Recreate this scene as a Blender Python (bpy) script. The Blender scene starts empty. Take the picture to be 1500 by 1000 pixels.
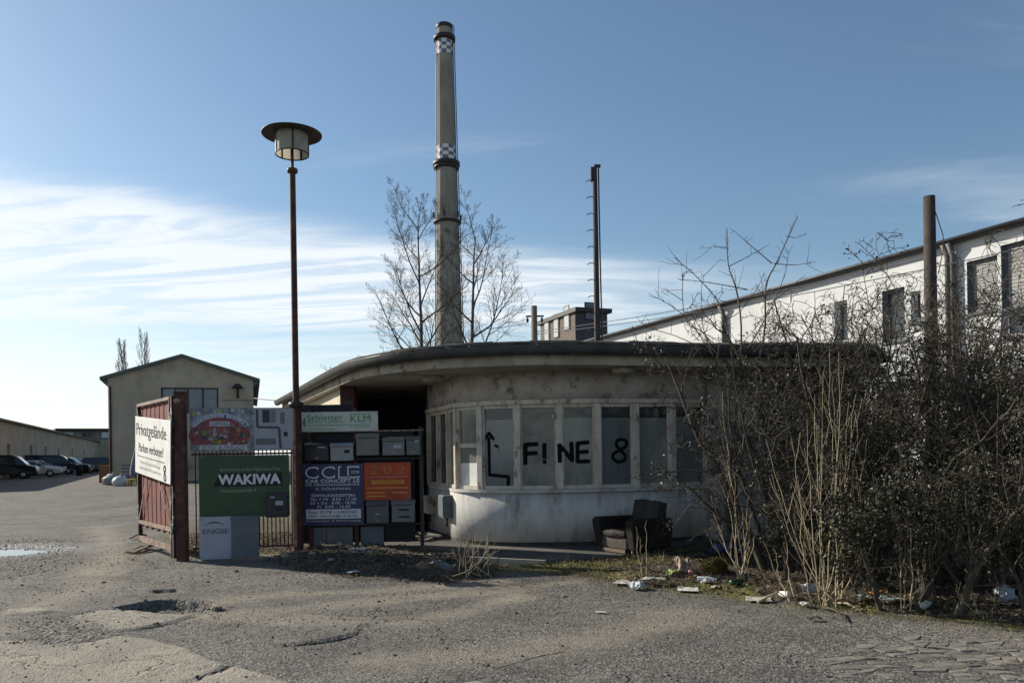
import bpy, bmesh, math, random
import numpy as np
from mathutils import Vector, Matrix

R = math.radians
PI = math.pi
scene = bpy.context.scene
C = scene.collection

# ------------------------------------------------------------------ camera, sky, sun, exposure
EYE = 1.6
FPX, PX0, PY0 = 1167.0, 750.0, 660.0          # focal length and principal point, photo pixels
ROLL = R(0.9)
cam_d = bpy.data.cameras.new('camera')
cam_d.sensor_width = 36.0
cam_d.lens = 36.0 * FPX / 1500.0
cam_d.shift_y = (PY0 - 500.0) / 1500.0
cam_d.clip_start, cam_d.clip_end = 0.1, 3000.0
cam = bpy.data.objects.new('camera', cam_d)
C.objects.link(cam)
cam.location = (0, 0, EYE)
cam.rotation_euler = (R(90), ROLL, 0)
scene.camera = cam

SUN_AZ = Vector((-0.875, 0.484, 0)).normalized()
SUN_EL = R(25.5)
sun_d = bpy.data.lights.new('sun', 'SUN')
sun_d.energy = 4.7
sun_d.angle = R(0.53)
sun_d.color = (1.0, 0.92, 0.79)
sun = bpy.data.objects.new('sun', sun_d)
C.objects.link(sun)
to_sun = SUN_AZ * math.cos(SUN_EL) + Vector((0, 0, math.sin(SUN_EL)))
sun.rotation_euler = to_sun.to_track_quat('Z', 'Y').to_euler()
sun.location = (-20, 10, 30)

world = bpy.data.worlds.new('World')
scene.world = world
world.use_nodes = True


def build_sky():
    nt = world.node_tree
    N, L = nt.nodes, nt.links
    N.clear()
    out = N.new('ShaderNodeOutputWorld')
    bg = N.new('ShaderNodeBackground')
    bg.inputs['Strength'].default_value = 0.076
    sky = N.new('ShaderNodeTexSky')
    sky.sky_type = 'NISHITA'
    sky.sun_disc = False
    sky.sun_elevation = SUN_EL
    sky.sun_rotation = math.atan2(SUN_AZ.x, SUN_AZ.y)
    sky.altitude = 100
    sky.air_density = 1.0
    sky.dust_density = 0.6
    sky.ozone_density = 1.3
    tc = N.new('ShaderNodeTexCoord')
    sep = N.new('ShaderNodeSeparateXYZ')
    L.new(tc.outputs['Generated'], sep.inputs[0])

    def math_(op, a, b=None, c=None, clamp=False):
        n = N.new('ShaderNodeMath')
        n.operation = op
        n.use_clamp = clamp
        for i, v in enumerate((a, b, c)):
            if v is None:
                continue
            if isinstance(v, (int, float)):
                n.inputs[i].default_value = v
            else:
                L.new(v, n.inputs[i])
        return n.outputs[0]

    def rng(v, a, b, c=0.0, d=1.0):
        n = N.new('ShaderNodeMapRange')
        n.interpolation_type = 'SMOOTHERSTEP'
        L.new(v, n.inputs[0])
        for i, x in enumerate((a, b, c, d)):
            n.inputs[i + 1].default_value = x
        return n.outputs[0]
    z = math_('MAXIMUM', sep.outputs['Z'], 0.0)
    # direction projected on a high cloud sheet, so streaks foreshorten towards the horizon
    den = math_('ADD', z, 0.12)
    u = math_('DIVIDE', sep.outputs['X'], den)
    v = math_('DIVIDE', sep.outputs['Y'], den)
    comb = N.new('ShaderNodeCombineXYZ')
    L.new(u, comb.inputs[0])
    L.new(v, comb.inputs[1])
    mp = N.new('ShaderNodeMapping')
    mp.inputs['Rotation'].default_value = (0, 0, R(12))
    mp.inputs['Scale'].default_value = (0.55, 1.5, 1.0)
    mp.inputs['Location'].default_value = (1.3, 0.2, 0.0)
    L.new(comb.outputs[0], mp.inputs[0])
    n1 = N.new('ShaderNodeTexNoise')
    n1.inputs['Scale'].default_value = 0.9
    n1.inputs['Detail'].default_value = 9
    n1.inputs['Roughness'].default_value = 0.58
    n1.inputs['Distortion'].default_value = 0.6
    L.new(mp.outputs[0], n1.inputs['Vector'])
    mp2 = N.new('ShaderNodeMapping')
    mp2.inputs['Rotation'].default_value = (0, 0, R(20))
    mp2.inputs['Scale'].default_value = (0.8, 3.4, 1.0)
    L.new(comb.outputs[0], mp2.inputs[0])
    n2 = N.new('ShaderNodeTexNoise')
    n2.inputs['Scale'].default_value = 1.6
    n2.inputs['Detail'].default_value = 8
    n2.inputs['Roughness'].default_value = 0.6
    n2.inputs['Distortion'].default_value = 1.2
    L.new(mp2.outputs[0], n2.inputs['Vector'])
    # a broad cirrus bank over the west (left), thinning eastward; haze veil low down
    west = math_('MULTIPLY', sep.outputs['X'], -1.0)
    hi = math_('ADD', math_('MULTIPLY', math_('MINIMUM', west, 0.42), 0.09), 0.247)      # top of the bank rises westward
    wob = math_('MULTIPLY', math_('SUBTRACT', n1.outputs[0], 0.5), 0.11)
    top = math_('SUBTRACT', math_('ADD', hi, wob), z)
    bank = rng(top, -0.022, 0.03)
    bottom = rng(math_('ADD', z, math_('MULTIPLY', wob, 0.7)), 0.130, 0.175, 0.25, 1.0)
    bank = math_('MULTIPLY', bank, bottom)
    bank = math_('MULTIPLY', bank, rng(sep.outputs['X'], -0.04, 0.38, 1.0, 0.10))
    streak = rng(n2.outputs[0], 0.36, 0.58, 0.52, 1.0)
    bank = math_('MULTIPLY', bank, streak)
    low = math_('MULTIPLY', rng(z, 0.04, 0.23, 1.0, 0.0), rng(n2.outputs[0], 0.32, 0.62, 0.5, 1.0))
    low = math_('MULTIPLY', low, rng(sep.outputs['X'], -0.30, 0.35, 1.0, 0.5))
    wisp = math_('MULTIPLY', rng(n1.outputs[0], 0.52, 0.78), 0.30)
    wisp = math_('MULTIPLY', wisp, rng(z, 0.25, 0.5, 1.0, 0.8))
    mask = math_('MAXIMUM', math_('MAXIMUM', bank, low), wisp, clamp=True)
    mask = math_('MULTIPLY', mask, 0.92)
    mix = N.new('ShaderNodeMix')
    mix.data_type = 'RGBA'
    L.new(mask, mix.inputs[0])
    tint = N.new('ShaderNodeMix')
    tint.data_type = 'RGBA'
    tint.blend_type = 'MULTIPLY'
    tint.inputs[0].default_value = 1.0
    L.new(sky.outputs[0], tint.inputs[6])
    tint.inputs[7].default_value = (0.94, 1.04, 1.07, 1)
    L.new(tint.outputs[2], mix.inputs[6])
    mix.inputs[7].default_value = (8.3, 8.75, 9.1, 1)
    L.new(mix.outputs[2], bg.inputs[0])
    L.new(bg.outputs[0], out.inputs[0])


build_sky()
scene.view_settings.view_transform = 'Standard'
scene.view_settings.look = 'None'
scene.view_settings.exposure = 0.6
scene.view_settings.gamma = 1.0
scene.view_settings.use_curve_mapping = False
scene.render.engine = 'CYCLES'
scene.cycles.max_bounces = 6
scene.cycles.use_denoising = True

# ------------------------------------------------------------------ helpers
CR, SR = math.cos(ROLL), math.sin(ROLL)


def ray(px, py):
    u, v = px - PX0, PY0 - py
    return ((u * CR + v * SR) / FPX, 1.0, (-u * SR + v * CR) / FPX)


def at(px, py, d):
    r = ray(px, py)
    return Vector((r[0] * d, d, EYE + r[2] * d))


def gp(px, py, z=0.0):
    r = ray(px, py)
    d = (z - EYE) / r[2]
    return Vector((r[0] * d, d, z))


def hashn(ix, iy, seed):
    n = (ix.astype(np.int64) * 374761393 + iy.astype(np.int64) * 668265263 + seed * 1442695041) & 0xffffffff
    n = ((n ^ (n >> 13)) * 1274126177) & 0xffffffff
    return ((n ^ (n >> 16)) & 0xffff) / 65535.0


def vnoise(x, y, seed=0):
    x = np.asarray(x, float)
    y = np.asarray(y, float)
    ix, iy = np.floor(x), np.floor(y)
    fx, fy = x - ix, y - iy
    fx = fx * fx * (3 - 2 * fx)
    fy = fy * fy * (3 - 2 * fy)
    a = hashn(ix, iy, seed)
    b = hashn(ix + 1, iy, seed)
    c = hashn(ix, iy + 1, seed)
    d = hashn(ix + 1, iy + 1, seed)
    return (a + (b - a) * fx) * (1 - fy) + (c + (d - c) * fx) * fy


def fbm(x, y, seed=0, octv=4):
    s, amp, tot = 0.0, 1.0, 0.0
    for i in range(octv):
        s = s + amp * vnoise(np.asarray(x) * 2 ** i, np.asarray(y) * 2 ** i, seed + i)
        tot += amp
        amp *= 0.5
    return s / tot - 0.5


def poly_sd(x, y, poly):
    """signed distance to a polygon, positive inside"""
    x = np.asarray(x, float)
    y = np.asarray(y, float)
    d = np.full(x.shape, 1e9)
    ins = np.zeros(x.shape, bool)
    n = len(poly)
    for i in range(n):
        x0, y0 = poly[i][0], poly[i][1]
        x1, y1 = poly[(i + 1) % n][0], poly[(i + 1) % n][1]
        ex, ey = x1 - x0, y1 - y0
        t = np.clip(((x - x0) * ex + (y - y0) * ey) / (ex * ex + ey * ey + 1e-12), 0, 1)
        d = np.minimum(d, np.hypot(x - x0 - t * ex, y - y0 - t * ey))
        cond = (y0 > y) != (y1 > y)
        xi = x0 + (y - y0) * ex / (ey if abs(ey) > 1e-12 else 1e-12)
        ins ^= cond & (x < xi)
    return np.where(ins, d, -d)


def line_dist(x, y, pts):
    d = np.full(np.asarray(x).shape, 1e9)
    for i in range(len(pts) - 1):
        x0, y0 = pts[i][0], pts[i][1]
        ex, ey = pts[i + 1][0] - x0, pts[i + 1][1] - y0
        t = np.clip(((x - x0) * ex + (y - y0) * ey) / (ex * ex + ey * ey + 1e-12), 0, 1)
        d = np.minimum(d, np.hypot(x - x0 - t * ex, y - y0 - t * ey))
    return d


def sstep(a, b, x):
    t = np.clip((np.asarray(x, float) - a) / (b - a), 0, 1)
    return t * t * (3 - 2 * t)


def catmull(pts, n=6):
    pts = [Vector(p) for p in pts]
    out = []
    for i in range(len(pts) - 1):
        p0 = pts[max(i - 1, 0)]
        p1, p2 = pts[i], pts[i + 1]
        p3 = pts[min(i + 2, len(pts) - 1)]
        for k in range(n):
            t = k / n
            out.append(0.5 * ((2 * p1) + (p2 - p0) * t + (2 * p0 - 5 * p1 + 4 * p2 - p3) * t * t + (3 * p1 - p0 - 3 * p2 + p3) * t ** 3))
    out.append(pts[-1])
    return out


class MB:
    """collects boxes, bars, tubes, quads; build() links them as one mesh object"""

    def __init__(s):
        s.v, s.f, s.m, s.sm = [], [], [], []

    def face(s, idx, mi=0, smooth=False):
        s.f.append(tuple(idx))
        s.m.append(mi)
        s.sm.append(smooth)

    def poly(s, pts, mi=0):
        b = len(s.v)
        s.v += [tuple(p) for p in pts]
        s.face(range(b, b + len(pts)), mi)
        return s

    def box(s, lo, hi, mi=0, M=None):
        b = len(s.v)
        P = [(x, y, z) for z in (lo[2], hi[2]) for y in (lo[1], hi[1]) for x in (lo[0], hi[0])]
        if M is not None:
            P = [tuple(M @ Vector(p)) for p in P]
        s.v += P
        for q in ((0, 2, 3, 1), (4, 5, 7, 6), (0, 1, 5, 4), (2, 6, 7, 3), (0, 4, 6, 2), (1, 3, 7, 5)):
            s.face([b + i for i in q], mi)
        return s

    def cbox(s, lo, hi, c=0.01, mi=0, M=None):
        """box with chamfered edges"""
        bm = bmesh.new()
        r = bmesh.ops.create_cube(bm, size=1.0)
        for v in bm.verts:
            v.co = Vector([lo[i] + (v.co[i] + 0.5) * (hi[i] - lo[i]) for i in range(3)])
        bmesh.ops.bevel(bm, geom=list(bm.edges), offset=c, segments=2, affect='EDGES', profile=0.6)
        s.add_bm(bm, mi, M)
        return s

    def add_bm(s, bm, mi=0, M=None, smooth=False):
        b = len(s.v)
        bm.verts.index_update()
        for v in bm.verts:
            s.v.append(tuple(M @ v.co) if M is not None else tuple(v.co))
        for f in bm.faces:
            s.face([b + v.index for v in f.verts], mi, smooth)
        bm.free()
        return s

    def tube(s, pts, rad, n=6, mi=0, caps=True, smooth=True):
        pts = [Vector(p) for p in pts]
        if isinstance(rad, (int, float)):
            rad = [rad] * len(pts)
        b = len(s.v)
        prev = None
        for i, p in enumerate(pts):
            t = (pts[min(i + 1, len(pts) - 1)] - pts[max(i - 1, 0)])
            if t.length < 1e-9:
                t = Vector((0, 0, 1))
            t.normalize()
            if prev is None:
                a = Vector((1, 0, 0)) if abs(t.x) < 0.9 else Vector((0, 1, 0))
                x = t.cross(a).normalized()
            else:
                x = prev - t * prev.dot(t)
                x = x.normalized() if x.length > 1e-6 else t.orthogonal().normalized()
            prev = x
            y = t.cross(x)
            for k in range(n):
                a = 2 * PI * k / n
                s.v.append(tuple(p + (x * math.cos(a) + y * math.sin(a)) * rad[i]))
        for i in range(len(pts) - 1):
            for k in range(n):
                k2 = (k + 1) % n
                s.face((b + i * n + k, b + i * n + k2, b + (i + 1) * n + k2, b + (i + 1) * n + k), mi, smooth)
        if caps:
            s.face([b + k for k in range(n)][::-1], mi)
            s.face([b + (len(pts) - 1) * n + k for k in range(n)], mi)
        return s

    def lathe(s, prof, n=24, mi=0, c=(0, 0, 0), smooth=True, close=False):
        b = len(s.v)
        for (r, z) in prof:
            for k in range(n):
                a = 2 * PI * k / n
                s.v.append((c[0] + r * math.cos(a), c[1] + r * math.sin(a), c[2] + z))
        for i in range(len(prof) - 1):
            for k in range(n):
                k2 = (k + 1) % n
                s.face((b + i * n + k, b + i * n + k2, b + (i + 1) * n + k2, b + (i + 1) * n + k), mi, smooth)
        if close:
            s.face([b + k for k in range(n)][::-1], mi)
            s.face([b + (len(prof) - 1) * n + k for k in range(n)], mi)
        return s

    def bar(s, a, b_, w, h, mi=0, up=(0, 0, 1)):
        """rectangular bar from a to b; w sideways, h along up"""
        a, b_ = Vector(a), Vector(b_)
        t = (b_ - a)
        L = t.length
        t.normalize()
        u = Vector(up)
        u = (u - t * u.dot(t))
        if u.length < 1e-6:
            u = t.orthogonal()
        u.normalize()
        sd = t.cross(u)
        b = len(s.v)
        for p in (a, b_):
            for (i, j) in ((-1, -1), (1, -1), (1, 1), (-1, 1)):
                s.v.append(tuple(p + sd * (i * w / 2) + u * (j * h / 2)))
        for q in ((0, 3, 2, 1), (4, 5, 6, 7), (0, 1, 5, 4), (1, 2, 6, 5), (2, 3, 7, 6), (3, 0, 4, 7)):
            s.face([b + i for i in q], mi)
        return s

    def prism(s, outline, z0, z1, mi=0):
        """vertical prism of a ccw outline"""
        b = len(s.v)
        n = len(outline)
        s.v += [(p[0], p[1], z0) for p in outline] + [(p[0], p[1], z1) for p in outline]
        s.face([b + i for i in range(n)][::-1], mi)
        s.face([b + n + i for i in range(n)], mi)
        for i in range(n):
            j = (i + 1) % n
            s.face((b + i, b + j, b + n + j, b + n + i), mi)
        return s

    def mesh(s, name, mats):
        me = bpy.data.meshes.new(name)
        me.from_pydata(s.v, [], s.f)
        if not isinstance(mats, (list, tuple)):
            mats = [mats]
        for m in mats:
            me.materials.append(m)
        if len(mats) > 1:
            me.polygons.foreach_set('material_index', s.m)
        me.polygons.foreach_set('use_smooth', s.sm)
        me.update()
        return me

    def build(s, name, mats, parent=None, loc=None):
        o = bpy.data.objects.new(name, s.mesh(name, mats))
        C.objects.link(o)
        if parent is not None:
            o.parent = parent
        if loc is not None:
            o.location = loc
        return o


def obj_from(name, me, parent=None, loc=None, rot=None):
    o = bpy.data.objects.new(name, me)
    C.objects.link(o)
    if parent is not None:
        o.parent = parent
    if loc is not None:
        o.location = loc
    if rot is not None:
        o.rotation_euler = rot
    return o


def tag(o, label=None, cat=None, group=None, kind=None):
    if label:
        o['label'] = label
    if cat:
        o['category'] = cat
    if group:
        o['group'] = group
    if kind:
        o['kind'] = kind
    return o


def thing(name, label, cat, loc=(0, 0, 0), rz=0.0, group=None):
    o = bpy.data.objects.new(name, None)
    o.empty_display_size = 0.2
    C.objects.link(o)
    o.location = loc
    o.rotation_euler = (0, 0, rz)
    return tag(o, label, cat, group)


# ------------------------------------------------------------------ materials
MATS = {}


def mat(name, c1, c2=None, scale=4.0, rough=0.8, bump=0.0, bscale=40.0, metal=0.0, spec=0.35, c3=None, s3=1.2,
        stretch=(1, 1, 1), lo=0.4, hi=0.62, trans=0.0, lo3=0.52, hi3=0.66):
    """worn surface: c1 mottled with c2, stains of c3, fine bump"""
    if name in MATS:
        return MATS[name]
    m = bpy.data.materials.new(name)
    m.use_nodes = True
    nt = m.node_tree
    N, L = nt.nodes, nt.links
    b = N['Principled BSDF']
    b.inputs['Roughness'].default_value = rough
    b.inputs['Metallic'].default_value = metal
    b.inputs['Specular IOR Level'].default_value = spec
    if trans:
        b.inputs['Transmission Weight'].default_value = trans
    tc = N.new('ShaderNodeTexCoord')
    mp = N.new('ShaderNodeMapping')
    mp.inputs['Scale'].default_value = stretch
    L.new(tc.outputs['Object'], mp.inputs[0])
    col = None
    if c2 is None:
        c2 = tuple(x * 0.82 for x in c1)

    def noise(sc, det=6, ro=0.6):
        n = N.new('ShaderNodeTexNoise')
        n.inputs['Scale'].default_value = sc
        n.inputs['Detail'].default_value = det
        n.inputs['Roughness'].default_value = ro
        L.new(mp.outputs[0], n.inputs['Vector'])
        return n.outputs[0]

    def ramp(src, a, bb):
        n = N.new('ShaderNodeMapRange')
        n.inputs[1].default_value = a
        n.inputs[2].default_value = bb
        L.new(src, n.inputs[0])
        return n.outputs[0]

    def mixc(f, a, bb):
        n = N.new('ShaderNodeMix')
        n.data_type = 'RGBA'
        L.new(f, n.inputs[0])
        for i, x in ((6, a), (7, bb)):
            if isinstance(x, tuple):
                n.inputs[i].default_value = (*x[:3], 1)
            else:
                L.new(x, n.inputs[i])
        return n.outputs[2]
    col = mixc(ramp(noise(scale), lo, hi), tuple(c1), tuple(c2))
    if c3 is not None:
        col = mixc(ramp(noise(s3, 8, 0.65), lo3, hi3), col, tuple(c3))
    L.new(col, b.inputs['Base Color'])
    if bump:
        bn = N.new('ShaderNodeBump')
        bn.inputs['Strength'].default_value = bump
        bn.inputs['Distance'].default_value = 0.02
        L.new(noise(bscale, 5, 0.65), bn.inputs['Height'])
        L.new(bn.outputs[0], b.inputs['Normal'])
    MATS[name] = m
    return m


def overspray():
    """speckle of paint: opaque dots thinning out, see-through between"""
    m = bpy.data.materials.new('paint overspray')
    m.use_nodes = True
    N, L = m.node_tree.nodes, m.node_tree.links
    b = N['Principled BSDF']
    b.inputs['Base Color'].default_value = (0.008, 0.009, 0.010, 1)
    b.inputs['Roughness'].default_value = 0.9
    tc = N.new('ShaderNodeTexCoord')
    n = N.new('ShaderNodeTexNoise')
    n.inputs['Scale'].default_value = 55
    n.inputs['Detail'].default_value = 3
    L.new(tc.outputs['Object'], n.inputs['Vector'])
    r = N.new('ShaderNodeMapRange')
    r.inputs[1].default_value = 0.40
    r.inputs[2].default_value = 0.68
    r.inputs[4].default_value = 0.30
    L.new(n.outputs[0], r.inputs[0])
    L.new(r.outputs[0], b.inputs['Alpha'])
    return m


def flat(name, c, rough=0.6, spec=0.3, metal=0.0):
    return mat(name, c, tuple(x * 0.9 for x in c), scale=6, rough=rough, spec=spec, metal=metal)


M_rust = mat('rusty red oxide steel', (0.078, 0.027, 0.021), (0.042, 0.018, 0.016), 9, 0.75, 0.25, 60, c3=(0.10, 0.058, 0.04), s3=5)
M_gateboard = mat('bright red gate board', (0.21, 0.050, 0.038), (0.12, 0.034, 0.028), 14, 0.8, 0.25, 60, stretch=(3, 3, 0.5), c3=(0.09, 0.05, 0.04), s3=6)  # gate boards: brighter and redder than the post steel
M_angle = mat('weathered angle iron', (0.30, 0.22, 0.17), (0.13, 0.07, 0.05), 12, 0.7, 0.2, 60)
M_stile = mat('flaking white on rust', (0.055, 0.028, 0.022), (0.04, 0.022, 0.018), 8, 0.75, 0.3, 60, c3=(0.55, 0.5, 0.45), s3=7, stretch=(1, 1, 0.5), lo3=0.57, hi3=0.62)
M_dark = mat('dark painted steel', (0.018, 0.018, 0.02), (0.03, 0.026, 0.024), 8, 0.55, 0.1, 50)
M_lampmetal = mat('dark lamp metal', (0.035, 0.030, 0.028), (0.06, 0.045, 0.035), 8, 0.6, 0.1, 50)
M_white = mat('white enamel board', (0.78, 0.77, 0.74), (0.70, 0.69, 0.66), 3, 0.5, 0.0, c3=(0.6, 0.58, 0.53), s3=2)
M_black = flat('black print', (0.012, 0.012, 0.013), 0.6)
M_spray = mat('black spray paint', (0.005, 0.006, 0.007), (0.011, 0.012, 0.013), 30, 0.9, spec=0.08)
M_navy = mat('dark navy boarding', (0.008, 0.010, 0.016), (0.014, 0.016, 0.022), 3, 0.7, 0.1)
M_greenboard = mat('dark green board', (0.032, 0.072, 0.030), (0.024, 0.054, 0.024), 3, 0.45, c3=(0.045, 0.07, 0.045), s3=1.5)
M_blueboard = mat('dark blue board', (0.027, 0.034, 0.105), (0.021, 0.027, 0.085), 3, 0.4, c3=(0.04, 0.045, 0.085), s3=1.7)
M_redboard = mat('orange red board', (0.42, 0.052, 0.018), (0.33, 0.038, 0.016), 3, 0.5, c3=(0.30, 0.07, 0.04), s3=2)
M_print_w = flat('white print', (0.62, 0.63, 0.66), 0.5)
M_print_g = flat('green print', (0.06, 0.27, 0.07), 0.5)
M_print_y = flat('ochre print', (0.55, 0.26, 0.03), 0.5)
M_print_dim = flat('pale green print', (0.30, 0.34, 0.26), 0.5)
M_engie = mat('grey blue plate', (0.33, 0.35, 0.41), (0.28, 0.30, 0.36), 3, 0.45)
M_greysheet = mat('grey sheet metal', (0.115, 0.13, 0.15), (0.09, 0.105, 0.125), 4, 0.5, 0.05)
M_concrete = mat('old concrete', (0.30, 0.28, 0.245), (0.23, 0.215, 0.19), 3, 0.9, 0.4, 60, c3=(0.15, 0.14, 0.125), s3=1.6)
M_wood = mat('weathered timber', (0.20, 0.16, 0.12), (0.11, 0.085, 0.065), 8, 0.85, 0.4, 40, stretch=(1, 6, 6))
M_bark = mat('grey bark', (0.115, 0.10, 0.085), (0.06, 0.052, 0.045), 6, 0.9, 0.3, 30)
M_twig = mat('dark twig bark', (0.075, 0.062, 0.05), (0.045, 0.038, 0.03), 6, 0.9)
M_pale = mat('pale straw stem', (0.44, 0.375, 0.25), (0.30, 0.24, 0.155), 12, 0.8)
M_straw = mat('dry weed stem', (0.40, 0.34, 0.24), (0.26, 0.21, 0.14), 12, 0.85)


def glass(name, tint, rough=0.08, spec=0.5):
    return mat(name, tint, tuple(x * 0.75 for x in tint), 2.5, rough, spec=spec)


M_pane = mat('filmed window glass', (0.165, 0.185, 0.170), (0.115, 0.135, 0.128), 1.6, 0.14, spec=0.55, stretch=(1.5, 1.5, 0.5), c3=(0.22, 0.22, 0.19), s3=3.0)
M_pane_top = glass('clear dark glass', (0.022, 0.032, 0.040), 0.06, 0.55)
M_pane_pale = mat('whitewashed window glass', (0.20, 0.20, 0.175), (0.13, 0.135, 0.125), 2.2, 0.3, c3=(0.10, 0.11, 0.10), s3=3)
M_pane_dark = glass('dark window glass', (0.03, 0.038, 0.045), 0.05, 0.6)


def text_mesh(name, body, w, h, mat_, bold=0.0, shear=0.0, spacing=1.0):
    """flat lettering fitted to a box w x h, in the x-z plane facing -y, origin at its lower left"""
    cu = bpy.data.curves.new('lettering_curve', 'FONT')
    cu.body = body
    cu.size = 1.0
    cu.shear = shear
    cu.space_character = spacing
    cu.resolution_u = 3
    t = bpy.data.objects.new('lettering_tmp', cu)
    me = bpy.data.meshes.new_from_object(t)
    bpy.data.objects.remove(t)
    bpy.data.curves.remove(cu)
    n = len(me.vertices)
    co = np.empty(n * 3)
    me.vertices.foreach_get('co', co)
    co = co.reshape(-1, 3)
    lo, hi = co.min(0), co.max(0)
    sx = w / max(hi[0] - lo[0], 1e-6)
    sz = h / max(hi[1] - lo[1], 1e-6)
    nc = np.zeros_like(co)
    nc[:, 0] = (co[:, 0] - lo[0]) * sx
    nc[:, 2] = (co[:, 1] - lo[1]) * sz
    if bold:
        # heavier strokes: shifted copies, each a hair in front of the last
        loops = [list(p.vertices) for p in me.polygons]
        st = bold * h
        allv, allf = [], []
        for q, (dx, dz) in enumerate(((-st, 0), (st, 0), (0, -st), (0, st), (0, 0))):
            allf += [[i + q * n for i in f] for f in loops]
            cc = nc.copy()
            cc[:, 0] += dx
            cc[:, 2] += dz
            cc[:, 1] = -0.0003 * q
            allv.append(cc)
        me = bpy.data.meshes.new(name)
        me.from_pydata(np.concatenate(allv).tolist(), [], allf)
    else:
        me.vertices.foreach_set('co', nc.ravel())
    me.materials.clear()
    me.materials.append(mat_)
    me.name = name
    me.update()
    return me


def lettering(parent, body, x, z, w, h, mat_, y=-0.004, bold=0.0, shear=0.0, spacing=1.0, name='lettering'):
    return obj_from(name, text_mesh(name, body, w, h, mat_, bold, shear, spacing), parent, (x, y, z))
# ------------------------------------------------------------------ ground
VERGE = [gp(*p) for p in ((716, 832), (790, 836), (860, 846), (905, 858), (1050, 868), (1180, 886), (1300, 896), (1400, 908), (1500, 921), (1640, 935))] + \
        [Vector((12, 13.5, 0)), Vector((3.0, 13.6, 0)), Vector((2.2, 12.3, 0)), Vector((0.9, 11.8, 0))]
MOUND = [gp(*p) for p in ((385, 818), (450, 806), (540, 801), (640, 806), (735, 824), (722, 846), (640, 852), (540, 848), (440, 833))]
HOLE = [gp(*p) for p in ((168, 888), (215, 879), (262, 876), (300, 879), (319, 884), (300, 893), (245, 895), (200, 893))]
HOLE2 = [gp(*p) for p in ((222, 863), (262, 860), (270, 865), (225, 867))]
PUD = gp(-14, 804)
GRAVELLY = [gp(*p) for p in ((-160, 790), (60, 783), (110, 800), (95, 830), (40, 845), (-160, 850))]
BEHIND = [Vector(p) for p in ((-5.0, 12.6, 0), (-3.4, 13.1, 0), (-3.2, 15.5, 0), (-5.8, 20.5, 0), (-8.3, 20.5, 0), (-6.2, 14.2, 0))]
DUST = [[gp(*p) for p in pl] for pl in (
    ((-60, 925), (150, 905), (330, 878), (430, 868), (560, 862), (720, 850)),
    ((180, 905), (400, 893), (560, 876), (760, 860), (860, 845)),
    ((330, 900), (480, 905), (620, 905), (760, 872)),
    ((150, 770), (165, 815), (130, 860), (0, 905)),
    ((560, 960), (750, 950), (900, 925), (1000, 900)),
)]
RUBBLE = [gp(*p) for p in ((10, 905), (120, 898), (170, 925), (110, 950), (20, 935))]


SLABS = [[gp(*p) for p in pl] for pl in (
    ((-120, 938), (60, 936), (120, 940), (172, 928), (205, 930), (275, 944), (312, 962), (341, 969), (265, 1001), (228, 1060), (-120, 1060)),
    ((344, 969.5), (395, 983), (435, 997), (520, 1040), (520, 1060), (232, 1060), (268, 1001.5)),
    ((100, 902), (145, 893), (200, 892), (235, 896), (286, 898), (250, 909), (207, 917), (172, 920), (133, 915)),
    ((10, 892), (60, 888), (84, 893), (50, 898), (8, 899)),
    ((640, 1000), (700, 992), (760, 1004), (760, 1030), (640, 1030)))]
PATCH = [gp(*p) for p in ((402, 942), (450, 940), (500, 932), (528, 922), (548, 902), (520, 888), (440, 884), (360, 892), (330, 915), (350, 935))]
CRACKS = [[gp(*p) for p in pl] for pl in (
    ((402, 942), (430, 941.5), (460, 939), (490, 934.5), (512, 929), (529, 921), (524, 914), (541, 906), (552, 897)),
    ((341, 969), (318, 978), (300, 985), (285, 994), (266, 1001), (250, 1012)),
    ((700, 965), (730, 972), (790, 955), (830, 948)),
)]


def slab_sd(x, y):
    jag = 0.05 * fbm(x * 5, y * 5, 201, 3)
    s_ = np.full(np.asarray(x).shape, -9.0)
    for pl in SLABS:
        s_ = np.maximum(s_, poly_sd(x, y, pl))
    return s_ + jag


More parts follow.
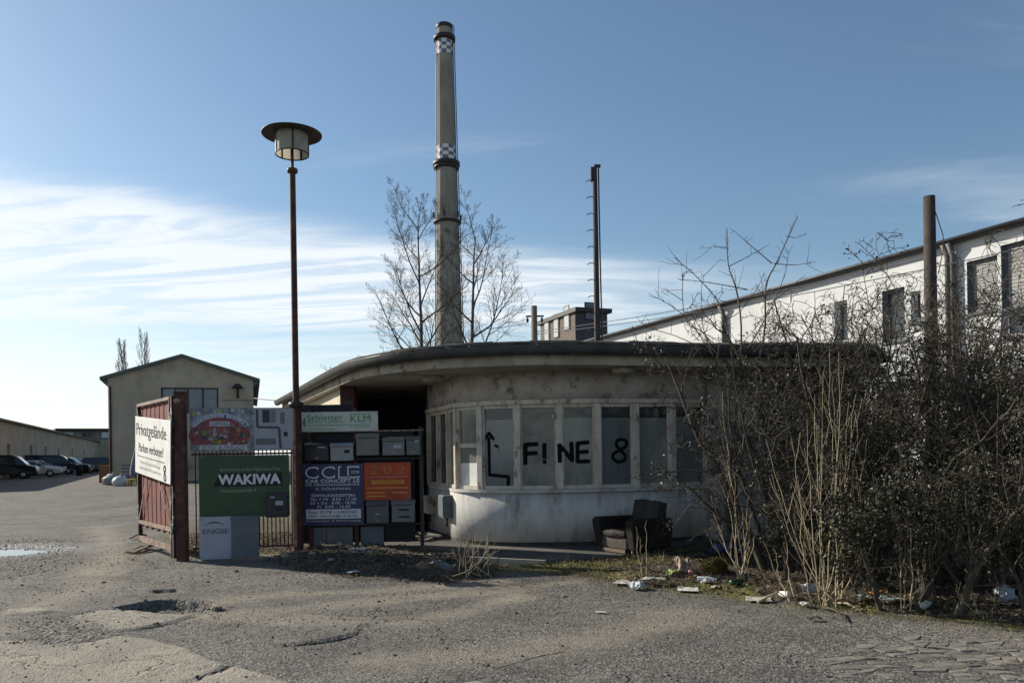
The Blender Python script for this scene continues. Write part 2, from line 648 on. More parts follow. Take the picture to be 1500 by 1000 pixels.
def height(x, y):
    x = np.asarray(x, float)
    y = np.asarray(y, float)
    near = 1 - sstep(24, 40, np.hypot(x, y - 8))
    h = near * (0.05 * fbm(x * 0.35, y * 0.35, 3, 3) + 0.012 * fbm(x * 3.1, y * 3.1, 9, 3))
    h = h - 0.02
    sv = poly_sd(x, y, VERGE) + 0.35 * fbm(x * 2.2, y * 2.2, 21, 3)
    h = h + sstep(0.0, 0.5, sv) * (0.05 + 0.07 * fbm(x * 2.0, y * 2.0, 31, 4) + 0.03 * sstep(0.3, 1.5, sv))
    sm = poly_sd(x, y, MOUND) + 0.3 * fbm(x * 2.5, y * 2.5, 22, 3)
    h = h + sstep(0.0, 0.45, sm) * (0.10 + 0.16 * fbm(x * 2.8, y * 2.8, 33, 4))
    sb = poly_sd(x, y, BEHIND)
    h = h + sstep(0.0, 0.5, sb) * (0.04 + 0.05 * fbm(x * 2.5, y * 2.5, 35, 3))
    sh = poly_sd(x, y, HOLE) + 0.12 * fbm(x * 6, y * 6, 41, 2)
    h = h - sstep(-0.01, 0.035, sh) * (0.10 + 0.02 * fbm(x * 7, y * 7, 43, 2))
    sh = poly_sd(x, y, HOLE2) + 0.1 * fbm(x * 6, y * 6, 42, 2)
    h = h - sstep(-0.02, 0.04, sh) * 0.05
    e = np.hypot((x - PUD.x) / 2.3, (y - PUD.y) / 1.5) + 0.25 * fbm(x * 1.6, y * 1.6, 51, 3)
    h = h - 0.070 * (1 - sstep(0.22, 0.78, e))
    ss = slab_sd(x, y)
    h = h + 0.016 * sstep(-0.01, 0.03, ss) - 0.012 * np.exp(-((ss + 0.05) / 0.05) ** 2)
    sp = poly_sd(x, y, PATCH)
    c0 = gp(480, 937)
    h = h + sstep(0.0, 0.035, sp) * 0.030 * (1 - sstep(0.0, 1.1, np.hypot(x - c0.x, y - c0.y)))
    return h


def hz(x, y):
    return float(height(np.array([x]), np.array([y]))[0])


def gpz(px, py):
    p = gp(px, py)
    for _ in range(3):
        p = gp(px, py, hz(p.x, p.y))
    return p


def axis(fine0, fine1, step, lo, hi):
    a = list(np.arange(fine0, fine1 + 1e-6, step))
    s, v = step, fine1
    while v < hi:
        s *= 1.22
        v += s
        a.append(min(v, hi))
    s, v = step, fine0
    while v > lo:
        s *= 1.22
        v -= s
        a.insert(0, max(v, lo))
    return np.array(a)


def build_ground():
    xs = axis(-10.5, 9.0, 0.038, -900, 900)
    ys = axis(4.9, 15.5, 0.034, -60, 1500)
    X, Y = np.meshgrid(xs, ys)
    nx, ny = len(xs), len(ys)
    Z = height(X, Y)
    V = np.stack([X, Y, Z], -1).reshape(-1, 3)
    i = np.arange(nx - 1)[None, :] + np.arange(ny - 1)[:, None] * nx
    F = np.stack([i, i + 1, i + 1 + nx, i + nx], -1).reshape(-1, 4)
    me = bpy.data.meshes.new('ground')
    me.vertices.add(len(V))
    me.vertices.foreach_set('co', V.ravel())
    me.loops.add(F.size)
    me.loops.foreach_set('vertex_index', F.ravel().astype(np.int32))
    me.polygons.add(len(F))
    me.polygons.foreach_set('loop_start', np.arange(0, F.size, 4, dtype=np.int32))
    me.polygons.foreach_set('loop_total', np.full(len(F), 4, np.int32))
    me.polygons.foreach_set('use_smooth', np.ones(len(F), bool))
    me.update()
    x, y = V[:, 0], V[:, 1]
    att = {}
    nb = 0.4 * fbm(x * 1.9, y * 1.9, 61, 4)
    sv = poly_sd(x, y, VERGE)
    sm = poly_sd(x, y, MOUND)
    sb = poly_sd(x, y, BEHIND)
    soil = np.maximum.reduce([sstep(-0.1, 0.25, sv + nb), sstep(-0.15, 0.25, sm + nb), sstep(-0.1, 0.3, sb + nb)])
    edge = np.exp(-((sv - 0.25) / 0.28) ** 2)
    moss = edge * sstep(-0.16, 0.06, fbm(x * 1.3, y * 1.3, 71, 4)) * 1.3
    pt = gp(850, 828)
    moss = np.maximum(moss, 1.1 * (1 - sstep(0.4, 1.3, np.hypot((x - pt.x) * 0.7, (y - pt.y) * 1.6))))
    moss = np.maximum(moss, 0.8 * np.exp(-((sb - 0.1) / 0.25) ** 2) * (fbm(x * 2, y * 2, 75, 3) > -0.05))
    e = np.hypot((x - PUD.x) / 2.4, (y - PUD.y) / 1.6) + 0.3 * fbm(x * 1.6, y * 1.6, 51, 3)
    wet = 1 - sstep(0.5, 0.95, e)
    sg = poly_sd(x, y, GRAVELLY)
    grav = np.maximum(sstep(-0.3, 0.3, sg + nb), sstep(-0.1, 0.2, poly_sd(x, y, RUBBLE) + nb))
    grav = np.maximum(grav, sstep(-0.05, 0.05, poly_sd(x, y, HOLE)))
    dust = np.zeros(len(x))
    for k, pl in enumerate(DUST):
        dd = line_dist(x, y, pl) + 0.35 * fbm(x * 1.4, y * 1.4, 81 + k, 4)
        dust = np.maximum(dust, 1 - sstep(0.02, (0.42, 0.30, 0.35, 0.5, 0.6)[k], dd))
    dust = dust * (0.75 + 0.9 * fbm(x * 0.8, y * 3.0, 91, 4))
    sa_ = me.attributes.new('slabsd', 'FLOAT', 'POINT')
    sa_.data.foreach_set('value', np.clip(slab_sd(x, y), -2, 2).astype(np.float32))
    cd = np.full(len(x), 9.0)
    for pl in CRACKS:
        cd = np.minimum(cd, line_dist(x, y, pl) + 0.015 * fbm(x * 9, y * 9, 211, 2))
    sa_ = me.attributes.new('crackd', 'FLOAT', 'POINT')
    sa_.data.foreach_set('value', np.clip(cd, 0, 2).astype(np.float32))
    for n, a in (('soil', soil), ('moss', moss), ('wet', wet), ('gravelly', grav), ('dust', dust)):
        at_ = me.attributes.new(n, 'FLOAT', 'POINT')
        at_.data.foreach_set('value', np.clip(a, 0, 1).astype(np.float32))
    me.materials.append(ground_material())
    o = bpy.data.objects.new('ground', me)
    C.objects.link(o)
    return tag(o, kind='structure')


def ground_material():
    m = bpy.data.materials.new('cracked dusty asphalt')
    m.use_nodes = True
    nt = m.node_tree
    N, L = nt.nodes, nt.links
    b = N['Principled BSDF']
    tc = N.new('ShaderNodeTexCoord')

    def noise(sc, det=6, ro=0.6, st=None, dist=0.0):
        n = N.new('ShaderNodeTexNoise')
        n.inputs['Scale'].default_value = sc
        n.inputs['Detail'].default_value = det
        n.inputs['Roughness'].default_value = ro
        n.inputs['Distortion'].default_value = dist
        if st:
            mp = N.new('ShaderNodeMapping')
            mp.inputs['Scale'].default_value = st
            L.new(tc.outputs['Object'], mp.inputs[0])
            L.new(mp.outputs[0], n.inputs['Vector'])
        else:
            L.new(tc.outputs['Object'], n.inputs['Vector'])
        return n.outputs[0]

    def voro(sc, feat='F1'):
        n = N.new('ShaderNodeTexVoronoi')
        n.inputs['Scale'].default_value = sc
        n.feature = feat
        L.new(tc.outputs['Object'], n.inputs['Vector'])
        return n

    def ramp(src, a, bb, c=0.0, d=1.0):
        n = N.new('ShaderNodeMapRange')
        for i, x in enumerate((a, bb, c, d)):
            n.inputs[i + 1].default_value = x
        L.new(src, n.inputs[0])
        return n.outputs[0]

    def mth(op, a, bb):
        n = N.new('ShaderNodeMath')
        n.operation = op
        for i, x in ((0, a), (1, bb)):
            if isinstance(x, (int, float)):
                n.inputs[i].default_value = x
            else:
                L.new(x, n.inputs[i])
        return n.outputs[0]

    def mixc(f, a, bb, mode='MIX'):
        n = N.new('ShaderNodeMix')
        n.data_type = 'RGBA'
        n.blend_type = mode
        if isinstance(f, (int, float)):
            n.inputs[0].default_value = f
        else:
            L.new(f, n.inputs[0])
        for i, x in ((6, a), (7, bb)):
            if isinstance(x, tuple):
                n.inputs[i].default_value = (*x, 1)
            else:
                L.new(x, n.inputs[i])
        return n.outputs[2]

    def attr(nm):
        n = N.new('ShaderNodeAttribute')
        n.attribute_name = nm
        return n.outputs['Fac']
    big = ramp(noise(0.35, 7, 0.62), 0.36, 0.64)
    mid = ramp(noise(2.2, 7, 0.65), 0.38, 0.62)
    col = mixc(big, (0.150, 0.141, 0.127), (0.222, 0.201, 0.169))
    col = mixc(mth('MULTIPLY', mid, 0.55), col, (0.098, 0.089, 0.077))
    worn = mth('MULTIPLY', ramp(noise(4.5, 6, 0.72), 0.50, 0.66), ramp(noise(0.6, 5, 0.6), 0.42, 0.60))
    col = mixc(mth('MULTIPLY', worn, 0.75), col, (0.075, 0.068, 0.060))
    pale = mth('MULTIPLY', ramp(noise(3.1, 6, 0.7, (1.0, 1.6, 1.0)), 0.52, 0.68), ramp(noise(0.45, 5, 0.6), 0.46, 0.62))
    col = mixc(mth('MULTIPLY', pale, 0.8), col, (0.31, 0.275, 0.22))
    # exposed aggregate: pale and dark chips
    v1 = voro(58)
    chipv = N.new('ShaderNodeSeparateColor')
    L.new(v1.outputs['Color'], chipv.inputs[0])
    col = mixc(mth('MULTIPLY', ramp(chipv.outputs[0], 0.62, 0.95), ramp(noise(1.1, 4), 0.35, 0.6, 0.25, 0.85)), col, (0.37, 0.35, 0.315))
    col = mixc(mth('MULTIPLY', ramp(chipv.outputs[1], 0.50, 0.85), 0.85), col, (0.040, 0.038, 0.036))
    col = mixc(mth('MULTIPLY', ramp(noise(0.8, 6, 0.7), 0.46, 0.60), ramp(noise(17, 5, 0.75), 0.42, 0.58, 0.0, 0.75)), col, (0.055, 0.052, 0.048))
    # hairline cracks
    ve = voro(0.9, 'DISTANCE_TO_EDGE')
    wn = N.new('ShaderNodeTexNoise')
    wn.inputs['Scale'].default_value = 3.0
    wn.inputs['Detail'].default_value = 5
    L.new(tc.outputs['Object'], wn.inputs['Vector'])
    mx = N.new('ShaderNodeMix')
    mx.data_type = 'VECTOR'
    mx.inputs[0].default_value = 0.35
    L.new(tc.outputs['Object'], mx.inputs[4])
    L.new(wn.outputs['Color'], mx.inputs[5])
    L.new(mx.outputs[1], ve.inputs['Vector'])
    crack = mth('MULTIPLY', ramp(ve.outputs['Distance'], 0.0, 0.010, 1.0, 0.0), ramp(noise(0.5, 3), 0.50, 0.60))
    dust = attr('dust')
    dcol = mixc(ramp(noise(9, 6, 0.7), 0.35, 0.65), (0.345, 0.300, 0.230), (0.25, 0.22, 0.17))
    col = mixc(mth('MULTIPLY', dust, ramp(noise(14, 5, 0.7), 0.30, 0.62, 0.35, 1.0)), col, dcol)
    col = mixc(mth('MULTIPLY', crack, 0.8), col, (0.035, 0.033, 0.030))
    sl = attr('slabsd')
    sln = mth('ADD', sl, mth('MULTIPLY', mth('SUBTRACT', noise(11, 6, 0.7), 0.5), 0.16))
    slm = ramp(sln, -0.006, 0.010)
    slc = mixc(ramp(noise(1.6, 7, 0.65), 0.36, 0.64), (0.365, 0.325, 0.258), (0.275, 0.248, 0.202))
    slc = mixc(mth('MULTIPLY', ramp(noise(6, 7, 0.7), 0.52, 0.68), 0.65), slc, (0.15, 0.138, 0.118))
    slc = mixc(mth('MULTIPLY', ramp(chipv.outputs[2], 0.80, 0.97), 0.7), slc, (0.09, 0.084, 0.076))
    col = mixc(mth('MULTIPLY', slm, ramp(noise(3.5, 6, 0.7), 0.30, 0.42, 0.45, 1.0)), col, slc)
    cnoise = mth('ADD', attr('crackd'), mth('MULTIPLY', mth('SUBTRACT', noise(20, 5, 0.7), 0.5), 0.02))
    bigcrack = ramp(cnoise, 0.006, 0.016, 1.0, 0.0)
    col = mixc(bigcrack, col, (0.022, 0.020, 0.018))
    gv = attr('gravelly')
    v2 = voro(34)
    sc2 = N.new('ShaderNodeSeparateColor')
    L.new(v2.outputs['Color'], sc2.inputs[0])
    gcol = mixc(ramp(sc2.outputs[0], 0.1, 0.95), (0.05, 0.047, 0.042), (0.26, 0.24, 0.21))
    col = mixc(gv, col, gcol)
    soil = attr('soil')
    scol = mixc(ramp(noise(7, 7, 0.7), 0.35, 0.65), (0.036, 0.029, 0.022), (0.085, 0.067, 0.048))  # dark soil tone also carries the shade over the mound
    scol = mixc(mth('MULTIPLY', ramp(sc2.outputs[1], 0.7, 0.98), 0.7), scol, (0.22, 0.18, 0.13))
    col = mixc(soil, col, scol)
    moss = attr('moss')
    mcol = mixc(ramp(noise(16, 6, 0.7), 0.35, 0.65), (0.095, 0.098, 0.022), (0.165, 0.155, 0.045))
    col = mixc(mth('MULTIPLY', moss, ramp(noise(5, 6, 0.7), 0.32, 0.50)), col, mcol)
    wet = attr('wet')
    col = mixc(mth('MULTIPLY', wet, 0.6), col, (0.035, 0.034, 0.033))
    L.new(col, b.inputs['Base Color'])
    L.new(ramp(wet, 0, 1, 0.9, 0.35), b.inputs['Roughness'])
    b.inputs['Specular IOR Level'].default_value = 0.25
    hgt = mth('ADD', mth('MULTIPLY', v1.outputs['Distance'], -0.5), mth('MULTIPLY', noise(28, 6, 0.7), 1.0))
    hgt = mth('ADD', hgt, mth('MULTIPLY', mth('MULTIPLY', v2.outputs['Distance'], -2.0), mth('MAXIMUM', gv, mth('MULTIPLY', soil, 0.8))))
    hgt = mth('SUBTRACT', hgt, mth('MULTIPLY', mth('MAXIMUM', crack, bigcrack), 1.8))
    bn = N.new('ShaderNodeBump')
    bn.inputs['Strength'].default_value = 0.9
    bn.inputs['Distance'].default_value = 0.02
    L.new(hgt, bn.inputs['Height'])
    L.new(bn.outputs[0], b.inputs['Normal'])
    return m


ground = build_ground()

# puddle water
pm = bpy.data.materials.new('still puddle water')
pm.use_nodes = True
pb = pm.node_tree.nodes['Principled BSDF']
pb.inputs['Base Color'].default_value = (0.02, 0.02, 0.018, 1)
pb.inputs['Roughness'].default_value = 0.02
pb.inputs['Specular IOR Level'].default_value = 0.5
mb = MB()
zw = hz(PUD.x, PUD.y) + 0.020
mb.poly([(PUD.x + 2.6 * math.cos(a), PUD.y + 1.5 * math.sin(a), zw) for a in [2 * PI * k / 40 for k in range(40)]])
o = mb.build('puddle', pm)
tag(o, kind='structure')


# ------------------------------------------------------------------ gatehouse
M_stucco = mat('stained off-white render', (0.52, 0.51, 0.48), (0.41, 0.40, 0.375), 2.5, 0.9, 0.35, 45, c3=(0.20, 0.185, 0.16), s3=2.2, stretch=(1.6, 1.6, 0.55), lo3=0.54, hi3=0.70)
M_stucco_up = mat('peeling brown-stained render', (0.46, 0.435, 0.395), (0.36, 0.325, 0.285), 3.2, 0.9, 0.4, 40, c3=(0.15, 0.12, 0.10), s3=4.5, lo3=0.53, hi3=0.66)
M_soffit = mat('grimy painted soffit', (0.46, 0.435, 0.39), (0.36, 0.335, 0.295), 1.8, 0.85, 0.15, 30, c3=(0.24, 0.20, 0.165), s3=1.3)
M_cream = mat('cream render', (0.58, 0.52, 0.41), (0.47, 0.41, 0.32), 2.4, 0.9, 0.2, 40, c3=(0.32, 0.24, 0.17), s3=1.6, lo3=0.56, hi3=0.66)
M_fascia = mat('weathered cream fascia', (0.38, 0.355, 0.295), (0.27, 0.24, 0.195), 4, 0.85, 0.2, 40, c3=(0.13, 0.09, 0.065), s3=3.5, lo3=0.56, hi3=0.62)
M_frame = mat('chipped white window frame', (0.56, 0.52, 0.44), (0.43, 0.39, 0.325), 7, 0.75, 0.25, 60, c3=(0.20, 0.155, 0.11), s3=8, stretch=(1, 1, 0.5), lo3=0.57, hi3=0.64)
M_roof = mat('mossy roofing felt', (0.075, 0.068, 0.06), (0.125, 0.115, 0.10), 4, 0.95, 0.6, 25, c3=(0.15, 0.135, 0.105), s3=1.7)
M_gutter = mat('dull zinc gutter', (0.040, 0.042, 0.045), (0.065, 0.066, 0.066), 3, 0.5, 0.1, 30, metal=0.3, c3=(0.045, 0.045, 0.045), s3=2)
M_plinth = mat('dark damp plinth', (0.06, 0.056, 0.05), (0.035, 0.033, 0.03), 5, 0.9, 0.3)
M_apron = mat('dark worn apron', (0.105, 0.10, 0.092), (0.07, 0.066, 0.06), 2.5, 0.92, 0.4, 40, c3=(0.16, 0.145, 0.12), s3=1.2)

gate = thing('gatehouse', 'low derelict gatehouse with rounded window front and wide overhanging flat roof', 'building', (1.5, 16.0, 0))
G0 = Vector((1.5, 16.0, 0))


class GB(MB):
    """gatehouse pieces are written in world coordinates and stored relative to its base"""

    def build(s, name, mats, parent=None, loc=None):
        off = G0
        s.v = [(v[0] - off.x, v[1] - off.y, v[2] - off.z) for v in s.v]
        return MB.build(s, name, mats, parent, loc)


MUL = [(627, 15.7), (641, 15.0), (655, 14.4), (667, 13.75), (703, 13.3), (758, 13.05), (820, 13.0), (876, 13.05), (932, 13.2), (986, 13.4), (1038, 13.75)]
WP = [Vector(((px - 750) / FPX * d - 0.002, d, 0)) for px, d in MUL]
ZS, ZW0, ZW1, ZC = 0.95, 0.963, 2.36, 2.90
WR = [WP[-1], Vector((4.3, 14.05, 0)), Vector((6.3, 14.2, 0)), Vector((6.3, 18.4, 0)), Vector((-1.9, 18.8, 0)), WP[0]]


def ribbon(mb, pts, z0, z1, th=0.2, mi=0):
    """upright wall along a polyline, thickness inward (left normal)"""
    n = len(pts)
    nor = []
    for i in range(n):
        t = (pts[min(i + 1, n - 1)] - pts[max(i - 1, 0)]).normalized()
        nor.append(Vector((-t.y, t.x, 0)))
    b = len(mb.v)
    for i in range(n):
        for p in (pts[i], pts[i] + nor[i] * th):
            for z in (z0, z1):
                mb.v.append((p.x, p.y, z))
    for i in range(n - 1):
        a, c = b + i * 4, b + i * 4 + 4
        mb.face((a, c, c + 1, a + 1), mi)
        mb.face((a + 2, a + 3, c + 3, c + 2), mi)
        mb.face((a + 1, c + 1, c + 3, a + 3), mi)
        mb.face((a, a + 2, c + 2, c), mi)
    mb.face((b, b + 1, b + 3, b + 2), mi)
    e = b + (n - 1) * 4
    mb.face((e, e + 2, e + 3, e + 1), mi)


front = [p.copy() for p in WP]
frontc = catmull(WP, 5)
m = GB(); ribbon(m, frontc, 0.10, ZS - 0.04, 0.22); m.sm = [True] * len(m.f); m.build('lower_wall', M_stucco, gate)
m = GB(); ribbon(m, [p + Vector((0, 0.02, 0)) for p in frontc], -0.1, 0.10, 0.18); m.build('plinth', M_plinth, gate)
m = GB(); ribbon(m, frontc, ZW1 + 0.07, ZC + 0.05, 0.22); m.sm = [True] * len(m.f); m.build('upper_wall', M_stucco_up, gate)
m = GB(); ribbon(m, WR[:3], -0.1, ZC + 0.05, 0.22); m.build('side_wall', M_stucco_up, gate)
m = GB(); ribbon(m, WR[2:], -0.1, ZC + 0.05, 0.22); m.build('back_wall', M_stucco_up, gate)
m = GB(); ribbon(m, [p + Vector((0, -0.05, 0)) for p in frontc], ZS - 0.04, ZS + 0.01, 0.30); m.build('sill', M_stucco, gate)
# floor and ceiling inside
m = GB(); m.prism([(p.x * 0.98 + 0.05, p.y + 0.12) for p in front] + [(6.1, 14.4), (6.1, 18.2), (-1.7, 18.5)], 0.0, 0.03); m.build('floor', M_plinth, gate)

FRAME_STEEL = M_frame
M_pane_b = mat('pale filmed glass', (0.20, 0.215, 0.195), (0.13, 0.15, 0.14), 1.3, 0.12, spec=0.55, stretch=(1.2, 1.2, 0.4), c3=(0.25, 0.25, 0.215), s3=2.2)
M_pane_c = mat('bluish filmed glass', (0.135, 0.16, 0.162), (0.10, 0.125, 0.128), 1.4, 0.10, spec=0.6, stretch=(1.4, 1.4, 0.4))
facets = []
for i in range(len(WP) - 1):
    a, b = WP[i], WP[i + 1]
    t = (b - a).normalized()
    nrm = Vector((t.y, -t.x, 0))          # outward
    facets.append((a, b, t, nrm))
for i, (a, b, t, nrm) in enumerate(facets):
    L_ = (b - a).length
    fr = GB()
    o = nrm * -0.05
    w = 0.035
    for z in (ZW0 + 0.03, ZW1 - 0.03):
        fr.bar(a + o + t * 0.03 + Vector((0, 0, z)), b + o - t * 0.03 + Vector((0, 0, z)), 0.06, 0.06)
    for q in (a + t * 0.055, b - t * 0.055):
        fr.bar(q + o + Vector((0, 0, ZW0 + 0.062)), q + o + Vector((0, 0, ZW1 - 0.062)), 0.045, 0.055, up=tuple(t))
    win = fr.build('window', M_frame, gate)
    pa, pb_ = a + t * 0.075 + o * 1.2, b - t * 0.075 + o * 1.2
    z0, z1 = ZW0 + 0.06, ZW1 - 0.06

    def pane(z0, z1, mt, nm='pane'):
        p = GB()
        p.bar((pa + pb_) / 2 - (pb_ - pa) / 2 + Vector((0, 0, (z0 + z1) / 2)), pb_ + Vector((0, 0, (z0 + z1) / 2)), 0.008, z1 - z0)
        return p.build(nm, mt, win)
    if i == 3:
        tr = GB()
        zm = 1.70
        tr.bar(a + o * 0.7 + t * 0.08 + Vector((0, 0, zm)), b + o * 0.7 - t * 0.08 + Vector((0, 0, zm)), 0.06, 0.075)
        tr.build('transom', M_frame, win)
        pane(zm + 0.04, z1, M_pane)
        pane(1.41, zm - 0.04, M_pane)
        pane(z0, 1.405, M_white, 'sun_patch_panel')  # white panel stands in for the sunlit patch seen inside the window
    elif i < 3:
        pane(z0, z1, M_pane_dark if i < 2 else M_pane_pale)
    elif i == 5:
        pane(z0, z1, M_pane_pale)
        h = GB()
        c = (a + b) / 2
        h.cbox(( -0.02, -0.02, -0.03), (0.02, 0.02, 0.03), 0.004, M=Matrix.Translation(b - t * 0.1 + nrm * 0.0 + Vector((0, 0, 2.15))))
        h.build('handle', M_frame, win)
    else:
        pane(z0, 2.135 - 0.01 * (i % 3), (M_pane, M_pane_b, M_pane_c)[(i * 2) % 3])
        pane(2.14 - 0.01 * (i % 3), z1, M_pane_top)
    # header above each bay
    hd = GB()
    hd.bar(a + nrm * 0.0 + Vector((0, 0, ZW1 + 0.035)), b + Vector((0, 0, ZW1 + 0.035)), 0.09, 0.07)
    hd.build('header', M_frame, gate)
for i, p in enumerate(WP):
    mu = GB()
    t = facets[min(i, len(facets) - 1)][2] + facets[max(i - 1, 0)][2]
    t.normalize()
    n_ = Vector((t.y, -t.x, 0))
    w = 0.11 if i > 3 else 0.07
    mu.bar(p - n_ * 0.035 + Vector((0, 0, ZS + 0.012)), p - n_ * 0.035 + Vector((0, 0, ZW1)), w, 0.11, up=tuple(n_)) if False else None
    M_ = Matrix(((t.x, n_.x, 0, p.x), (t.y, n_.y, 0, p.y), (0, 0, 1, 0), (0, 0, 0, 1)))
    mu.cbox((-w / 2, -0.09, ZS + 0.012), (w / 2, 0.02, ZW1 - 0.002), 0.008, M=M_)
    mu.build('mullion', M_frame, gate)


# graffiti strokes sprayed across panes and mullions
def on_front(px, py, off=0.0):
    r = Vector(ray(px, py))
    best = None
    for (a, b, t, nrm) in facets[3:]:
        o_ = a + nrm * off
        den = r.dot(nrm)
        s = (o_ - Vector((0, 0, EYE))).dot(nrm) / den
        p = Vector((0, 0, EYE)) + r * s
        dl = (p - a).dot(t)
        ln_ = (b - a).length
        if -0.001 <= dl <= ln_ + 0.001:
            if min(dl, ln_ - dl) > 0.072 and off > 0:
                o_ = a + nrm * -0.0525
                s = (o_ - Vector((0, 0, EYE))).dot(nrm) / den
                p = Vector((0, 0, EYE)) + r * s
            best = (p, t, nrm)
    return best


def stroke(mb, pts, w):
    """a ribbon of paint following the facets, laid on the outermost surface"""
    pp = []
    for i in range(len(pts) - 1):
        (x0, y0), (x1, y1) = pts[i], pts[i + 1]
        n = max(2, int(math.hypot(x1 - x0, y1 - y0) / 1.8))
        for k in range(n + (1 if i == len(pts) - 2 else 0)):
            q = on_front(x0 + (x1 - x0) * k / n, y0 + (y1 - y0) * k / n, 0.024)
            if q:
                pp.append(q)
    for i in range(len(pp) - 1):
        (p, t, n_), (q, t2, n2) = pp[i], pp[i + 1]
        dd = q - p
        if dd.length < 1e-6 or dd.length > 0.06:
            continue
        mb.bar(p - dd.normalized() * w * 0.25, q + dd.normalized() * w * 0.25, w, 0.003 + 0.0004 * (i % 3), up=tuple(n_))


gr = []
M_over = overspray()
for strokes, w in (
    ([[(769.5, 679), (769.5, 651), (787, 650)], [(769.5, 664), (786, 663)]], 0.080),
    ([[(797.5, 650), (797.5, 670)], [(796.5, 676), (799, 676)]], 0.078),
    ([[(820, 676), (819, 651), (838, 674), (837, 648)]], 0.078),
    ([[(846, 676), (846, 649), (862, 647.5)], [(846, 662), (861, 661)], [(846, 676), (863, 675)]], 0.075),
    ([[(909, 643), (917, 645), (917, 653), (908, 659), (899, 664), (898, 671), (905, 676), (914, 674), (916, 667), (909, 659), (903, 652), (904, 645), (909, 643)]], 0.058),
    ([[(716, 641), (717, 695), (745, 698), (744, 711)], [(709, 645), (716, 634), (723, 643)]], 0.062),
    ([[(725, 652), (729, 654)]], 0.05),
):
    g_ = GB()
    for s_ in strokes:
        if len(s_) > 8:
            s_ = [(q.x, q.y) for q in catmull([(a_, b_, 0) for a_, b_ in s_], 3)]
        stroke(g_, s_, w * 0.82)
    go = g_.build('graffiti', M_spray, gate)
    ov = GB()
    for s_ in strokes:
        stroke(ov, s_, w * 1.05)
    ov.v = [tuple(Vector(v_) + Vector((0, 0.0035, 0))) for v_ in ov.v]
    ov.build('overspray', M_over, go)
    sx_, sy_ = strokes[0][len(strokes[0]) // 2]
    dr = GB()
    stroke(dr, [(sx_ + 1.5, sy_), (sx_ + 1.5, sy_ + 9)], 0.007)
    if dr.v:
        dr.build('drip', M_spray, go)

# roof: curved edge traced in plan, soffit, fascia, gutter, felt
EDGE_PX = ((408, 588), (440, 571), (480, 549), (514, 533.5), (570, 522), (640, 514.5), (700, 511), (760, 508.5), (850, 508), (940, 509.5), (1038, 511.5), (1160, 512), (1290, 511.5))
ZG = 3.15
edge = catmull([gp(px, py, ZG) for px, py in EDGE_PX], 5)
edge = [Vector((p.x, p.y, 0)) for p in edge]
back = [Vector(p) for p in ((6.9, 14.5, 0), (6.9, 18.9, 0), (2.0, 19.3, 0), (-2.5, 19.6, 0), (-4.2, 21.0, 0), (-5.6, 24.0, 0))]
outline = edge + back
n_e = len(edge)
nor = []
for i, p in enumerate(edge):
    t = (edge[min(i + 1, n_e - 1)] - edge[max(i - 1, 0)]).normalized()
    nor.append(Vector((t.y, -t.x, 0)))      # outward (towards the viewer)
sof = [edge[i] - nor[i] * 0.10 for i in range(n_e)]
m = GB(); m.prism([(p.x, p.y) for p in sof + back], ZC, ZC + 0.04); m.build('soffit', M_soffit, gate)
# fascia board
m = GB(); ribbon(m, [edge[i] - nor[i] * 0.095 for i in range(n_e)], ZC - 0.008, 3.09, 0.04); fas = m.build('fascia', M_fascia, gate)
# gutter: half round trough on brackets
m = GB()
prof = [(0.0, 0.0)] + [(0.085 + 0.085 * math.cos(a), -0.02 - 0.10 * math.sin(a)) for a in [PI * (1 - k / 7) for k in range(8)]] + [(0.172, 0.0), (0.180, 0.012)]
b0 = 0
for i in range(n_e):
    for (x, z) in prof:
        p = edge[i] - nor[i] * 0.045 + nor[i] * x
        m.v.append((p.x, p.y, ZG + z - 0.02 * 0))
k_ = len(prof)
for i in range(n_e - 1):
    for j in range(k_ - 1):
        m.face((i * k_ + j, i * k_ + j + 1, (i + 1) * k_ + j + 1, (i + 1) * k_ + j), 0, True)
gut = m.build('gutter', M_gutter, gate)
md = gut.modifiers.new('thickness', 'SOLIDIFY')
md.thickness = 0.004
for i in range(2, n_e - 1, 4):
    br = GB()
    p = edge[i]
    br.bar(p - nor[i] * 0.05 + Vector((0, 0, ZG + 0.004)), p + nor[i] * 0.12 + Vector((0, 0, ZG + 0.016)), 0.025, 0.004)
    br.bar(p - nor[i] * 0.05 + Vector((0, 0, ZG - 0.10)), p - nor[i] * 0.05 + Vector((0, 0, ZG)), 0.03, 0.008, up=tuple(nor[i]))
    br.build('bracket', M_dark, gut)
# felt roof surface: rings from the edge to a spine
SP = [Vector((-5.2, 22.6, 0)), Vector((-3.2, 18.2, 0)), Vector((-0.6, 16.0, 0)), Vector((5.2, 16.0, 0))]


def spine(p):
    best, bd = None, 1e9
    for i in range(len(SP) - 1):
        a, b = SP[i], SP[i + 1]
        e = b - a
        t = max(0, min(1, (p - a).dot(e) / e.dot(e)))
        q = a + e * t
        if (q - p).length < bd:
            bd, best = (q - p).length, q
    return best


m = GB()
rings = ((0.0, 3.11), (0.0, 3.195), (0.06, 3.245), (0.2, 3.31), (0.42, 3.41), (0.75, 3.47), (1.0, 3.49))
rs = random.Random(5)
no = len(outline)
for (t, z) in rings:
    for i, p in enumerate(outline):
        q = p + (spine(p) - p) * t
        if t == 0.0 and i < n_e:
            q = q - nor[i] * 0.055
        jz = rs.uniform(-0.018, 0.022) if t > 0 else 0
        m.v.append((q.x, q.y, z + jz))
for r_ in range(len(rings) - 1):
    for i in range(no):
        j = (i + 1) % no
        m.face((r_ * no + i, r_ * no + j, (r_ + 1) * no + j, (r_ + 1) * no + i))
roof = m.build('roof', M_roof, gate)
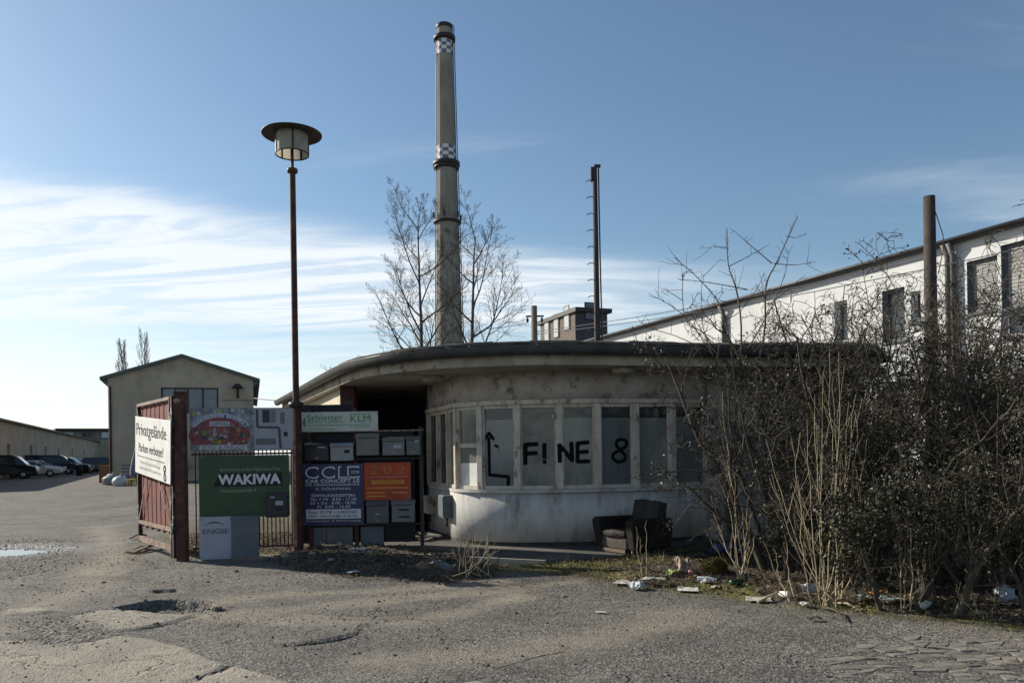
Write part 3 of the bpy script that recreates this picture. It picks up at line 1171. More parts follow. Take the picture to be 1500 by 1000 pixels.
# lapped felt sheets along the edge
for i in range(4, n_e - 4, 4):
    fs = GB()
    P = []
    for k in (i, i + 1, i + 2, i + 3, i + 4):
        p = outline[k]
        P.append((p + (spine(p) - p) * 0.015, p + (spine(p) - p) * 0.17))
    for k in range(4):
        dz = 0.010 + 0.012 * ((i // 4) % 2)
        fs.poly([P[k][0] + Vector((0, 0, 3.235 + dz)), P[k + 1][0] + Vector((0, 0, 3.235 + dz)), P[k + 1][1] + Vector((0, 0, 3.325 + dz)), P[k][1] + Vector((0, 0, 3.325 + dz))])
        fs.poly([P[k][0] + Vector((0, 0, 3.21)), P[k + 1][0] + Vector((0, 0, 3.21)), P[k + 1][0] + Vector((0, 0, 3.235 + dz)), P[k][0] + Vector((0, 0, 3.235 + dz))])
    fs.build('felt_sheet', M_roof, roof)
# stub vent on the roof
v = at(949, 492, 17.5)
m = GB(); m.lathe([(0.07, 0), (0.07, 0.35), (0.12, 0.36), (0.12, 0.39), (0.02, 0.47)], 12, c=(v.x, v.y, 3.45)); m.build('roof_vent', M_dark, roof)
# round soffit lamps
for px, py in ((634, 553), (912, 541)):
    p = gp(px, py, ZC - 0.03)
    m = GB(); m.lathe([(0.0, -0.075), (0.16, -0.07), (0.19, -0.04), (0.19, 0.028), (0.0, 0.028)][::-1], 20, c=(p.x, p.y, ZC - 0.03))
    m.build('soffit_lamp', M_fascia, gate)

# left wing: cream street wall, dark recess
LW = [Vector((-3.25, 15.35, 0)), Vector((-5.35, 20.6, 0))]
m = GB(); ribbon(m, [Vector((-5.4, 20.9, 0)), Vector((-3.25, 15.5, 0))], -0.1, ZC + 0.02, 0.25); m.build('cream_wall', M_cream, gate)
m = GB(); m.box((-3.30, 15.36, -0.1), (-3.02, 15.6, ZC + 0.02)); m.build('pillar', M_rust, gate)
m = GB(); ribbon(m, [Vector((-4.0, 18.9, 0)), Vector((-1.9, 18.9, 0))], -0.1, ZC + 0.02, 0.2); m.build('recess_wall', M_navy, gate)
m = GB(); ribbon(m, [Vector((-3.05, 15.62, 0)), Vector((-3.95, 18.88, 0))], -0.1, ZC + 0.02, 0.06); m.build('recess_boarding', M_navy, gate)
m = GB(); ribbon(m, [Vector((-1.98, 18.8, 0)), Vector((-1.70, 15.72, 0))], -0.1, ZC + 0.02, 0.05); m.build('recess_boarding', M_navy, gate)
# wall boxes beside the rounded corner
for px, py, d, w, h, mt in ((633, 738, 15.3, 0.14, 0.34, 'c'), (652.5, 741, 14.1, 0.24, 0.40, 'g')):
    p = at(px, py, d)
    i = 0 if d > 14.5 else 2
    a, b, t, nrm = facets[i]
    k = (p - a).dot(t)
    q = a + t * (0.42 if mt == 'c' else max(0.1, min(k, (b - a).length - 0.05)))
    ob = thing('meter_cabinet', 'cream meter cabinet low on the gatehouse corner nearest the red sign' if mt == 'c' else 'grey meter cabinet low on the rounded gatehouse corner under narrow windows', 'cabinet', (q.x, q.y, p.z), math.atan2(t.y, t.x))
    mb = MB(); mb.cbox((-w / 2 - 0.1, -0.18, -h / 2), (w / 2 + 0.1, -0.002, h / 2), 0.012); mb.build('box', M_frame if mt == 'c' else M_greysheet, ob)
    mb = MB(); mb.cbox((-w / 2 - 0.08, -0.195, -h / 2 + 0.03), (w / 2 + 0.08, -0.182, h / 2 - 0.02), 0.004); mb.build('door', M_frame if mt == 'c' else M_greysheet, ob)
    mb = MB(); mb.tube([(0.0, -0.08, -h / 2 - 0.16), (0.0, -0.08, -h / 2 + 0.01)], 0.02, 8); mb.build('conduit', M_dark, ob)

# apron and kerb strip
ap = [(p.x, p.y) for p in [gp(420, 797, 0.03), gp(545, 806, 0.03), gp(640, 813, 0.03), gp(760, 823, 0.03), gp(870, 818, 0.03)]]
ap += [(2.2, 12.2), (3.4, 12.6), (3.4, 13.9), (0.7, 13.2), (-1.0, 14.0), (-1.8, 15.9), (-2.0, 18.7), (-3.2, 18.7), (-3.2, 13.6)]
mb = MB(); mb.prism(ap, -0.15, 0.035); tag(mb.build('apron', M_apron), kind='structure')
kerb = thing('kerb_strip', 'thin pale concrete kerb strip before the gatehouse corner', 'kerb', tuple(gp(545, 808)))
k0, k1 = gp(545, 810, 0.05), gp(800, 823, 0.05)
for k in range(4):
    a = k0.lerp(k1, k / 4 + 0.004) - kerb.location
    b = k0.lerp(k1, (k + 1) / 4 - 0.004) - kerb.location
    mb = MB(); mb.bar(a + Vector((0, 0, -0.035)), b + Vector((0, 0, -0.033)), 0.06, 0.12); mb.build('kerb_stone', M_concrete, kerb)
# ------------------------------------------------------------------ gate, fence, boards
DF = 12.4
post = gpz(268, 821)
post.z = hz(post.x, post.y)
gp_ = thing('gate_post', 'thick rust-red steel gate post beside the white parking sign', 'post', tuple(post))
mb = MB(); mb.cbox((-0.075, -0.07, -0.1), (0.075, 0.07, 2.57), 0.012); mb.build('shaft', M_rust, gp_)
mb = MB(); mb.cbox((-0.085, -0.08, 2.572), (0.085, 0.08, 2.60), 0.006); mb.build('cap', M_rust, gp_)
for z in (0.5, 2.1):
    mb = MB(); mb.tube([(-0.095, -0.085, z - 0.08), (-0.095, -0.085, z + 0.08)], 0.025, 10); mb.bar((-0.095, -0.085, z), (-0.05, -0.078, z), 0.02, 0.08); mb.build('hinge', M_dark, gp_)
mb = MB(); mb.lathe([(0.0, -0.02), (0.045, -0.02), (0.05, 0), (0.0, 0.0)], 14); h_ = mb.build('bolt_plate', M_angle, gp_, (-0.02, -0.082, 2.45)); h_.rotation_euler = (R(90), 0, 0)

# open gate leaf
far = Vector((-6.6, 14.1, 0))
hin = Vector((post.x - 0.085, post.y - 0.03, 0))
tl = (far - hin).normalized()
LL = (far - hin).length
lz = 0.0
leaf = thing('gate_leaf', 'open rust-red gate leaf of upright boards in an angle iron frame', 'gate', (hin.x, hin.y, lz), math.atan2(tl.y, tl.x) + PI)
# local: hinge at 0, leaf runs along -x; outward (viewer-left) is -y
zb, zt, zm = 0.14, 2.50, 0.42
nb = 23
for k in range(nb):
    x = -0.09 - (LL - 0.16) * (k + 0.5) / nb
    mb = MB(); mb.box((-0.037, -0.008 + 0.004 * (k % 3), zm - 0.02 * (k % 4)), (0.037, 0.012 + 0.004 * (k % 3), zt - 0.03 - 0.012 * (k % 2)))
    mb.build('board', M_gateboard, leaf, (x, 0.015, 0))
mb = MB(); mb.cbox((-0.075, -0.04, 0.03), (-0.005, 0.03, zt + 0.03), 0.006); mb.build('hinge_stile', M_stile, leaf)
mb = MB(); mb.cbox((-0.15, -0.05, 0.03), (-0.095, 0.0, zt), 0.006); mb.build('stile', M_stile, leaf)
mb = MB(); mb.cbox((-LL, -0.04, 0.10), (-LL + 0.06, 0.03, zt), 0.006); mb.build('end_stile', M_stile, leaf)
for z, w in ((zt, 0.05), (0.46, 0.06), (0.17, 0.09)):
    mb = MB(); mb.bar((-LL + 0.062, -0.02, z), (-0.152, -0.02, z), 0.04, w); mb.build('rail', M_angle, leaf)
for a, b in (((-0.16, 2.46), (-0.55, 1.3)), ((-LL + 0.07, 2.44), (-LL + 0.5, 1.4)), ((-0.17, 0.50), (-1.1, 1.45)), ((-LL + 0.08, 0.5), (-LL + 0.85, 1.5))):
    mb = MB(); mb.bar((a[0], -0.035, a[1]), (b[0], -0.035, b[1]), 0.006, 0.035, up=(0.5, 0, 1)); mb.build('brace', M_angle, leaf)

# white parking sign on the leaf
sg = thing('parking_sign', 'large white sign reading Privatgelände Parken verboten hung askew on the open gate', 'sign', (hin.x, hin.y, 0), math.atan2(tl.y, tl.x) + PI)
sw, sh = 2.31, 0.98
sboard = MB().cbox((0, -0.012, 0), (sw, 0.0, sh), 0.003).build('board', M_white, sg, (-LL + 0.03, -0.062, 1.335))
sboard.rotation_euler = (0, R(4.2), 0)
for args in (('Privatgelände', 0.10, 0.60, 1.98, 0.27, M_black, 0.0), ('Parken verboten!', 0.28, 0.385, 1.62, 0.15, M_black, 0.0)):
    lettering(sboard, args[0], *args[1:5], args[5], y=-0.016, bold=args[6])
for k, (tx, x, w) in enumerate((('Widerrechtlich parkende Fahrzeuge', 0.35, 1.35), ('werden kostenpflichtig abgeschleppt', 0.30, 1.45))):
    lettering(sboard, tx, x, 0.175 - k * 0.095, w, 0.062, flat('grey print', (0.25, 0.25, 0.26)), y=-0.016)
MB().box((0.18, -0.0165, 0.30), (1.98, -0.013, 0.312)).build('rule', M_black, sboard)
mb = MB()
P8 = [(1.96, 0.26), (2.04, 0.25), (2.05, 0.19), (1.98, 0.15), (1.95, 0.08), (1.99, 0.03), (2.06, 0.04), (2.07, 0.10), (2.00, 0.15), (1.94, 0.20), (1.96, 0.26)]
for i in range(len(P8) - 1):
    mb.bar((P8[i][0], -0.0165, P8[i][1]), (P8[i + 1][0], -0.0165, P8[i + 1][1]), 0.003, 0.022, up=(P8[i + 1][1] - P8[i][1], 0, -(P8[i + 1][0] - P8[i][0])))
mb.build('graffiti', M_spray, sboard)

# loose timbers at the gate foot
for k, (a, b, w, lab) in enumerate((
        ((188, 811), (216, 803), 0.10, 'bleached curved plank end lying left of the gate foot'),
        ((194, 812), (244, 800), 0.09, 'long grey plank lying under the open gate leaf'),
        ((191, 790), (214, 786), 0.05, 'thin dark lath behind the gate foot'))):
    A, B = gpz(*a), gpz(*b)
    t_ = thing('loose_plank', lab, 'plank', tuple(A))
    mb = MB()
    n = 5
    for i in range(n):
        p, q = (B - A) * (i / n), (B - A) * ((i + 1) / n)
        zz = lambda u: 0.03 + 0.05 * math.sin(PI * u)
        mb.bar(p + Vector((0, 0, zz(i / n))), q + Vector((0, 0, zz((i + 1) / n))), w, 0.028)
    mb.build('board', M_wood, t_)

# fence panel between gate post and lamp
fx0, fx1 = post.x + 0.09, -3.46
fy0, fy1 = 12.42, 12.78
fdir = Vector((fx1 - fx0, fy1 - fy0, 0))
FL = fdir.length
frz = math.atan2(fdir.y, fdir.x)
fence = thing('bar_fence', 'rusty upright bar fence between gate post and lamp', 'fence', (fx0, fy0, 0), frz)
ztop = 2.32
nbar = 24
bar_me = MB().cbox((-0.009, -0.009, 0.14), (0.009, 0.009, ztop - 0.02), 0.002).mesh('bar', M_rust)
for k in range(nbar):
    obj_from('bar', bar_me, fence, (0.06 + (FL - 0.14) * k / (nbar - 1), 0, 0))
for z, h in ((ztop, 0.035), (0.15, 0.03), (1.62, 0.03)):
    mb = MB(); mb.bar((0.0, 0, z), (FL, 0, z), 0.035, h); mb.build('rail', M_rust, fence)
mb = MB(); mb.cbox((FL - 0.045, -0.02, 0.12), (FL - 0.01, 0.02, ztop), 0.004); mb.build('end_bar', M_angle, fence)


def facing(name, label, cat, px0, py0, px1, py1, d, rz=frz, group=None):
    """a flat thing hung facing the viewer: local x right, z up, origin at lower left"""
    a = at(px0, py1, d)
    w = (px1 - px0) / FPX * d
    h = (py1 - py0) / FPX * d
    o = thing(name, label, cat, tuple(a), rz, group)
    return o, w, h


# picture banner
o, w, h = facing('banner', 'colourful printed banner with arched lettering on the bar fence above the green board', 'banner', 281, 597.5, 426, 661, 12.42)
o.location.y = 12.36
M_ban = mat('printed banner sky', (0.20, 0.215, 0.25), (0.11, 0.12, 0.14), 9, 0.6, c3=(0.33, 0.34, 0.36), s3=5)
M_banR = flat('banner grey print', (0.30, 0.31, 0.35))
MB().box((0, -0.004, 0), (w, 0, h)).build('sheet', M_ban, o)
MB().box((w * 0.615, -0.006, 0.02), (w, -0.0045, h - 0.02)).build('grey_panel', M_banR, o)
M_banred = mat('banner red', (0.24, 0.045, 0.045), (0.12, 0.05, 0.06), 14, 0.6, c3=(0.20, 0.16, 0.15), s3=9)
M_banpale = flat('banner pale', (0.42, 0.45, 0.52))
mb = MB()
cx, cz = w * 0.285, h * 0.34
pts = [(cx + 0.46 * math.cos(a), -0.0065, cz + 0.30 * math.sin(a)) for a in [PI * k / 24 for k in range(25)]]
mb.poly(pts + [(cx - 0.40, -0.0065, cz - 0.13), (cx + 0.40, -0.0065, cz - 0.13)]); mb.build('red_arch', M_banred, o)
mb = MB()
aa = [PI * (0.16 + 0.68 * k / 24) for k in range(25)]
for k in range(24):
    q = []
    for (rr, a) in ((0.50, aa[k]), (0.50, aa[k + 1]), (0.41, aa[k + 1]), (0.41, aa[k])):
        q.append((cx + rr * 1.02 * math.cos(a), -0.0085, cz + rr * 0.72 * math.sin(a)))
    mb.poly(q)
mb.build('pale_arc', M_banpale, o)
TX = 'HÜPFBURGEN-VERLEIH'
M_banblue = flat('banner blue lettering', (0.05, 0.09, 0.22))
for k, ch in enumerate(TX):
    a = PI * (0.82 - 0.64 * k / (len(TX) - 1))
    t_ = lettering(o, ch, cx + 0.455 * 1.02 * math.cos(a) - 0.018, cz + 0.445 * 0.72 * math.sin(a) - 0.025, 0.034, 0.05, M_banblue, y=-0.010, bold=0.0, name='letter')
    t_.rotation_euler = (0, -(a - PI / 2) * 0.7, 0)
MB().box((cx - 0.15, -0.009, cz + 0.16), (cx + 0.15, -0.0075, cz + 0.235)).build('place_plate', M_banpale, o)
lettering(o, 'LEIPZIG', cx - 0.13, cz + 0.172, 0.26, 0.05, M_black, y=-0.011)
rb = random.Random(8)
for k in range(46):
    x = cx + rb.uniform(-0.36, 0.36)
    z = cz + rb.uniform(-0.1, 0.13)
    c_ = rb.choice([(0.22, 0.05, 0.07), (0.32, 0.30, 0.28), (0.05, 0.05, 0.07), (0.28, 0.18, 0.05), (0.12, 0.18, 0.06), (0.14, 0.06, 0.12), (0.27, 0.28, 0.31), (0.06, 0.06, 0.07)])
    s_ = rb.uniform(0.012, 0.048)
    mb = MB(); mb.poly([(x + s_ * math.cos(a) * rb.uniform(0.7, 1.2), -0.0095 - 0.0004 * k, z + s_ * math.sin(a) * rb.uniform(0.7, 1.2)) for a in [2 * PI * j / 7 for j in range(7)]])
    mb.build('print_shape', flat('banner spot %d' % k, c_), o)
MB().box((cx - 0.30, -0.018, cz - 0.20), (cx + 0.40, -0.017, cz - 0.135)).build('slogan_strip', M_banpale, o)
lettering(o, 'SPASS & FREUDE', cx - 0.27, cz - 0.19, 0.64, 0.045, M_banred, y=-0.020)
for k in range(26):
    x, z = rb.uniform(0.02, w * 0.6), rb.choice([rb.uniform(0.02, 0.12), rb.uniform(h - 0.10, h - 0.02)])
    c_ = rb.choice([(0.30, 0.34, 0.10), (0.40, 0.42, 0.48), (0.06, 0.07, 0.09), (0.22, 0.20, 0.30), (0.36, 0.38, 0.42)])
    s_ = rb.uniform(0.012, 0.035)
    mb = MB(); mb.poly([(x + s_ * math.cos(a), -0.0052 - 0.0001 * k, z + s_ * math.sin(a)) for a in [2 * PI * j / 8 for j in range(8)]])
    mb.build('print_shape', flat('banner dot %d' % (k % 5), c_), o)
mb = MB()
x0 = w * 0.615
M_pipe = flat('banner pipe print', (0.07, 0.075, 0.085))
for a, b in (((0.05, h - 0.03), (0.05, 0.37)), ((0.05, 0.37), (0.38, 0.36)), ((0.38, 0.36), (0.40, 0.03))):
    mb.bar((x0 + a[0], -0.0075, a[1]), (x0 + b[0], -0.0075, b[1]), 0.002, 0.04, up=(b[1] - a[1], 0, -(b[0] - a[0])))
mb.build('drain_pipe_print', M_pipe, o)
for (a0, z0, a1, z1, c_) in ((0.13, 0.44, 0.24, 0.64, (0.04, 0.045, 0.05)), (0.25, 0.44, 0.33, 0.64, (0.16, 0.16, 0.18)), (0.40, 0.42, 0.47, 0.60, (0.13, 0.14, 0.15)),
                             (0.02, 0.09, 0.33, 0.19, (0.12, 0.13, 0.14)), (0.45, 0.22, 0.51, 0.29, (0.02, 0.02, 0.025))):
    MB().box((x0 + a0, -0.0085, z0), (x0 + a1, -0.007, z1)).build('print_panel', flat('banner block %.2f' % c_[0], c_), o)

# green board
o, w, h = facing('company_sign', 'dark green board lettered WAKIWA on the bar fence', 'sign', 293, 667.5, 420.5, 759, 12.36)
o.location.y = 12.34
MB().cbox((0, -0.012, 0), (w, 0, h), 0.003).build('board', M_greenboard, o)
MB().poly([(w * 0.155, -0.0135, h * 0.50), (w * 0.92, -0.0135, h * 0.50), (w * 0.92, -0.0135, h * 0.715), (w * 0.215, -0.0135, h * 0.715)]).build('black_band', M_black, o)
lettering(o, 'WAKIWA', w * 0.215, h * 0.535, w * 0.68, h * 0.155, M_print_w, y=-0.0155, bold=0.06)
lettering(o, 'Bau-Handwerker für Bad, Wände, Fliesen, Türen', w * 0.235, h * 0.745, w * 0.66, h * 0.05, M_print_dim, y=-0.0145)
lettering(o, 'Gutenbergstraße 9', w * 0.235, h * 0.395, w * 0.39, h * 0.065, M_print_dim, y=-0.0145)
# dark letter box on the green board
o, w, h = facing('letter_box', 'dark letter box fixed at the right end of the green board', 'letter box', 389, 722, 421, 758, 12.2)
o.location.y = 12.20
MB().cbox((0, 0, 0), (w, 0.125, h), 0.01).build('box', M_dark, o)
MB().cbox((0.02, -0.012, 0.03), (w - 0.02, -0.001, h * 0.93), 0.004).build('door', mat('charcoal letter box', (0.03, 0.03, 0.033), None, 5, 0.5), o)
MB().box((w * 0.45, -0.018, h * 0.50), (w * 0.78, -0.013, h * 0.68)).build('name_plate', M_engie, o)
MB().box((w * 0.45, -0.016, h * 0.30), (w * 0.78, -0.0125, h * 0.40)).build('slot', M_black, o)
MB().box((w * 0.22, -0.016, h * 0.80), (w * 0.42, -0.0125, h * 0.86)).build('name_tag', M_engie, o)
# ENGIE plate and grey sheet
o, w, h = facing('utility_sign', 'pale grey plate lettered ENGIE standing under the green board', 'sign', 293, 761, 339.5, 821, 12.28)
o.location.y, o.location.z = 12.27, 0.0
h = 0.655
MB().cbox((0, -0.01, 0.0), (w, 0, h), 0.002).build('board', M_engie, o)
lettering(o, 'ENGIE', w * 0.10, h * 0.60, w * 0.78, h * 0.115, flat('slate print', (0.07, 0.085, 0.10)), y=-0.013, bold=0.01)
mb = MB()
ar = [(w * (0.14 + 0.62 * k / 12), h * (0.80 + 0.07 * math.sin(PI * k / 12))) for k in range(13)]
for k in range(12):
    mb.bar((ar[k][0], -0.0125, ar[k][1]), (ar[k + 1][0], -0.0125, ar[k + 1][1]), 0.003, 0.004 + 0.018 * math.sin(PI * (k + 0.5) / 12), up=(0, 0, 1))
mb.build('arc_emblem', flat('slate print', (0.07, 0.085, 0.10)), o)
o, w, h = facing('sheet_panel', 'blank slate grey sheet beside the ENGIE plate under the green board', 'panel', 339.8, 760, 378.5, 818, 12.34)
o.location.y, o.location.z = 12.33, 0.02
h = 0.64
for k in range(3):
    MB().cbox((0, -0.010 - 0.002 * k, h * k / 3 + 0.002), (w, 0, h * (k + 1) / 3), 0.003).build('sheet', M_greysheet, o)

# ------------------------------------------------------------------ notice frame with boards and letter boxes
DN = 13.35
nf = thing('notice_frame', 'dark steel notice frame with boarding standing before the gatehouse recess', 'frame', (-3.43, DN, 0.0))
xr = (616 - 750) / FPX * DN + 3.43


def nx(px):
    return (px - 750) / FPX * DN + 3.43 - 0.01


def nz(py, px=530):
    return at(px, py, DN).z


for x in (0.03, nx(521), xr):
    MB().cbox((x - 0.03, 0.03, -0.05), (x + 0.03, 0.11, nz(598 if x < xr else 626)), 0.005).build('post', M_rust if x < xr else M_dark, nf)
MB().box((0.0, 0.0, nz(677)), (xr - 0.05, 0.028, nz(594))).build('boarding', M_navy, nf) if False else None
MB().box((-0.20, 0.115, nz(795)), (nx(606), 0.14, nz(630))).build('boarding', M_navy, nf)  # dark sheet stands in for the recess shade behind the boxes
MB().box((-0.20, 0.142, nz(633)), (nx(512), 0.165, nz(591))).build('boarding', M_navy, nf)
MB().box((0.05, 0.08, 0.03), (nx(514), 0.11, nz(772))).build('grey_panel', M_greysheet, nf)
MB().box((nx(526), 0.08, 0.03), (nx(560), 0.11, nz(772))).build('grey_panel', M_greysheet, nf)
for py in (631, 672, 768):
    MB().bar((0.0, 0.015, nz(py)), (xr + 0.06, 0.015, nz(py) + 0.0), 0.03, 0.025).build('rail', M_angle if py == 631 else M_dark, nf)
MB().tube([(nx(474), 0.0, 0.02), (nx(474), 0.0, nz(771))], 0.010, 6).build('thin_pipe', M_angle, nf)


def hang(name, label, cat, px0, py0, px1, py1, off=-0.01):
    pm_ = (px0 + px1) / 2
    a = at(px0, py1, DN + off)
    b = at(px1, py0, DN + off)
    o = thing(name, label, cat, (a.x, DN + off, at(pm_, py1, DN + off).z))
    return o, b.x - a.x, at(pm_, py0, DN + off).z - at(pm_, py1, DN + off).z


o, w, h = hang('direction_sign', 'long white sign with green lettering Schletter and KLM', 'sign', 441, 603, 553.5, 631.5)
MB().cbox((0, -0.012, 0), (w, 0, h), 0.003).build('board', mat('grey white board', (0.50, 0.52, 0.48), (0.43, 0.45, 0.42), 3, 0.5), o)
MB().poly([(w * 0.02, -0.0135, h * 0.45), (w * 0.06, -0.0135, h * 0.18), (w * 0.06, -0.0135, h * 0.82)]).build('arrow', M_print_g, o)
lettering(o, 'Schletter', w * 0.085, h * 0.57, w * 0.46, h * 0.30, M_print_g, bold=0.012, y=-0.0145)
lettering(o, 'KLM', w * 0.645, h * 0.48, w * 0.26, h * 0.34, M_print_g, bold=0.012, y=-0.0145)
for (a, z, b, t_) in ((0.09, 0.47, 0.55, 0.035), (0.09, 0.31, 0.90, 0.03), (0.10, 0.10, 0.44, 0.03), (0.63, 0.87, 0.91, 0.035)):
    MB().box((w * a, -0.0145, h * z), (w * b, -0.0135, h * (z + t_))).build('rule', M_print_g, o)
lettering(o, 'Fachgroßhandel', w * 0.63, h * 0.17, w * 0.28, h * 0.10, M_print_g, y=-0.0145)

o, w, h = hang('garage_sign', 'dark blue board of a car garage with white lettering and opening hours', 'sign', 444.5, 679, 532.5, 769)
MB().cbox((0, -0.012, 0), (w, 0, h), 0.003).build('board', M_blueboard, o)


def outline_letter(parent, ch, x, z, w_, h_):
    lettering(parent, ch, x, z, w_, h_, M_print_w, y=-0.0145, bold=0.03)
    lettering(parent, ch, x + w_ * 0.10, z + h_ * 0.10, w_ * 0.80, h_ * 0.80, M_blueboard, y=-0.0165, bold=0.0)


for ch, fx, fw in (('C', 0.05, 0.21), ('C', 0.32, 0.21), ('L', 0.59, 0.17), ('E', 0.74, 0.19)):
    outline_letter(o, ch, w * fx, h * 0.77, w * fw, h * 0.185)
for tx, z, x0_, x1_, hh, bd in (
        ('CAR CONCEPT LE', 0.695, 0.05, 0.93, 0.055, 0.04), ('KFZ. DIENSTLEISTUNGSSERVICE', 0.645, 0.05, 0.93, 0.032, 0.02),
        ('K. DOHRMANN', 0.575, 0.22, 0.78, 0.042, 0.0), ('ÖFFNUNGSZEITEN', 0.465, 0.14, 0.85, 0.052, 0.02),
        ('Mo + Mi   8.00 - 17.00', 0.405, 0.13, 0.88, 0.042, 0.02), ('Di + Do   8.00 - 18.00', 0.345, 0.13, 0.86, 0.042, 0.02),
        ('Fr  8.00 - 16.00', 0.285, 0.24, 0.78, 0.042, 0.02), ('Gutenbergstr. 8, 04179 Leipzig', 0.055, 0.05, 0.94, 0.035, 0.0)):
    lettering(o, tx, w * x0_, h * z, w * (x1_ - x0_), h * hh, M_print_w, y=-0.0145, bold=bd)
MB().cbox((w * 0.05, -0.0165, h * 0.11), (w * 0.95, -0.0135, h * 0.265), 0.001).build('white_strip', M_print_w, o)
lettering(o, 'Fon: 0178 - 1402265', w * 0.09, h * 0.195, w * 0.80, h * 0.045, M_blueboard, y=-0.0185, bold=0.02)
lettering(o, 'Mail:  service@c-c-le.de', w * 0.09, h * 0.13, w * 0.80, h * 0.045, M_blueboard, y=-0.0185, bold=0.02)

o, w, h = hang('red_sign', 'orange-red board lettered 202 beside the dark blue garage board', 'sign', 534, 677, 601.5, 732)
MB().cbox((0, -0.012, 0), (w, 0, h), 0.003).build('board', M_redboard, o)
for k, ch in enumerate('202'):
    lettering(o, ch, w * (0.13 + 0.29 * k), h * 0.70, w * 0.17, h * 0.22, mat('brown orange print', (0.40, 0.14, 0.03), None, 4, 0.6), y=-0.0145, bold=0.05)
MB().box((w * 0.16, -0.015, h * 0.43), (w * 0.86, -0.013, h * 0.53)).build('yellow_bar', M_print_y, o)
for z, x0_, x1_ in ((0.60, 0.04, 0.95), (0.31, 0.05, 0.95), (0.18, 0.05, 0.45), (0.18, 0.60, 0.92), (0.09, 0.05, 0.45)):
    MB().box((w * x0_, -0.0145, h * z), (w * x1_, -0.013, h * (z + 0.035))).build('print_line', M_print_y if z < 0.5 else flat('dull red print', (0.45, 0.14, 0.10)), o)
lettering(o, 'WERKSTATT', w * 0.2, h * 0.445, w * 0.6, h * 0.07, M_redboard, y=-0.017)

M_rim0 = flat('dull steel', (0.25, 0.25, 0.25), 0.4, metal=0.6)
for so in [q for q in C.objects if q.name.split('.')[0] in ('company_sign', 'garage_sign', 'red_sign', 'direction_sign', 'utility_sign')]:
    bb = [c for c in so.children if c.name.startswith('board')][0]
    xs_b = [v.co.x for v in bb.data.vertices]; zs_b = [v.co.z for v in bb.data.vertices]
    for ux in (min(xs_b) + 0.03, max(xs_b) - 0.03):
        for uz in (min(zs_b) + 0.03, max(zs_b) - 0.03):
            mb = MB(); mb.lathe([(0.011, 0), (0.009, 0.005), (0.0, 0.006)], 8)
            sc_ = mb.build('screw', M_rim0, so, (ux, -0.0125, uz)); sc_.rotation_euler = (R(90), 0, 0)
LB = (
    ('dark charcoal letter box under the Schletter sign, leftmost of the upper row', 447, 648, 481, 674.5, (0.022, 0.026, 0.032), 'tag'),
    ('light grey letter box with small black label under the Schletter sign', 484, 648, 517, 674.5, (0.26, 0.275, 0.29), 'label'),
    ('tall plain beige-grey letter box with rounded lid, highest in the upper row', 522, 634, 554.5, 666.5, (0.16, 0.155, 0.14), 'lid'),
    ('mid grey letter box with pale name plate in the upper row', 560.5, 640, 592, 666.5, (0.17, 0.17, 0.165), 'plate'),
    ('narrow grey-green letter box, rightmost of the upper row', 595.5, 638, 615, 666, (0.115, 0.13, 0.125), 'small'),
    ('dark grey letter box below the red board, left of the pair', 537, 733, 569, 766, (0.095, 0.10, 0.105), 'low'),
    ('grey letter box with two dark slots below the red board, right of the pair', 574, 732, 606.5, 764.5, (0.15, 0.16, 0.165), 'slots'))
for lab, a, b, c, d, colr, kind in LB:
    o, w, h = hang('letter_box', lab, 'letter box', a, b, c, d, -0.12)
    o['group'] = 'letter boxes on the notice frame'
    mt = mat('letter box %.3f' % colr[0], colr, tuple(x * 0.85 for x in colr), 4, 0.45)
    MB().cbox((0, 0, 0), (w, 0.115, h * 0.86), 0.008).build('box', mt, o)
    mb = MB()
    pr = [(-0.025, 0.80), (-0.028, 0.86), (0.0, 0.94), (0.06, 1.0), (0.115, 1.0), (0.115, 0.865), (-0.01, 0.865)]
    mb.v += [(-0.006, y, z * h) for y, z in pr] + [(w + 0.006, y, z * h) for y, z in pr]
    n = len(pr)
    for i in range(n):
        j = (i + 1) % n
        mb.face((i, n + i, n + j, j))
    mb.face(range(n)); mb.face([n + i for i in range(n)][::-1])
    mb.build('lid', mt, o)
    MB().box((w * 0.12, -0.004, h * 0.765), (w * 0.88, -0.001, h * 0.79)).build('slot', M_black, o)
    MB().cbox((w * 0.44, -0.007, h * 0.10), (w * 0.56, -0.001, h * 0.17), 0.002).build('keyhole_plate', M_rim0, o)
    if kind == 'tag':
        MB().cbox((w * 0.55, -0.012, h * 0.70), (w * 0.88, -0.002, h * 0.78), 0.003).build('name_plate', M_engie, o)
    if kind == 'label':
        MB().box((w * 0.62, -0.006, h * 0.42), (w * 0.85, -0.001, h * 0.60)).build('black_label', M_black, o)
    if kind == 'plate':
        MB().cbox((w * 0.5, -0.008, h * 0.38), (w * 0.88, -0.001, h * 0.58), 0.002).build('name_plate', M_engie, o)
    if kind == 'small':
        MB().cbox((w * 0.62, -0.008, h * 0.66), (w * 0.9, -0.001, h * 0.78), 0.002).build('name_plate', M_engie, o)
    if kind == 'low':
        MB().cbox((w * 0.40, -0.008, h * 0.38), (w * 0.60, -0.001, h * 0.44), 0.002).build('lock', M_engie, o)
    if kind == 'slots':
        for z in (0.52, 0.20):
            MB().box((w * 0.32, -0.006, h * z), (w * 0.78, -0.001, h * (z + 0.08))).build('slot', M_black, o)

# ------------------------------------------------------------------ street lamp
lp = at(437, 803, 12.95)
lp.z = 0.0
lamp = thing('street_lamp', 'tall rust-red street lamp with wide flat hat beside the notice frame', 'street lamp', (lp.x, lp.y, lp.z))


def lz_(py):
    return at(432, py, lp.y).z


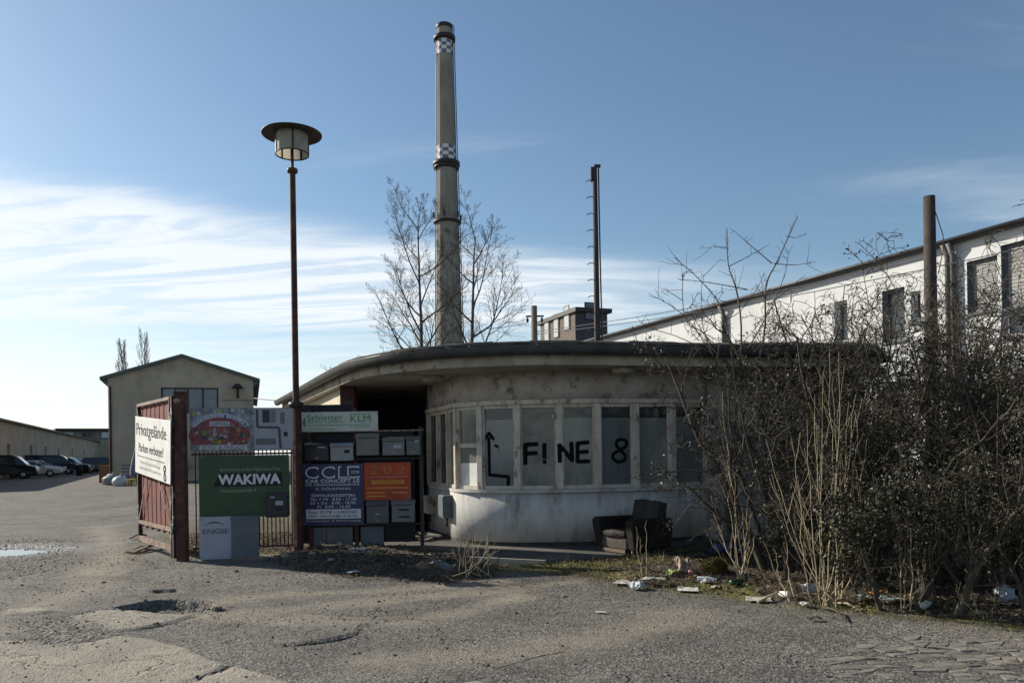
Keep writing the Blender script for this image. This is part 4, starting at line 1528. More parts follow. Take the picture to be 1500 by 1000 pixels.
mb = MB(); mb.lathe([(0.085, -0.1), (0.085, lz_(610)), (0.075, lz_(597)), (0.052, lz_(585)), (0.048, lz_(252))], 16); mb.build('pole', M_rust, lamp)
mb = MB(); mb.lathe([(0.052, 0), (0.115, 0.0), (0.12, 0.05), (0.115, 0.09), (0.052, 0.09)], 16); mb.build('clamp_ring', M_dark, lamp, (0, 0, lz_(597)))
mb = MB(); mb.bar((-0.13, -0.05, 0), (0.02, -0.05, 0), 0.02, 0.05); mb.build('clamp_bracket', M_angle, lamp, (0, 0, lz_(600)))
mb = MB(); mb.lathe([(0.03, -0.04), (0.08, -0.035), (0.09, 0.0), (0.08, 0.03), (0.03, 0.04)], 14); mb.build('collar', M_lampmetal, lamp, (0, 0, lz_(250)))
mb = MB(); mb.lathe([(0.026, 0), (0.026, lz_(222) - lz_(250) + 0.1)], 10); mb.build('stem', M_lampmetal, lamp, (0, 0, lz_(250)))
zl0, zl1 = lz_(226), lz_(197)
M_opal = mat('weathered opal lamp glass', (0.30, 0.29, 0.255), (0.22, 0.21, 0.18), 4, 0.4, c3=(0.16, 0.15, 0.125), s3=3)
_nt = M_opal.node_tree
_tl = _nt.nodes.new('ShaderNodeBsdfTranslucent')
_tl.inputs[0].default_value = (0.70, 0.66, 0.54, 1)
_mx = _nt.nodes.new('ShaderNodeMixShader')
_mx.inputs[0].default_value = 0.28
_nt.links.new(_nt.nodes['Principled BSDF'].outputs[0], _mx.inputs[1])
_nt.links.new(_tl.outputs[0], _mx.inputs[2])
_nt.links.new(_mx.outputs[0], _nt.nodes['Material Output'].inputs['Surface'])
mb = MB()
nn = 5
for k in range(nn):
    mb = MB()
    n = 5
    for j in range(n + 1):
        a = 2 * PI * (k + 0.05 + 0.9 * j / n) / nn
        for r_ in (0.265,):
            for z in (zl0, zl1):
                mb.v.append((r_ * math.cos(a), r_ * math.sin(a), z))
    for j in range(n):
        i, q = j * 2, j * 2 + 2
        mb.face((i, q, q + 1, i + 1), 0, True)
    mb.build('glass_panel', M_opal, lamp)
    a = 2 * PI * k / nn
    mb = MB(); mb.bar((0.262 * math.cos(a), 0.262 * math.sin(a), zl0 - 0.012), (0.262 * math.cos(a), 0.262 * math.sin(a), zl1), 0.03, 0.025, up=(math.cos(a), math.sin(a), 0)); mb.build('rib', M_lampmetal, lamp)
mb = MB(); mb.lathe([(0.25, zl1 - 0.03), (0.09, zl1 - 0.05), (0.09, zl1 - 0.16), (0.03, zl1 - 0.2)], 24); mb.build('lamp_holder', M_white, lamp)
mb = MB(); mb.lathe([(0.258, zl0 - 0.012), (0.27, zl0 - 0.012), (0.27, zl0 + 0.006), (0.258, zl0 + 0.006), (0.258, zl0 - 0.012)], 28); mb.build('lower_ring', M_lampmetal, lamp)
hat = [(0.0, zl1 - 0.005), (0.45, zl1 + 0.00), (0.475, zl1 - 0.012), (0.48, zl1 + 0.004), (0.40, zl1 + 0.035), (0.15, zl1 + 0.075), (0.0, zl1 + 0.09)]
mb = MB(); mb.lathe(hat, 40); mb.build('hat', M_lampmetal, lamp)

# ------------------------------------------------------------------ armchair
ac = gpz(925, 812)
chair = thing('armchair', 'abandoned dark leather armchair against the gatehouse wall', 'armchair', (1.83, 12.25, hz(1.83, 12.25) + 0.0), R(-146))
chair.scale = (0.88, 0.88, 0.9)
M_leather = mat('cracked black leather', (0.014, 0.012, 0.011), (0.024, 0.020, 0.018), 5, 0.72, 0.4, 25, spec=0.2, c3=(0.04, 0.033, 0.028), s3=6)
M_worn = mat('worn brown grey upholstery', (0.095, 0.082, 0.066), (0.06, 0.05, 0.04), 9, 0.9, 0.4, 30)
M_backc = mat('dark brown cushion', (0.036, 0.031, 0.028), (0.026, 0.022, 0.02), 6, 0.75, 0.3, 20)


def softbox(lo, hi, rnd, amp, seed, M=None):
    """a stuffed box: rounded, with sagging and creases"""
    bm = bmesh.new()
    bmesh.ops.create_cube(bm, size=2.0)
    bmesh.ops.subdivide_edges(bm, edges=list(bm.edges), cuts=11, use_grid_fill=True)
    for v in bm.verts:
        q = v.co.copy()
        s_ = q.normalized() * 1.25
        q = q.lerp(s_, rnd * 0.5)
        e = float(fbm(np.array([q.x * 1.6 + seed * 7 + q.z]), np.array([q.y * 1.6 + q.z * 1.3]), seed + 60, 4)[0])
        c = abs(float(fbm(np.array([q.x * 2.5 + q.y * 0.6]), np.array([q.y * 3.2 + seed + q.z * 2]), seed + 80, 2)[0]))
        p_ = Vector([lo[i] + (q[i] + 1) * 0.5 * (hi[i] - lo[i]) for i in range(3)])
        p_ += v.co.normalized() * (e * amp * 2 - max(0, 0.08 - c) * amp * 6)
        v.co = p_
    mb_ = MB()
    mb_.add_bm(bm, 0, M, smooth=True)
    return mb_


# local: front is +x, width along y
softbox((-0.38, -0.33, 0.13), (0.42, 0.33, 0.36), 0.12, 0.012, 1).build('seat_base', M_worn, chair)
MB().cbox((0.425, -0.30, 0.07), (0.445, 0.30, 0.13), 0.008).build('torn_lining', M_wood, chair)
softbox((-0.30, -0.31, 0.32), (0.45, 0.31, 0.44), 0.35, 0.022, 2).build('seat_cushion', M_leather, chair)
for s_ in (-1, 1):
    mb = MB()
    y0, y1 = (0.335, 0.50)
    sec = [(-0.44, 0.12, 0), (0.40, 0.12, 0), (0.47, 0.50, 0), (0.48, 0.60, 0.02), (0.42, 0.64, 0.03), (-0.46, 0.62, 0.03), (-0.48, 0.5, 0.02)]
    n = len(sec)
    for (x, z, f) in sec:
        mb.v.append((x, s_ * (y0 - f * 0.5), z))
    for (x, z, f) in sec:
        mb.v.append((x, s_ * (y1 + (0.03 if z > 0.45 else 0.0)), z))
    for i in range(n):
        j = (i + 1) % n
        q = (i, j, n + j, n + i)
        mb.face(q if s_ < 0 else q[::-1])
    mb.face([i for i in range(n)] if s_ > 0 else [i for i in range(n)][::-1])
    mb.face([n + i for i in range(n)][::-1] if s_ > 0 else [n + i for i in range(n)])
    ao = mb.build('arm', M_leather, chair)
    bv = ao.modifiers.new('soft_edges', 'BEVEL'); bv.width = 0.03; bv.segments = 2
Mb = Matrix.Translation((-0.36, 0, 0.40)) @ Matrix.Rotation(R(-12), 4, 'Y')
softbox((-0.10, -0.33, -0.25), (0.11, 0.33, 0.50), 0.30, 0.025, 3, Mb).build('backrest', M_backc, chair)
for x in (-0.34, 0.36):
    for y in (-0.40, 0.40):
        mb = MB(); mb.tube([(x, y, -0.03), (x, y, 0.125)], [0.02, 0.03], 8); mb.build('leg', M_dark, chair)
# ------------------------------------------------------------------ buildings behind
STREET = Vector((-0.42, 1.0, 0)).normalized()

M_glassbg = glass('far window glass', (0.045, 0.055, 0.065), 0.06, 0.6)


def oriented(name, label, cat, p, ang):
    return thing(name, label, cat, (p.x, p.y, p.z), ang)


# gabled warehouse
M_ware = mat('drab beige render', (0.40, 0.345, 0.26), (0.325, 0.28, 0.21), 0.5, 0.9, 0.2, 12, c3=(0.20, 0.17, 0.135), s3=0.35, lo3=0.55, hi3=0.72)
M_wareroof = mat('grey green roof sheet', (0.10, 0.115, 0.11), (0.075, 0.085, 0.08), 1.5, 0.7)
wl = at(160, 690, 50.0)
wr = at(373, 690, 52.7)
wl.z = wr.z = 0
wdir = (wr - wl)
WW = wdir.length
war = thing('warehouse', 'beige rendered warehouse with low gable and dark upper window', 'building', (wl.x, wl.y, 0), math.atan2(wdir.y, wdir.x))
ze = 6.55
zp = 7.95
WD = 28
for nm, q in (('gable_wall', None),):
    mb = MB()
    wx0, wx1, wz0, wz1 = 3.05, 6.5, 4.35, 6.0
    # gable with a window opening, as a ring of quads
    zr = lambda x: ze + (zp - ze) * (1 - abs(x - WW / 2) / (WW / 2))
    mb.poly([(0, 0, 0), (wx0, 0, 0), (wx0, 0, zr(wx0)), (0, 0, ze)])
    mb.poly([(wx1, 0, 0), (WW, 0, 0), (WW, 0, ze), (wx1, 0, zr(wx1))])
    mb.poly([(wx0, 0, 0), (wx1, 0, 0), (wx1, 0, wz0), (wx0, 0, wz0)])
    mb.poly([(wx0, 0, wz1), (wx1, 0, wz1), (wx1, 0, zr(wx1)), (WW / 2, 0, zp), (wx0, 0, zr(wx0))])
    for a, b in (((wx0, wz0), (wx1, wz0)), ((wx1, wz0), (wx1, wz1)), ((wx1, wz1), (wx0, wz1)), ((wx0, wz1), (wx0, wz0))):
        mb.poly([(a[0], 0, a[1]), (b[0], 0, b[1]), (b[0], 0.25, b[1]), (a[0], 0.25, a[1])])
    mb.build('gable_wall', M_ware, war)
mb = MB(); mb.box((0, 0.002, 0), (0.3, WD, ze)); mb.build('side_wall', M_ware, war)
mb = MB(); mb.box((WW - 0.3, 0.002, 0), (WW, WD, ze)); mb.build('side_wall', M_ware, war)
for s_ in (0, 1):
    mb = MB()
    xe = -0.42 if s_ == 0 else WW + 0.42
    zz = ze - (zp - ze) * 0.42 / (WW / 2)
    a = [(xe, -0.3, zz), (WW / 2, -0.3, zp), (WW / 2, WD, zp), (xe, WD, zz)]
    mb.v += a + [(x, y, z + 0.20) for x, y, z in a]
    for q in ((0, 1, 2, 3), (7, 6, 5, 4), (0, 4, 5, 1), (1, 5, 6, 2), (2, 6, 7, 3), (3, 7, 4, 0)):
        mb.face(q)
    mb.build('roof', M_wareroof, war)
    mb = MB()
    x0_, x1_ = (xe, 0.0) if s_ == 0 else (WW, xe)
    mb.poly([(x0_, -0.02, zz if s_ == 0 else ze - 0.55), (x1_, -0.02, ze - 0.55 if s_ == 0 else zz), (x1_, -0.02, ze)] if s_ == 0 else [(x0_, -0.02, ze - 0.5), (x1_, -0.02, zz), (x0_, -0.02, ze)])
    mb.build('eave_end', M_wareroof, war)
win = MB()
for x in (wx0 + 0.05, wx0 + 0.85, wx0 + 1.6, wx0 + 2.5, wx1 - 0.05):
    win.box((x - 0.05, 0.10, wz0), (x + 0.05, 0.16, wz1))
win.box((wx0, 0.098, wz0), (wx1, 0.155, wz0 + 0.08)); win.box((wx0, 0.098, wz1 - 0.08), (wx1, 0.155, wz1))
wo = win.build('window', M_dark, war)
for k, (a, b) in enumerate(((0.1, 0.8), (0.9, 1.55), (1.65, 2.45), (2.55, 3.4))):
    mb = MB(); mb.box((wx0 + a, 0.13, wz0 + 0.08), (wx0 + b, 0.14, wz1 - 0.08))
    mb.build('pane', mat('dim blue pane', (0.14, 0.17, 0.20), (0.10, 0.12, 0.145), 1.0, 0.15, spec=0.5) if k != 1 else M_glassbg, wo)
fl = MB()
fl.tube([(7.7, -0.05, 5.35), (7.7, -0.12, 5.65), (7.7, -0.35, 5.95)], 0.07, 8)
fl.build('lamp_arm', M_dark, war)
fl = MB(); fl.lathe([(0.0, 0.32), (0.14, 0.30), (0.36, 0.05), (0.36, 0.0), (0.0, 0.02)], 14, c=(7.7, -0.4, 5.95)); fl.build('lamp_shade', M_dark, war)
mb = MB(); mb.box((6.7, -0.012, 5.18), (WW, -0.003, 5.22)); mb.build('cable', M_dark, war)
mb = MB(); mb.tube([(0.12, -0.1, 0.0), (0.12, -0.1, ze - 0.5)], 0.07, 8); mb.build('downpipe', M_rust, war)

# low shed along the left side
M_shed = mat('grey beige shed wall', (0.40, 0.34, 0.255), (0.31, 0.265, 0.20), 0.4, 0.9, 0.2, 10)
M_shedroof = mat('weathered shed roof', (0.15, 0.145, 0.125), (0.11, 0.105, 0.09), 0.8, 0.85)
s0 = Vector((-0.6427 * 46, 46, 0))
ZE = 4.9
p0 = at(0, 613, (ZE - EYE) / ray(0, 613)[2])
p1 = at(151, 647, (ZE - EYE) / ray(151, 647)[2])
sd = Vector((p1.x - p0.x, p1.y - p0.y, 0)).normalized()
sa = Vector((p0.x, p0.y, 0)) - sd * 22
SL = 22 + 115
shed = thing('long_shed', 'long low rendered shed with dark doors behind the parked cars', 'building', (sa.x, sa.y, 0), math.atan2(sd.y, sd.x))
# local x along the street, wall at y=0 facing -y (street), shed body to +y
ops = []
for px in (13, 46, 67, 86, 106, 123, 140):
    r = ray(px, 670)
    # intersect with wall line
    A = np.array([[r[0], -sd.x], [r[1], -sd.y]])
    tt = np.linalg.solve(A, np.array([sa.x, sa.y]))
    ops.append(tt[1])
mb = MB()
xs_ = [0.0]
DWD, DH = 1.5, 2.9
edges_ = []
for k, x in enumerate(ops):
    edges_.append((x - DWD / 2, x + DWD / 2))
cur = 0.0
for (a, b) in edges_:
    mb.poly([(cur, 0, 0), (a, 0, 0), (a, 0, ZE), (cur, 0, ZE)])
    mb.poly([(a, 0, DH), (b, 0, DH), (b, 0, ZE), (a, 0, ZE)])
    mb.poly([(a, 0, 0), (a, 0.35, 0), (a, 0.35, DH), (a, 0, DH)])
    mb.poly([(b, 0, 0), (b, 0, DH), (b, 0.35, DH), (b, 0.35, 0)])
    cur = b
mb.poly([(cur, 0, 0), (SL, 0, 0), (SL, 0, ZE), (cur, 0, ZE)])
mb.build('wall', M_shed, shed)
for k, (a, b) in enumerate(edges_):
    dm = MB().box((a, 0.28, 0), (b, 0.34, DH))
    d_ = dm.build('door', mat('brown shed door', (0.085, 0.05, 0.035), None, 2) if k in (0, 1) else M_dark, shed)
    MB().box((a + 0.15, 0.255, DH - 0.9), (b - 0.15, 0.275, DH - 0.2)).build('pane', M_glassbg, d_)
mb = MB()
mb.poly([(-1, -0.5, ZE - 0.05), (SL, -0.5, ZE - 0.05), (SL, 9, ZE + 2.1), (-1, 9, ZE + 2.1)])
mb.poly([(-1, -0.5, ZE - 0.22), (SL, -0.5, ZE - 0.22), (SL, -0.5, ZE - 0.05), (-1, -0.5, ZE - 0.05)])
mb.poly([(-1, -0.5, ZE - 0.22), (-1, 9, ZE - 0.22), (SL, 9, ZE - 0.22), (SL, -0.5, ZE - 0.22)])
mb.poly([(-1, 9, ZE + 2.1), (SL, 9, ZE + 2.1), (SL, 18, ZE - 0.05), (-1, 18, ZE - 0.05)])
mb.build('roof', M_shedroof, shed)
mb = MB(); mb.poly([(SL, 0, 0), (SL, 18, 0), (SL, 18, ZE), (SL, 9, ZE + 2), (SL, 0, ZE)]); mb.build('end_wall', M_shed, shed)

# flat-roofed hall far behind
fa, fb = at(84, 660, 155), at(190, 660, 162)
fd = Vector((fb.x - fa.x, fb.y - fa.y, 0))
hall = thing('far_hall', 'far flat-roofed hall with a clerestory strip of windows left of the warehouse', 'building', (fa.x, fa.y, 0), math.atan2(fd.y, fd.x))
HL = fd.length
mb = MB(); mb.box((0, 0, 0), (HL, 12, 5.0)); mb.build('wall', M_shed, hall)
mb = MB(); mb.box((0.0, 0.4, 5.0), (HL, 11, 6.9)); mb.build('clerestory', mat('grey clerestory', (0.16, 0.17, 0.18), None, 1), hall)
mb = MB(); mb.box((-0.3, -0.4, 6.9), (HL + 0.3, 12, 7.35)); mb.build('roof', M_dark, hall)
for k in range(6):
    x = 0.9 + k * 2.3
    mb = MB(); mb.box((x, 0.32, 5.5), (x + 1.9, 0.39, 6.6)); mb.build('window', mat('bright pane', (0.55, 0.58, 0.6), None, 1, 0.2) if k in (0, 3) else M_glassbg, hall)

# long white building at the right
M_wh = mat('sunlit white render', (0.54, 0.55, 0.55), (0.47, 0.48, 0.48), 0.6, 0.9, 0.1, 15, c3=(0.42, 0.41, 0.39), s3=0.7, stretch=(1, 1, 0.5), lo3=0.56, hi3=0.70)
ZR = 7.7
q0 = at(1500, 330, (ZR - EYE) / ray(1500, 330)[2])
q1 = at(890, 495, (ZR - EYE) / ray(890, 495)[2])
bd = Vector((q1.x - q0.x, q1.y - q0.y, 0)).normalized()
ba = Vector((q0.x, q0.y, 0)) - bd * 9.0
BL = (Vector((q1.x, q1.y, 0)) - ba).length + 3.0
wb = thing('long_building', 'long white rendered building with dark eaves rising behind the shrubs', 'building', (ba.x, ba.y, 0), math.atan2(bd.y, bd.x))
# local x along the wall away from the viewer; street side faces +y


def on_wall(px, py):
    r = ray(px, py)
    A = np.array([[r[0], -bd.x], [r[1], -bd.y]])
    tt = np.linalg.solve(A, np.array([ba.x, ba.y]))
    return tt[1], EYE + r[2] * tt[0]


wins = []
for (x0_, x1_, yt, yb, kind) in ((1222, 1242, 443, 500, 'n'), (1292, 1326, 427, 497, 'w'), (1334, 1349, 428, 470, 'n'), (1416, 1462, 384, 452, 's'), (1466, 1540, 360, 440, 's'), (1466, 1530, 458, 486, 'n'),
                                 (1160, 1180, 545, 620, 'n'), (1292, 1326, 560, 640, 'w'), (1416, 1470, 560, 660, 'w')):
    xa, za = on_wall((x0_), yt)
    xb, zb_ = on_wall((x1_), yb)
    if zb_ > za:
        za, zb_ = zb_, za
    wins.append((min(xa, xb), max(xa, xb), zb_, za, kind))
mb = MB()
ev = sorted(set([0.0, BL] + [w_[0] for w_ in wins] + [w_[1] for w_ in wins]))
for i in range(len(ev) - 1):
    a, b = ev[i], ev[i + 1]
    holes = sorted([(w_[2], w_[3]) for w_ in wins if w_[0] <= a + 1e-6 and w_[1] >= b - 1e-6])
    z = 0.0
    for (h0, h1) in holes:
        if h0 > z:
            mb.poly([(a, 0, z), (b, 0, z), (b, 0, h0), (a, 0, h0)][::-1])
        z = max(z, h1)
    mb.poly([(a, 0, z), (b, 0, z), (b, 0, ZR), (a, 0, ZR)][::-1])
mb.build('wall', M_wh, wb)
M_mast0 = mat('dull grey downpipe', (0.11, 0.105, 0.10), None, 3, 0.6)
M_shut = mat('grey shutter', (0.30, 0.30, 0.29), (0.24, 0.24, 0.23), 3, 0.7)
for (a, b, z0, z1, kind) in wins:
    mb = MB()
    dp = -0.22
    mb.poly([(a, 0, z0), (a, 0, z1), (a, dp, z1), (a, dp, z0)]); mb.poly([(b, 0, z0), (b, dp, z0), (b, dp, z1), (b, 0, z1)])
    mb.poly([(a, 0, z0), (a, dp, z0), (b, dp, z0), (b, 0, z0)]); mb.poly([(a, 0, z1), (b, 0, z1), (b, dp, z1), (a, dp, z1)])
    mb.box((a, dp + 0.02, z0), (a + 0.09, dp + 0.08, z1)); mb.box((b - 0.09, dp + 0.02, z0), (b, dp + 0.08, z1))
    mb.box((a + 0.092, dp + 0.02, z0), (b - 0.092, dp + 0.08, z0 + 0.09)); mb.box((a + 0.092, dp + 0.02, z1 - 0.09), (b - 0.092, dp + 0.08, z1))
    wo = mb.build('window', M_wh if kind == 'n' else M_greysheet, wb)
    if kind == 's':
        n = 16
        for k in range(n):
            zz = z0 + 0.09 + (z1 - z0 - 0.18) * (k + 0.5) / n
            MB().box((a + 0.1, dp + 0.0, zz - (z1 - z0) * 0.026), (b - 0.1, dp + 0.06, zz + (z1 - z0) * 0.022)).build('slat', M_shut, wo)
    MB().box((a + 0.09, dp - 0.02, z0 + 0.09), (b - 0.09, dp - 0.005, z1 - 0.09)).build('pane', M_glassbg, wo)
    MB().box((a - 0.06, -0.05, z0 - 0.07), (b + 0.06, 0.08, z0 - 0.005)).build('sill', M_greysheet, wo)
mb = MB(); mb.box((-0.5, -9, ZR), (BL + 0.4, 0.26, ZR + 0.07)); mb.box((-0.5, -9, ZR + 0.07), (BL + 0.4, 0.18, ZR + 0.18)); mb.build('roof', mat('dark eaves', (0.06, 0.058, 0.055), (0.09, 0.085, 0.08), 2, 0.8), wb)
mb = MB(); mb.tube([(-0.5, 0.33, ZR + 0.08), (BL + 0.3, 0.33, ZR + 0.08)], 0.06, 8); mb.build('gutter', M_gutter, wb)
for px in (1392, 1400, 1062):
    x, z = on_wall(px, 380)
    mb = MB(); mb.tube([(x, 0.32, ZR), (x, 0.12, ZR - 0.4), (x, 0.12, 0)], 0.10 if px < 1300 else 0.085, 8); mb.build('downpipe', M_mast0, wb)
mb = MB(); mb.box((BL - 0.3, -9, 0), (BL, -0.002, ZR)); mb.build('end_wall', M_wh, wb)

# dark brick tower block in the distance
M_bricks = mat('far brown brick', (0.17, 0.14, 0.118), (0.135, 0.112, 0.095), 3, 0.9)
M_brickshade = mat('shaded brick side', (0.05, 0.052, 0.06), (0.04, 0.042, 0.05), 2, 0.7)  # darker tone paints the shade on the sides turned from the sun
td = 66.0
tc_ = at(843, 495, td)
tb = at(792, 495, td * 1.085)
te = at(890, 495, td + 1.0)
z_top = at(843, 457, td).z
z_topb = z_top - 0.15
tower = thing('brick_block', 'distant brown brick block with sloping dark roof behind the gatehouse', 'building', (tc_.x, tc_.y, 0))
T0 = Vector((tc_.x, tc_.y, 0))
P_ = [Vector((p.x, p.y, 0)) - T0 for p in (tb, tc_, te)]
P_.append(P_[0] + P_[2] - P_[1])


def wquad(a, b, u0, u1, z0, z1, off=0.0):
    t = (b - a)
    n_ = Vector((t.y, -t.x, 0)).normalized() * off
    A, B = a + t * u0 + n_, a + t * u1 + n_
    return [(A.x, A.y, z0), (B.x, B.y, z0), (B.x, B.y, z1), (A.x, A.y, z1)]


for nm, a, b, za, zb2, mt in (('brick_wall', P_[0], P_[1], z_topb, z_top, M_bricks), ('shaded_wall', P_[1], P_[2], z_top, z_top, M_brickshade), ('back_wall', P_[2], P_[3], z_top, z_topb, M_brickshade), ('back_wall', P_[3], P_[0], z_topb, z_topb, M_brickshade)):
    mb = MB(); mb.poly([(a.x, a.y, 0), (b.x, b.y, 0), (b.x, b.y, zb2), (a.x, a.y, za)]); mb.build(nm, mt, tower)
mb = MB()
c_ = sum(P_, Vector()) / 4
ro = [(p + (p - c_).normalized() * 0.5) for p in P_]
zz = [z_topb, z_top, z_top, z_topb]
mb.v += [(ro[i].x, ro[i].y, zz[i]) for i in range(4)] + [(ro[i].x, ro[i].y, zz[i] + 0.35) for i in range(4)]
for q in ((3, 2, 1, 0), (4, 5, 6, 7), (0, 1, 5, 4), (1, 2, 6, 5), (2, 3, 7, 6), (3, 0, 4, 7)):
    mb.face(q)
mb.build('roof', M_dark, tower)
zw = at(820, 481, td * 1.1).z
for u0, dz in ((0.12, -0.5), (0.40, -0.2), (0.70, 0.2)):
    fr = MB(); fr.poly(wquad(P_[0], P_[1], u0, u0 + 0.17, zw - 1.2 + dz, zw + 0.9 + dz, 0.06)); wo = fr.build('window', M_dark, tower)
    MB().poly(wquad(P_[0], P_[1], u0 + 0.03, u0 + 0.15, zw - 1.1 + dz, zw + 0.8 + dz, 0.10)).build('pane', mat('pale pane', (0.5, 0.52, 0.52), None, 1, 0.2), wo)  # panes take one pale base colour
fr = MB(); fr.poly(wquad(P_[1], P_[2], 0.28, 0.62, zw - 0.3, zw + 1.2, 0.06)); wo = fr.build('window', M_dark, tower)
MB().poly(wquad(P_[1], P_[2], 0.31, 0.59, zw - 0.2, zw + 1.1, 0.10)).build('pane', mat('dusky pane', (0.10, 0.11, 0.15), None, 1, 0.1), wo)

# ------------------------------------------------------------------ chimney
CD = 110.0


def cz(py, px=655):
    return at(px, py, CD).z


cb = at(658, 500, CD)
chim = thing('factory_chimney', 'tall pale concrete factory chimney with two chequered warning bands', 'chimney', (cb.x, cb.y, 0))
M_chim = mat('weathered concrete shaft', (0.27, 0.25, 0.215), (0.215, 0.20, 0.17), 0.25, 0.9, 0.2, 3, stretch=(1, 1, 0.3), c3=(0.13, 0.118, 0.10), s3=0.22)
M_chk1 = flat('chequer white', (0.62, 0.60, 0.57))
M_chk2 = flat('chequer grey', (0.13, 0.14, 0.20))


def cr(z):
    """shaft radius by height"""
    zs = [0, cz(500), cz(430), cz(320), cz(243), cz(90), cz(38)]
    rs_ = [2.35, 1.80, 1.68, 1.50, 1.32, 1.10, 1.02]
    return float(np.interp(z, zs, rs_))


hs = list(np.linspace(0, cz(38), 30))
mb = MB(); mb.lathe([(cr(z), z) for z in hs], 20, smooth=False, close=True); mb.build('shaft', M_chim, chim)
for (ya, yb) in ((61.5, 82), (215.5, 236.5)):
    mb = MB()
    z0, z1 = cz(yb), cz(ya)
    n, rows = 20, 4
    for r_ in range(rows + 1):
        z = z0 + (z1 - z0) * r_ / rows
        for k in range(n):
            a = 2 * PI * k / n
            rr = cr(z) + 0.04
            mb.v.append((rr * math.cos(a), rr * math.sin(a), z))
    for r_ in range(rows):
        for k in range(n):
            k2 = (k + 1) % n
            mb.face((r_ * n + k, r_ * n + k2, (r_ + 1) * n + k2, (r_ + 1) * n + k), ((k // 2) + r_) % 2)
    mb.build('chequer_band', [M_chk1, M_chk2], chim)
for py, ex in ((57.5, 0.45), (241, 0.55), (245.5, 0.42), (326, 0.42)):
    z = cz(py)
    r_ = cr(z)
    hh_ = 0.25 if py < 300 else 0.14
    mb = MB(); mb.lathe([(r_, -hh_ - 0.03), (r_ + ex, -hh_), (r_ + ex, hh_), (r_, hh_ + 0.03)], 28, c=(0, 0, z)); rg = mb.build('platform_ring', M_dark, chim)
for k in range(6):
    a = 2 * PI * k / 6 + 0.4
    z = cz(321)
    mb = MB(); mb.box((-0.14, -0.14, 0), (0.14, 0.14, 0.7), M=Matrix.Translation((1.95 * math.cos(a), 1.95 * math.sin(a), z))); mb.build('antenna_box', M_dark, chim)
la = R(-25)
mb = MB()
for off in (-0.22, 0.22):
    P2 = []
    for z in np.linspace(3, cz(40), 14):
        r_ = cr(z) + 0.35
        P2.append((r_ * math.cos(la) - off * math.sin(la), r_ * math.sin(la) + off * math.cos(la), z))
    mb.tube(P2, 0.06, 4)
mb.build('ladder', M_dark, chim)
mb = MB(); P2 = [((cr(z) + 0.15) * math.cos(R(200)), (cr(z) + 0.15) * math.sin(R(200)), z) for z in np.linspace(3, cz(60), 12)]; mb.tube(P2, 0.07, 4); mb.build('cable_duct', M_dark, chim)
mb = MB(); r_ = cr(cz(38)); mb.lathe([(r_ + 0.002, -0.5), (r_ + 0.12, -0.4), (r_ + 0.12, 0.02), (r_ - 0.3, 0.02), (r_ - 0.3, -1.0)], 20, c=(0, 0, cz(38))); mb.build('rim', M_dark, chim)

# ------------------------------------------------------------------ poles and wires
M_mast = mat('dark weathered steel', (0.048, 0.037, 0.031), (0.03, 0.025, 0.023), 6, 0.8, 0.2, 40, c3=(0.075, 0.045, 0.032), s3=2.5)
pb_ = at(875, 495, 20.6)
mast = thing('climbing_mast', 'slender rusty mast with side rungs rising behind the gatehouse roof', 'mast', (pb_.x, pb_.y, 0))
zt_ = at(870, 247, 20.6).z
mb = MB(); mb.tube([(0, 0, 0), (0, 0, 4), (0.0, 0, zt_)], [0.09, 0.082, 0.06], 10); mb.build('shaft', M_mast, mast)
mb = MB(); mb.cbox((-0.11, -0.09, zt_ - 0.32), (0.05, 0.09, zt_ + 0.02), 0.01); mb.cbox((-0.02, -0.06, zt_ + 0.03), (0.15, 0.06, zt_ + 0.09), 0.01); mb.build('head', M_dark, mast)
for k in range(14):
    z = 3.0 + (zt_ - 3.3) * k / 13
    mb = MB(); mb.tube([(-0.04, 0, z), (-0.16, 0, z + 0.0), (-0.23, 0, z - 0.04)], 0.012, 5); mb.build('rung', M_dark, mast)
mb = MB(); mb.tube([(0.11, -0.05, 0), (0.12, -0.05, 4.5), (0.10, -0.06, 6.4), (0.09, -0.05, zt_)], 0.02, 5); mb.build('cable', M_dark, mast)

pw = at(783, 495, 31)
up = thing('utility_pole', 'short dark timber utility pole with crossarm behind the gatehouse roof', 'pole', (pw.x, pw.y, 0))
ztp = at(783, 448, 31).z
mb = MB(); mb.tube([(0, 0, 0), (0, 0, ztp)], [0.15, 0.12], 10); mb.build('shaft', M_wood, up)
mb = MB(); mb.bar((-0.32, 0.12, ztp - 0.38), (0.38, 0.12, ztp - 0.38), 0.07, 0.06); mb.build('crossarm', M_dark, up)
for x in (-0.26, 0.30):
    mb = MB(); mb.lathe([(0.02, -0.25), (0.05, -0.2), (0.05, -0.1), (0.03, -0.05)], 8, c=(x, 0.12, ztp - 0.38)); mb.build('insulator', M_dark, up)

pr_ = at(1364, 480, 14.3)
sp = thing('steel_pole', 'thick rusty steel pole standing in the shrubs at the right', 'pole', (pr_.x, pr_.y, 0))
ztp2 = at(1358, 288, 14.3).z
mb = MB(); mb.tube([(0, 0, -0.1), (0, 0, ztp2)], [0.125, 0.10], 14); mb.build('shaft', M_mast, sp)
mb = MB(); mb.tube([(0.10, 0, ztp2 - 0.25), (0.16, -0.03, ztp2 - 0.5), (0.24, 0, ztp2 - 0.7), (0.25, 0.02, ztp2 - 0.95), (0.14, 0, ztp2 - 1.4)], 0.008, 5); mb.build('loose_wire', M_dark, sp)

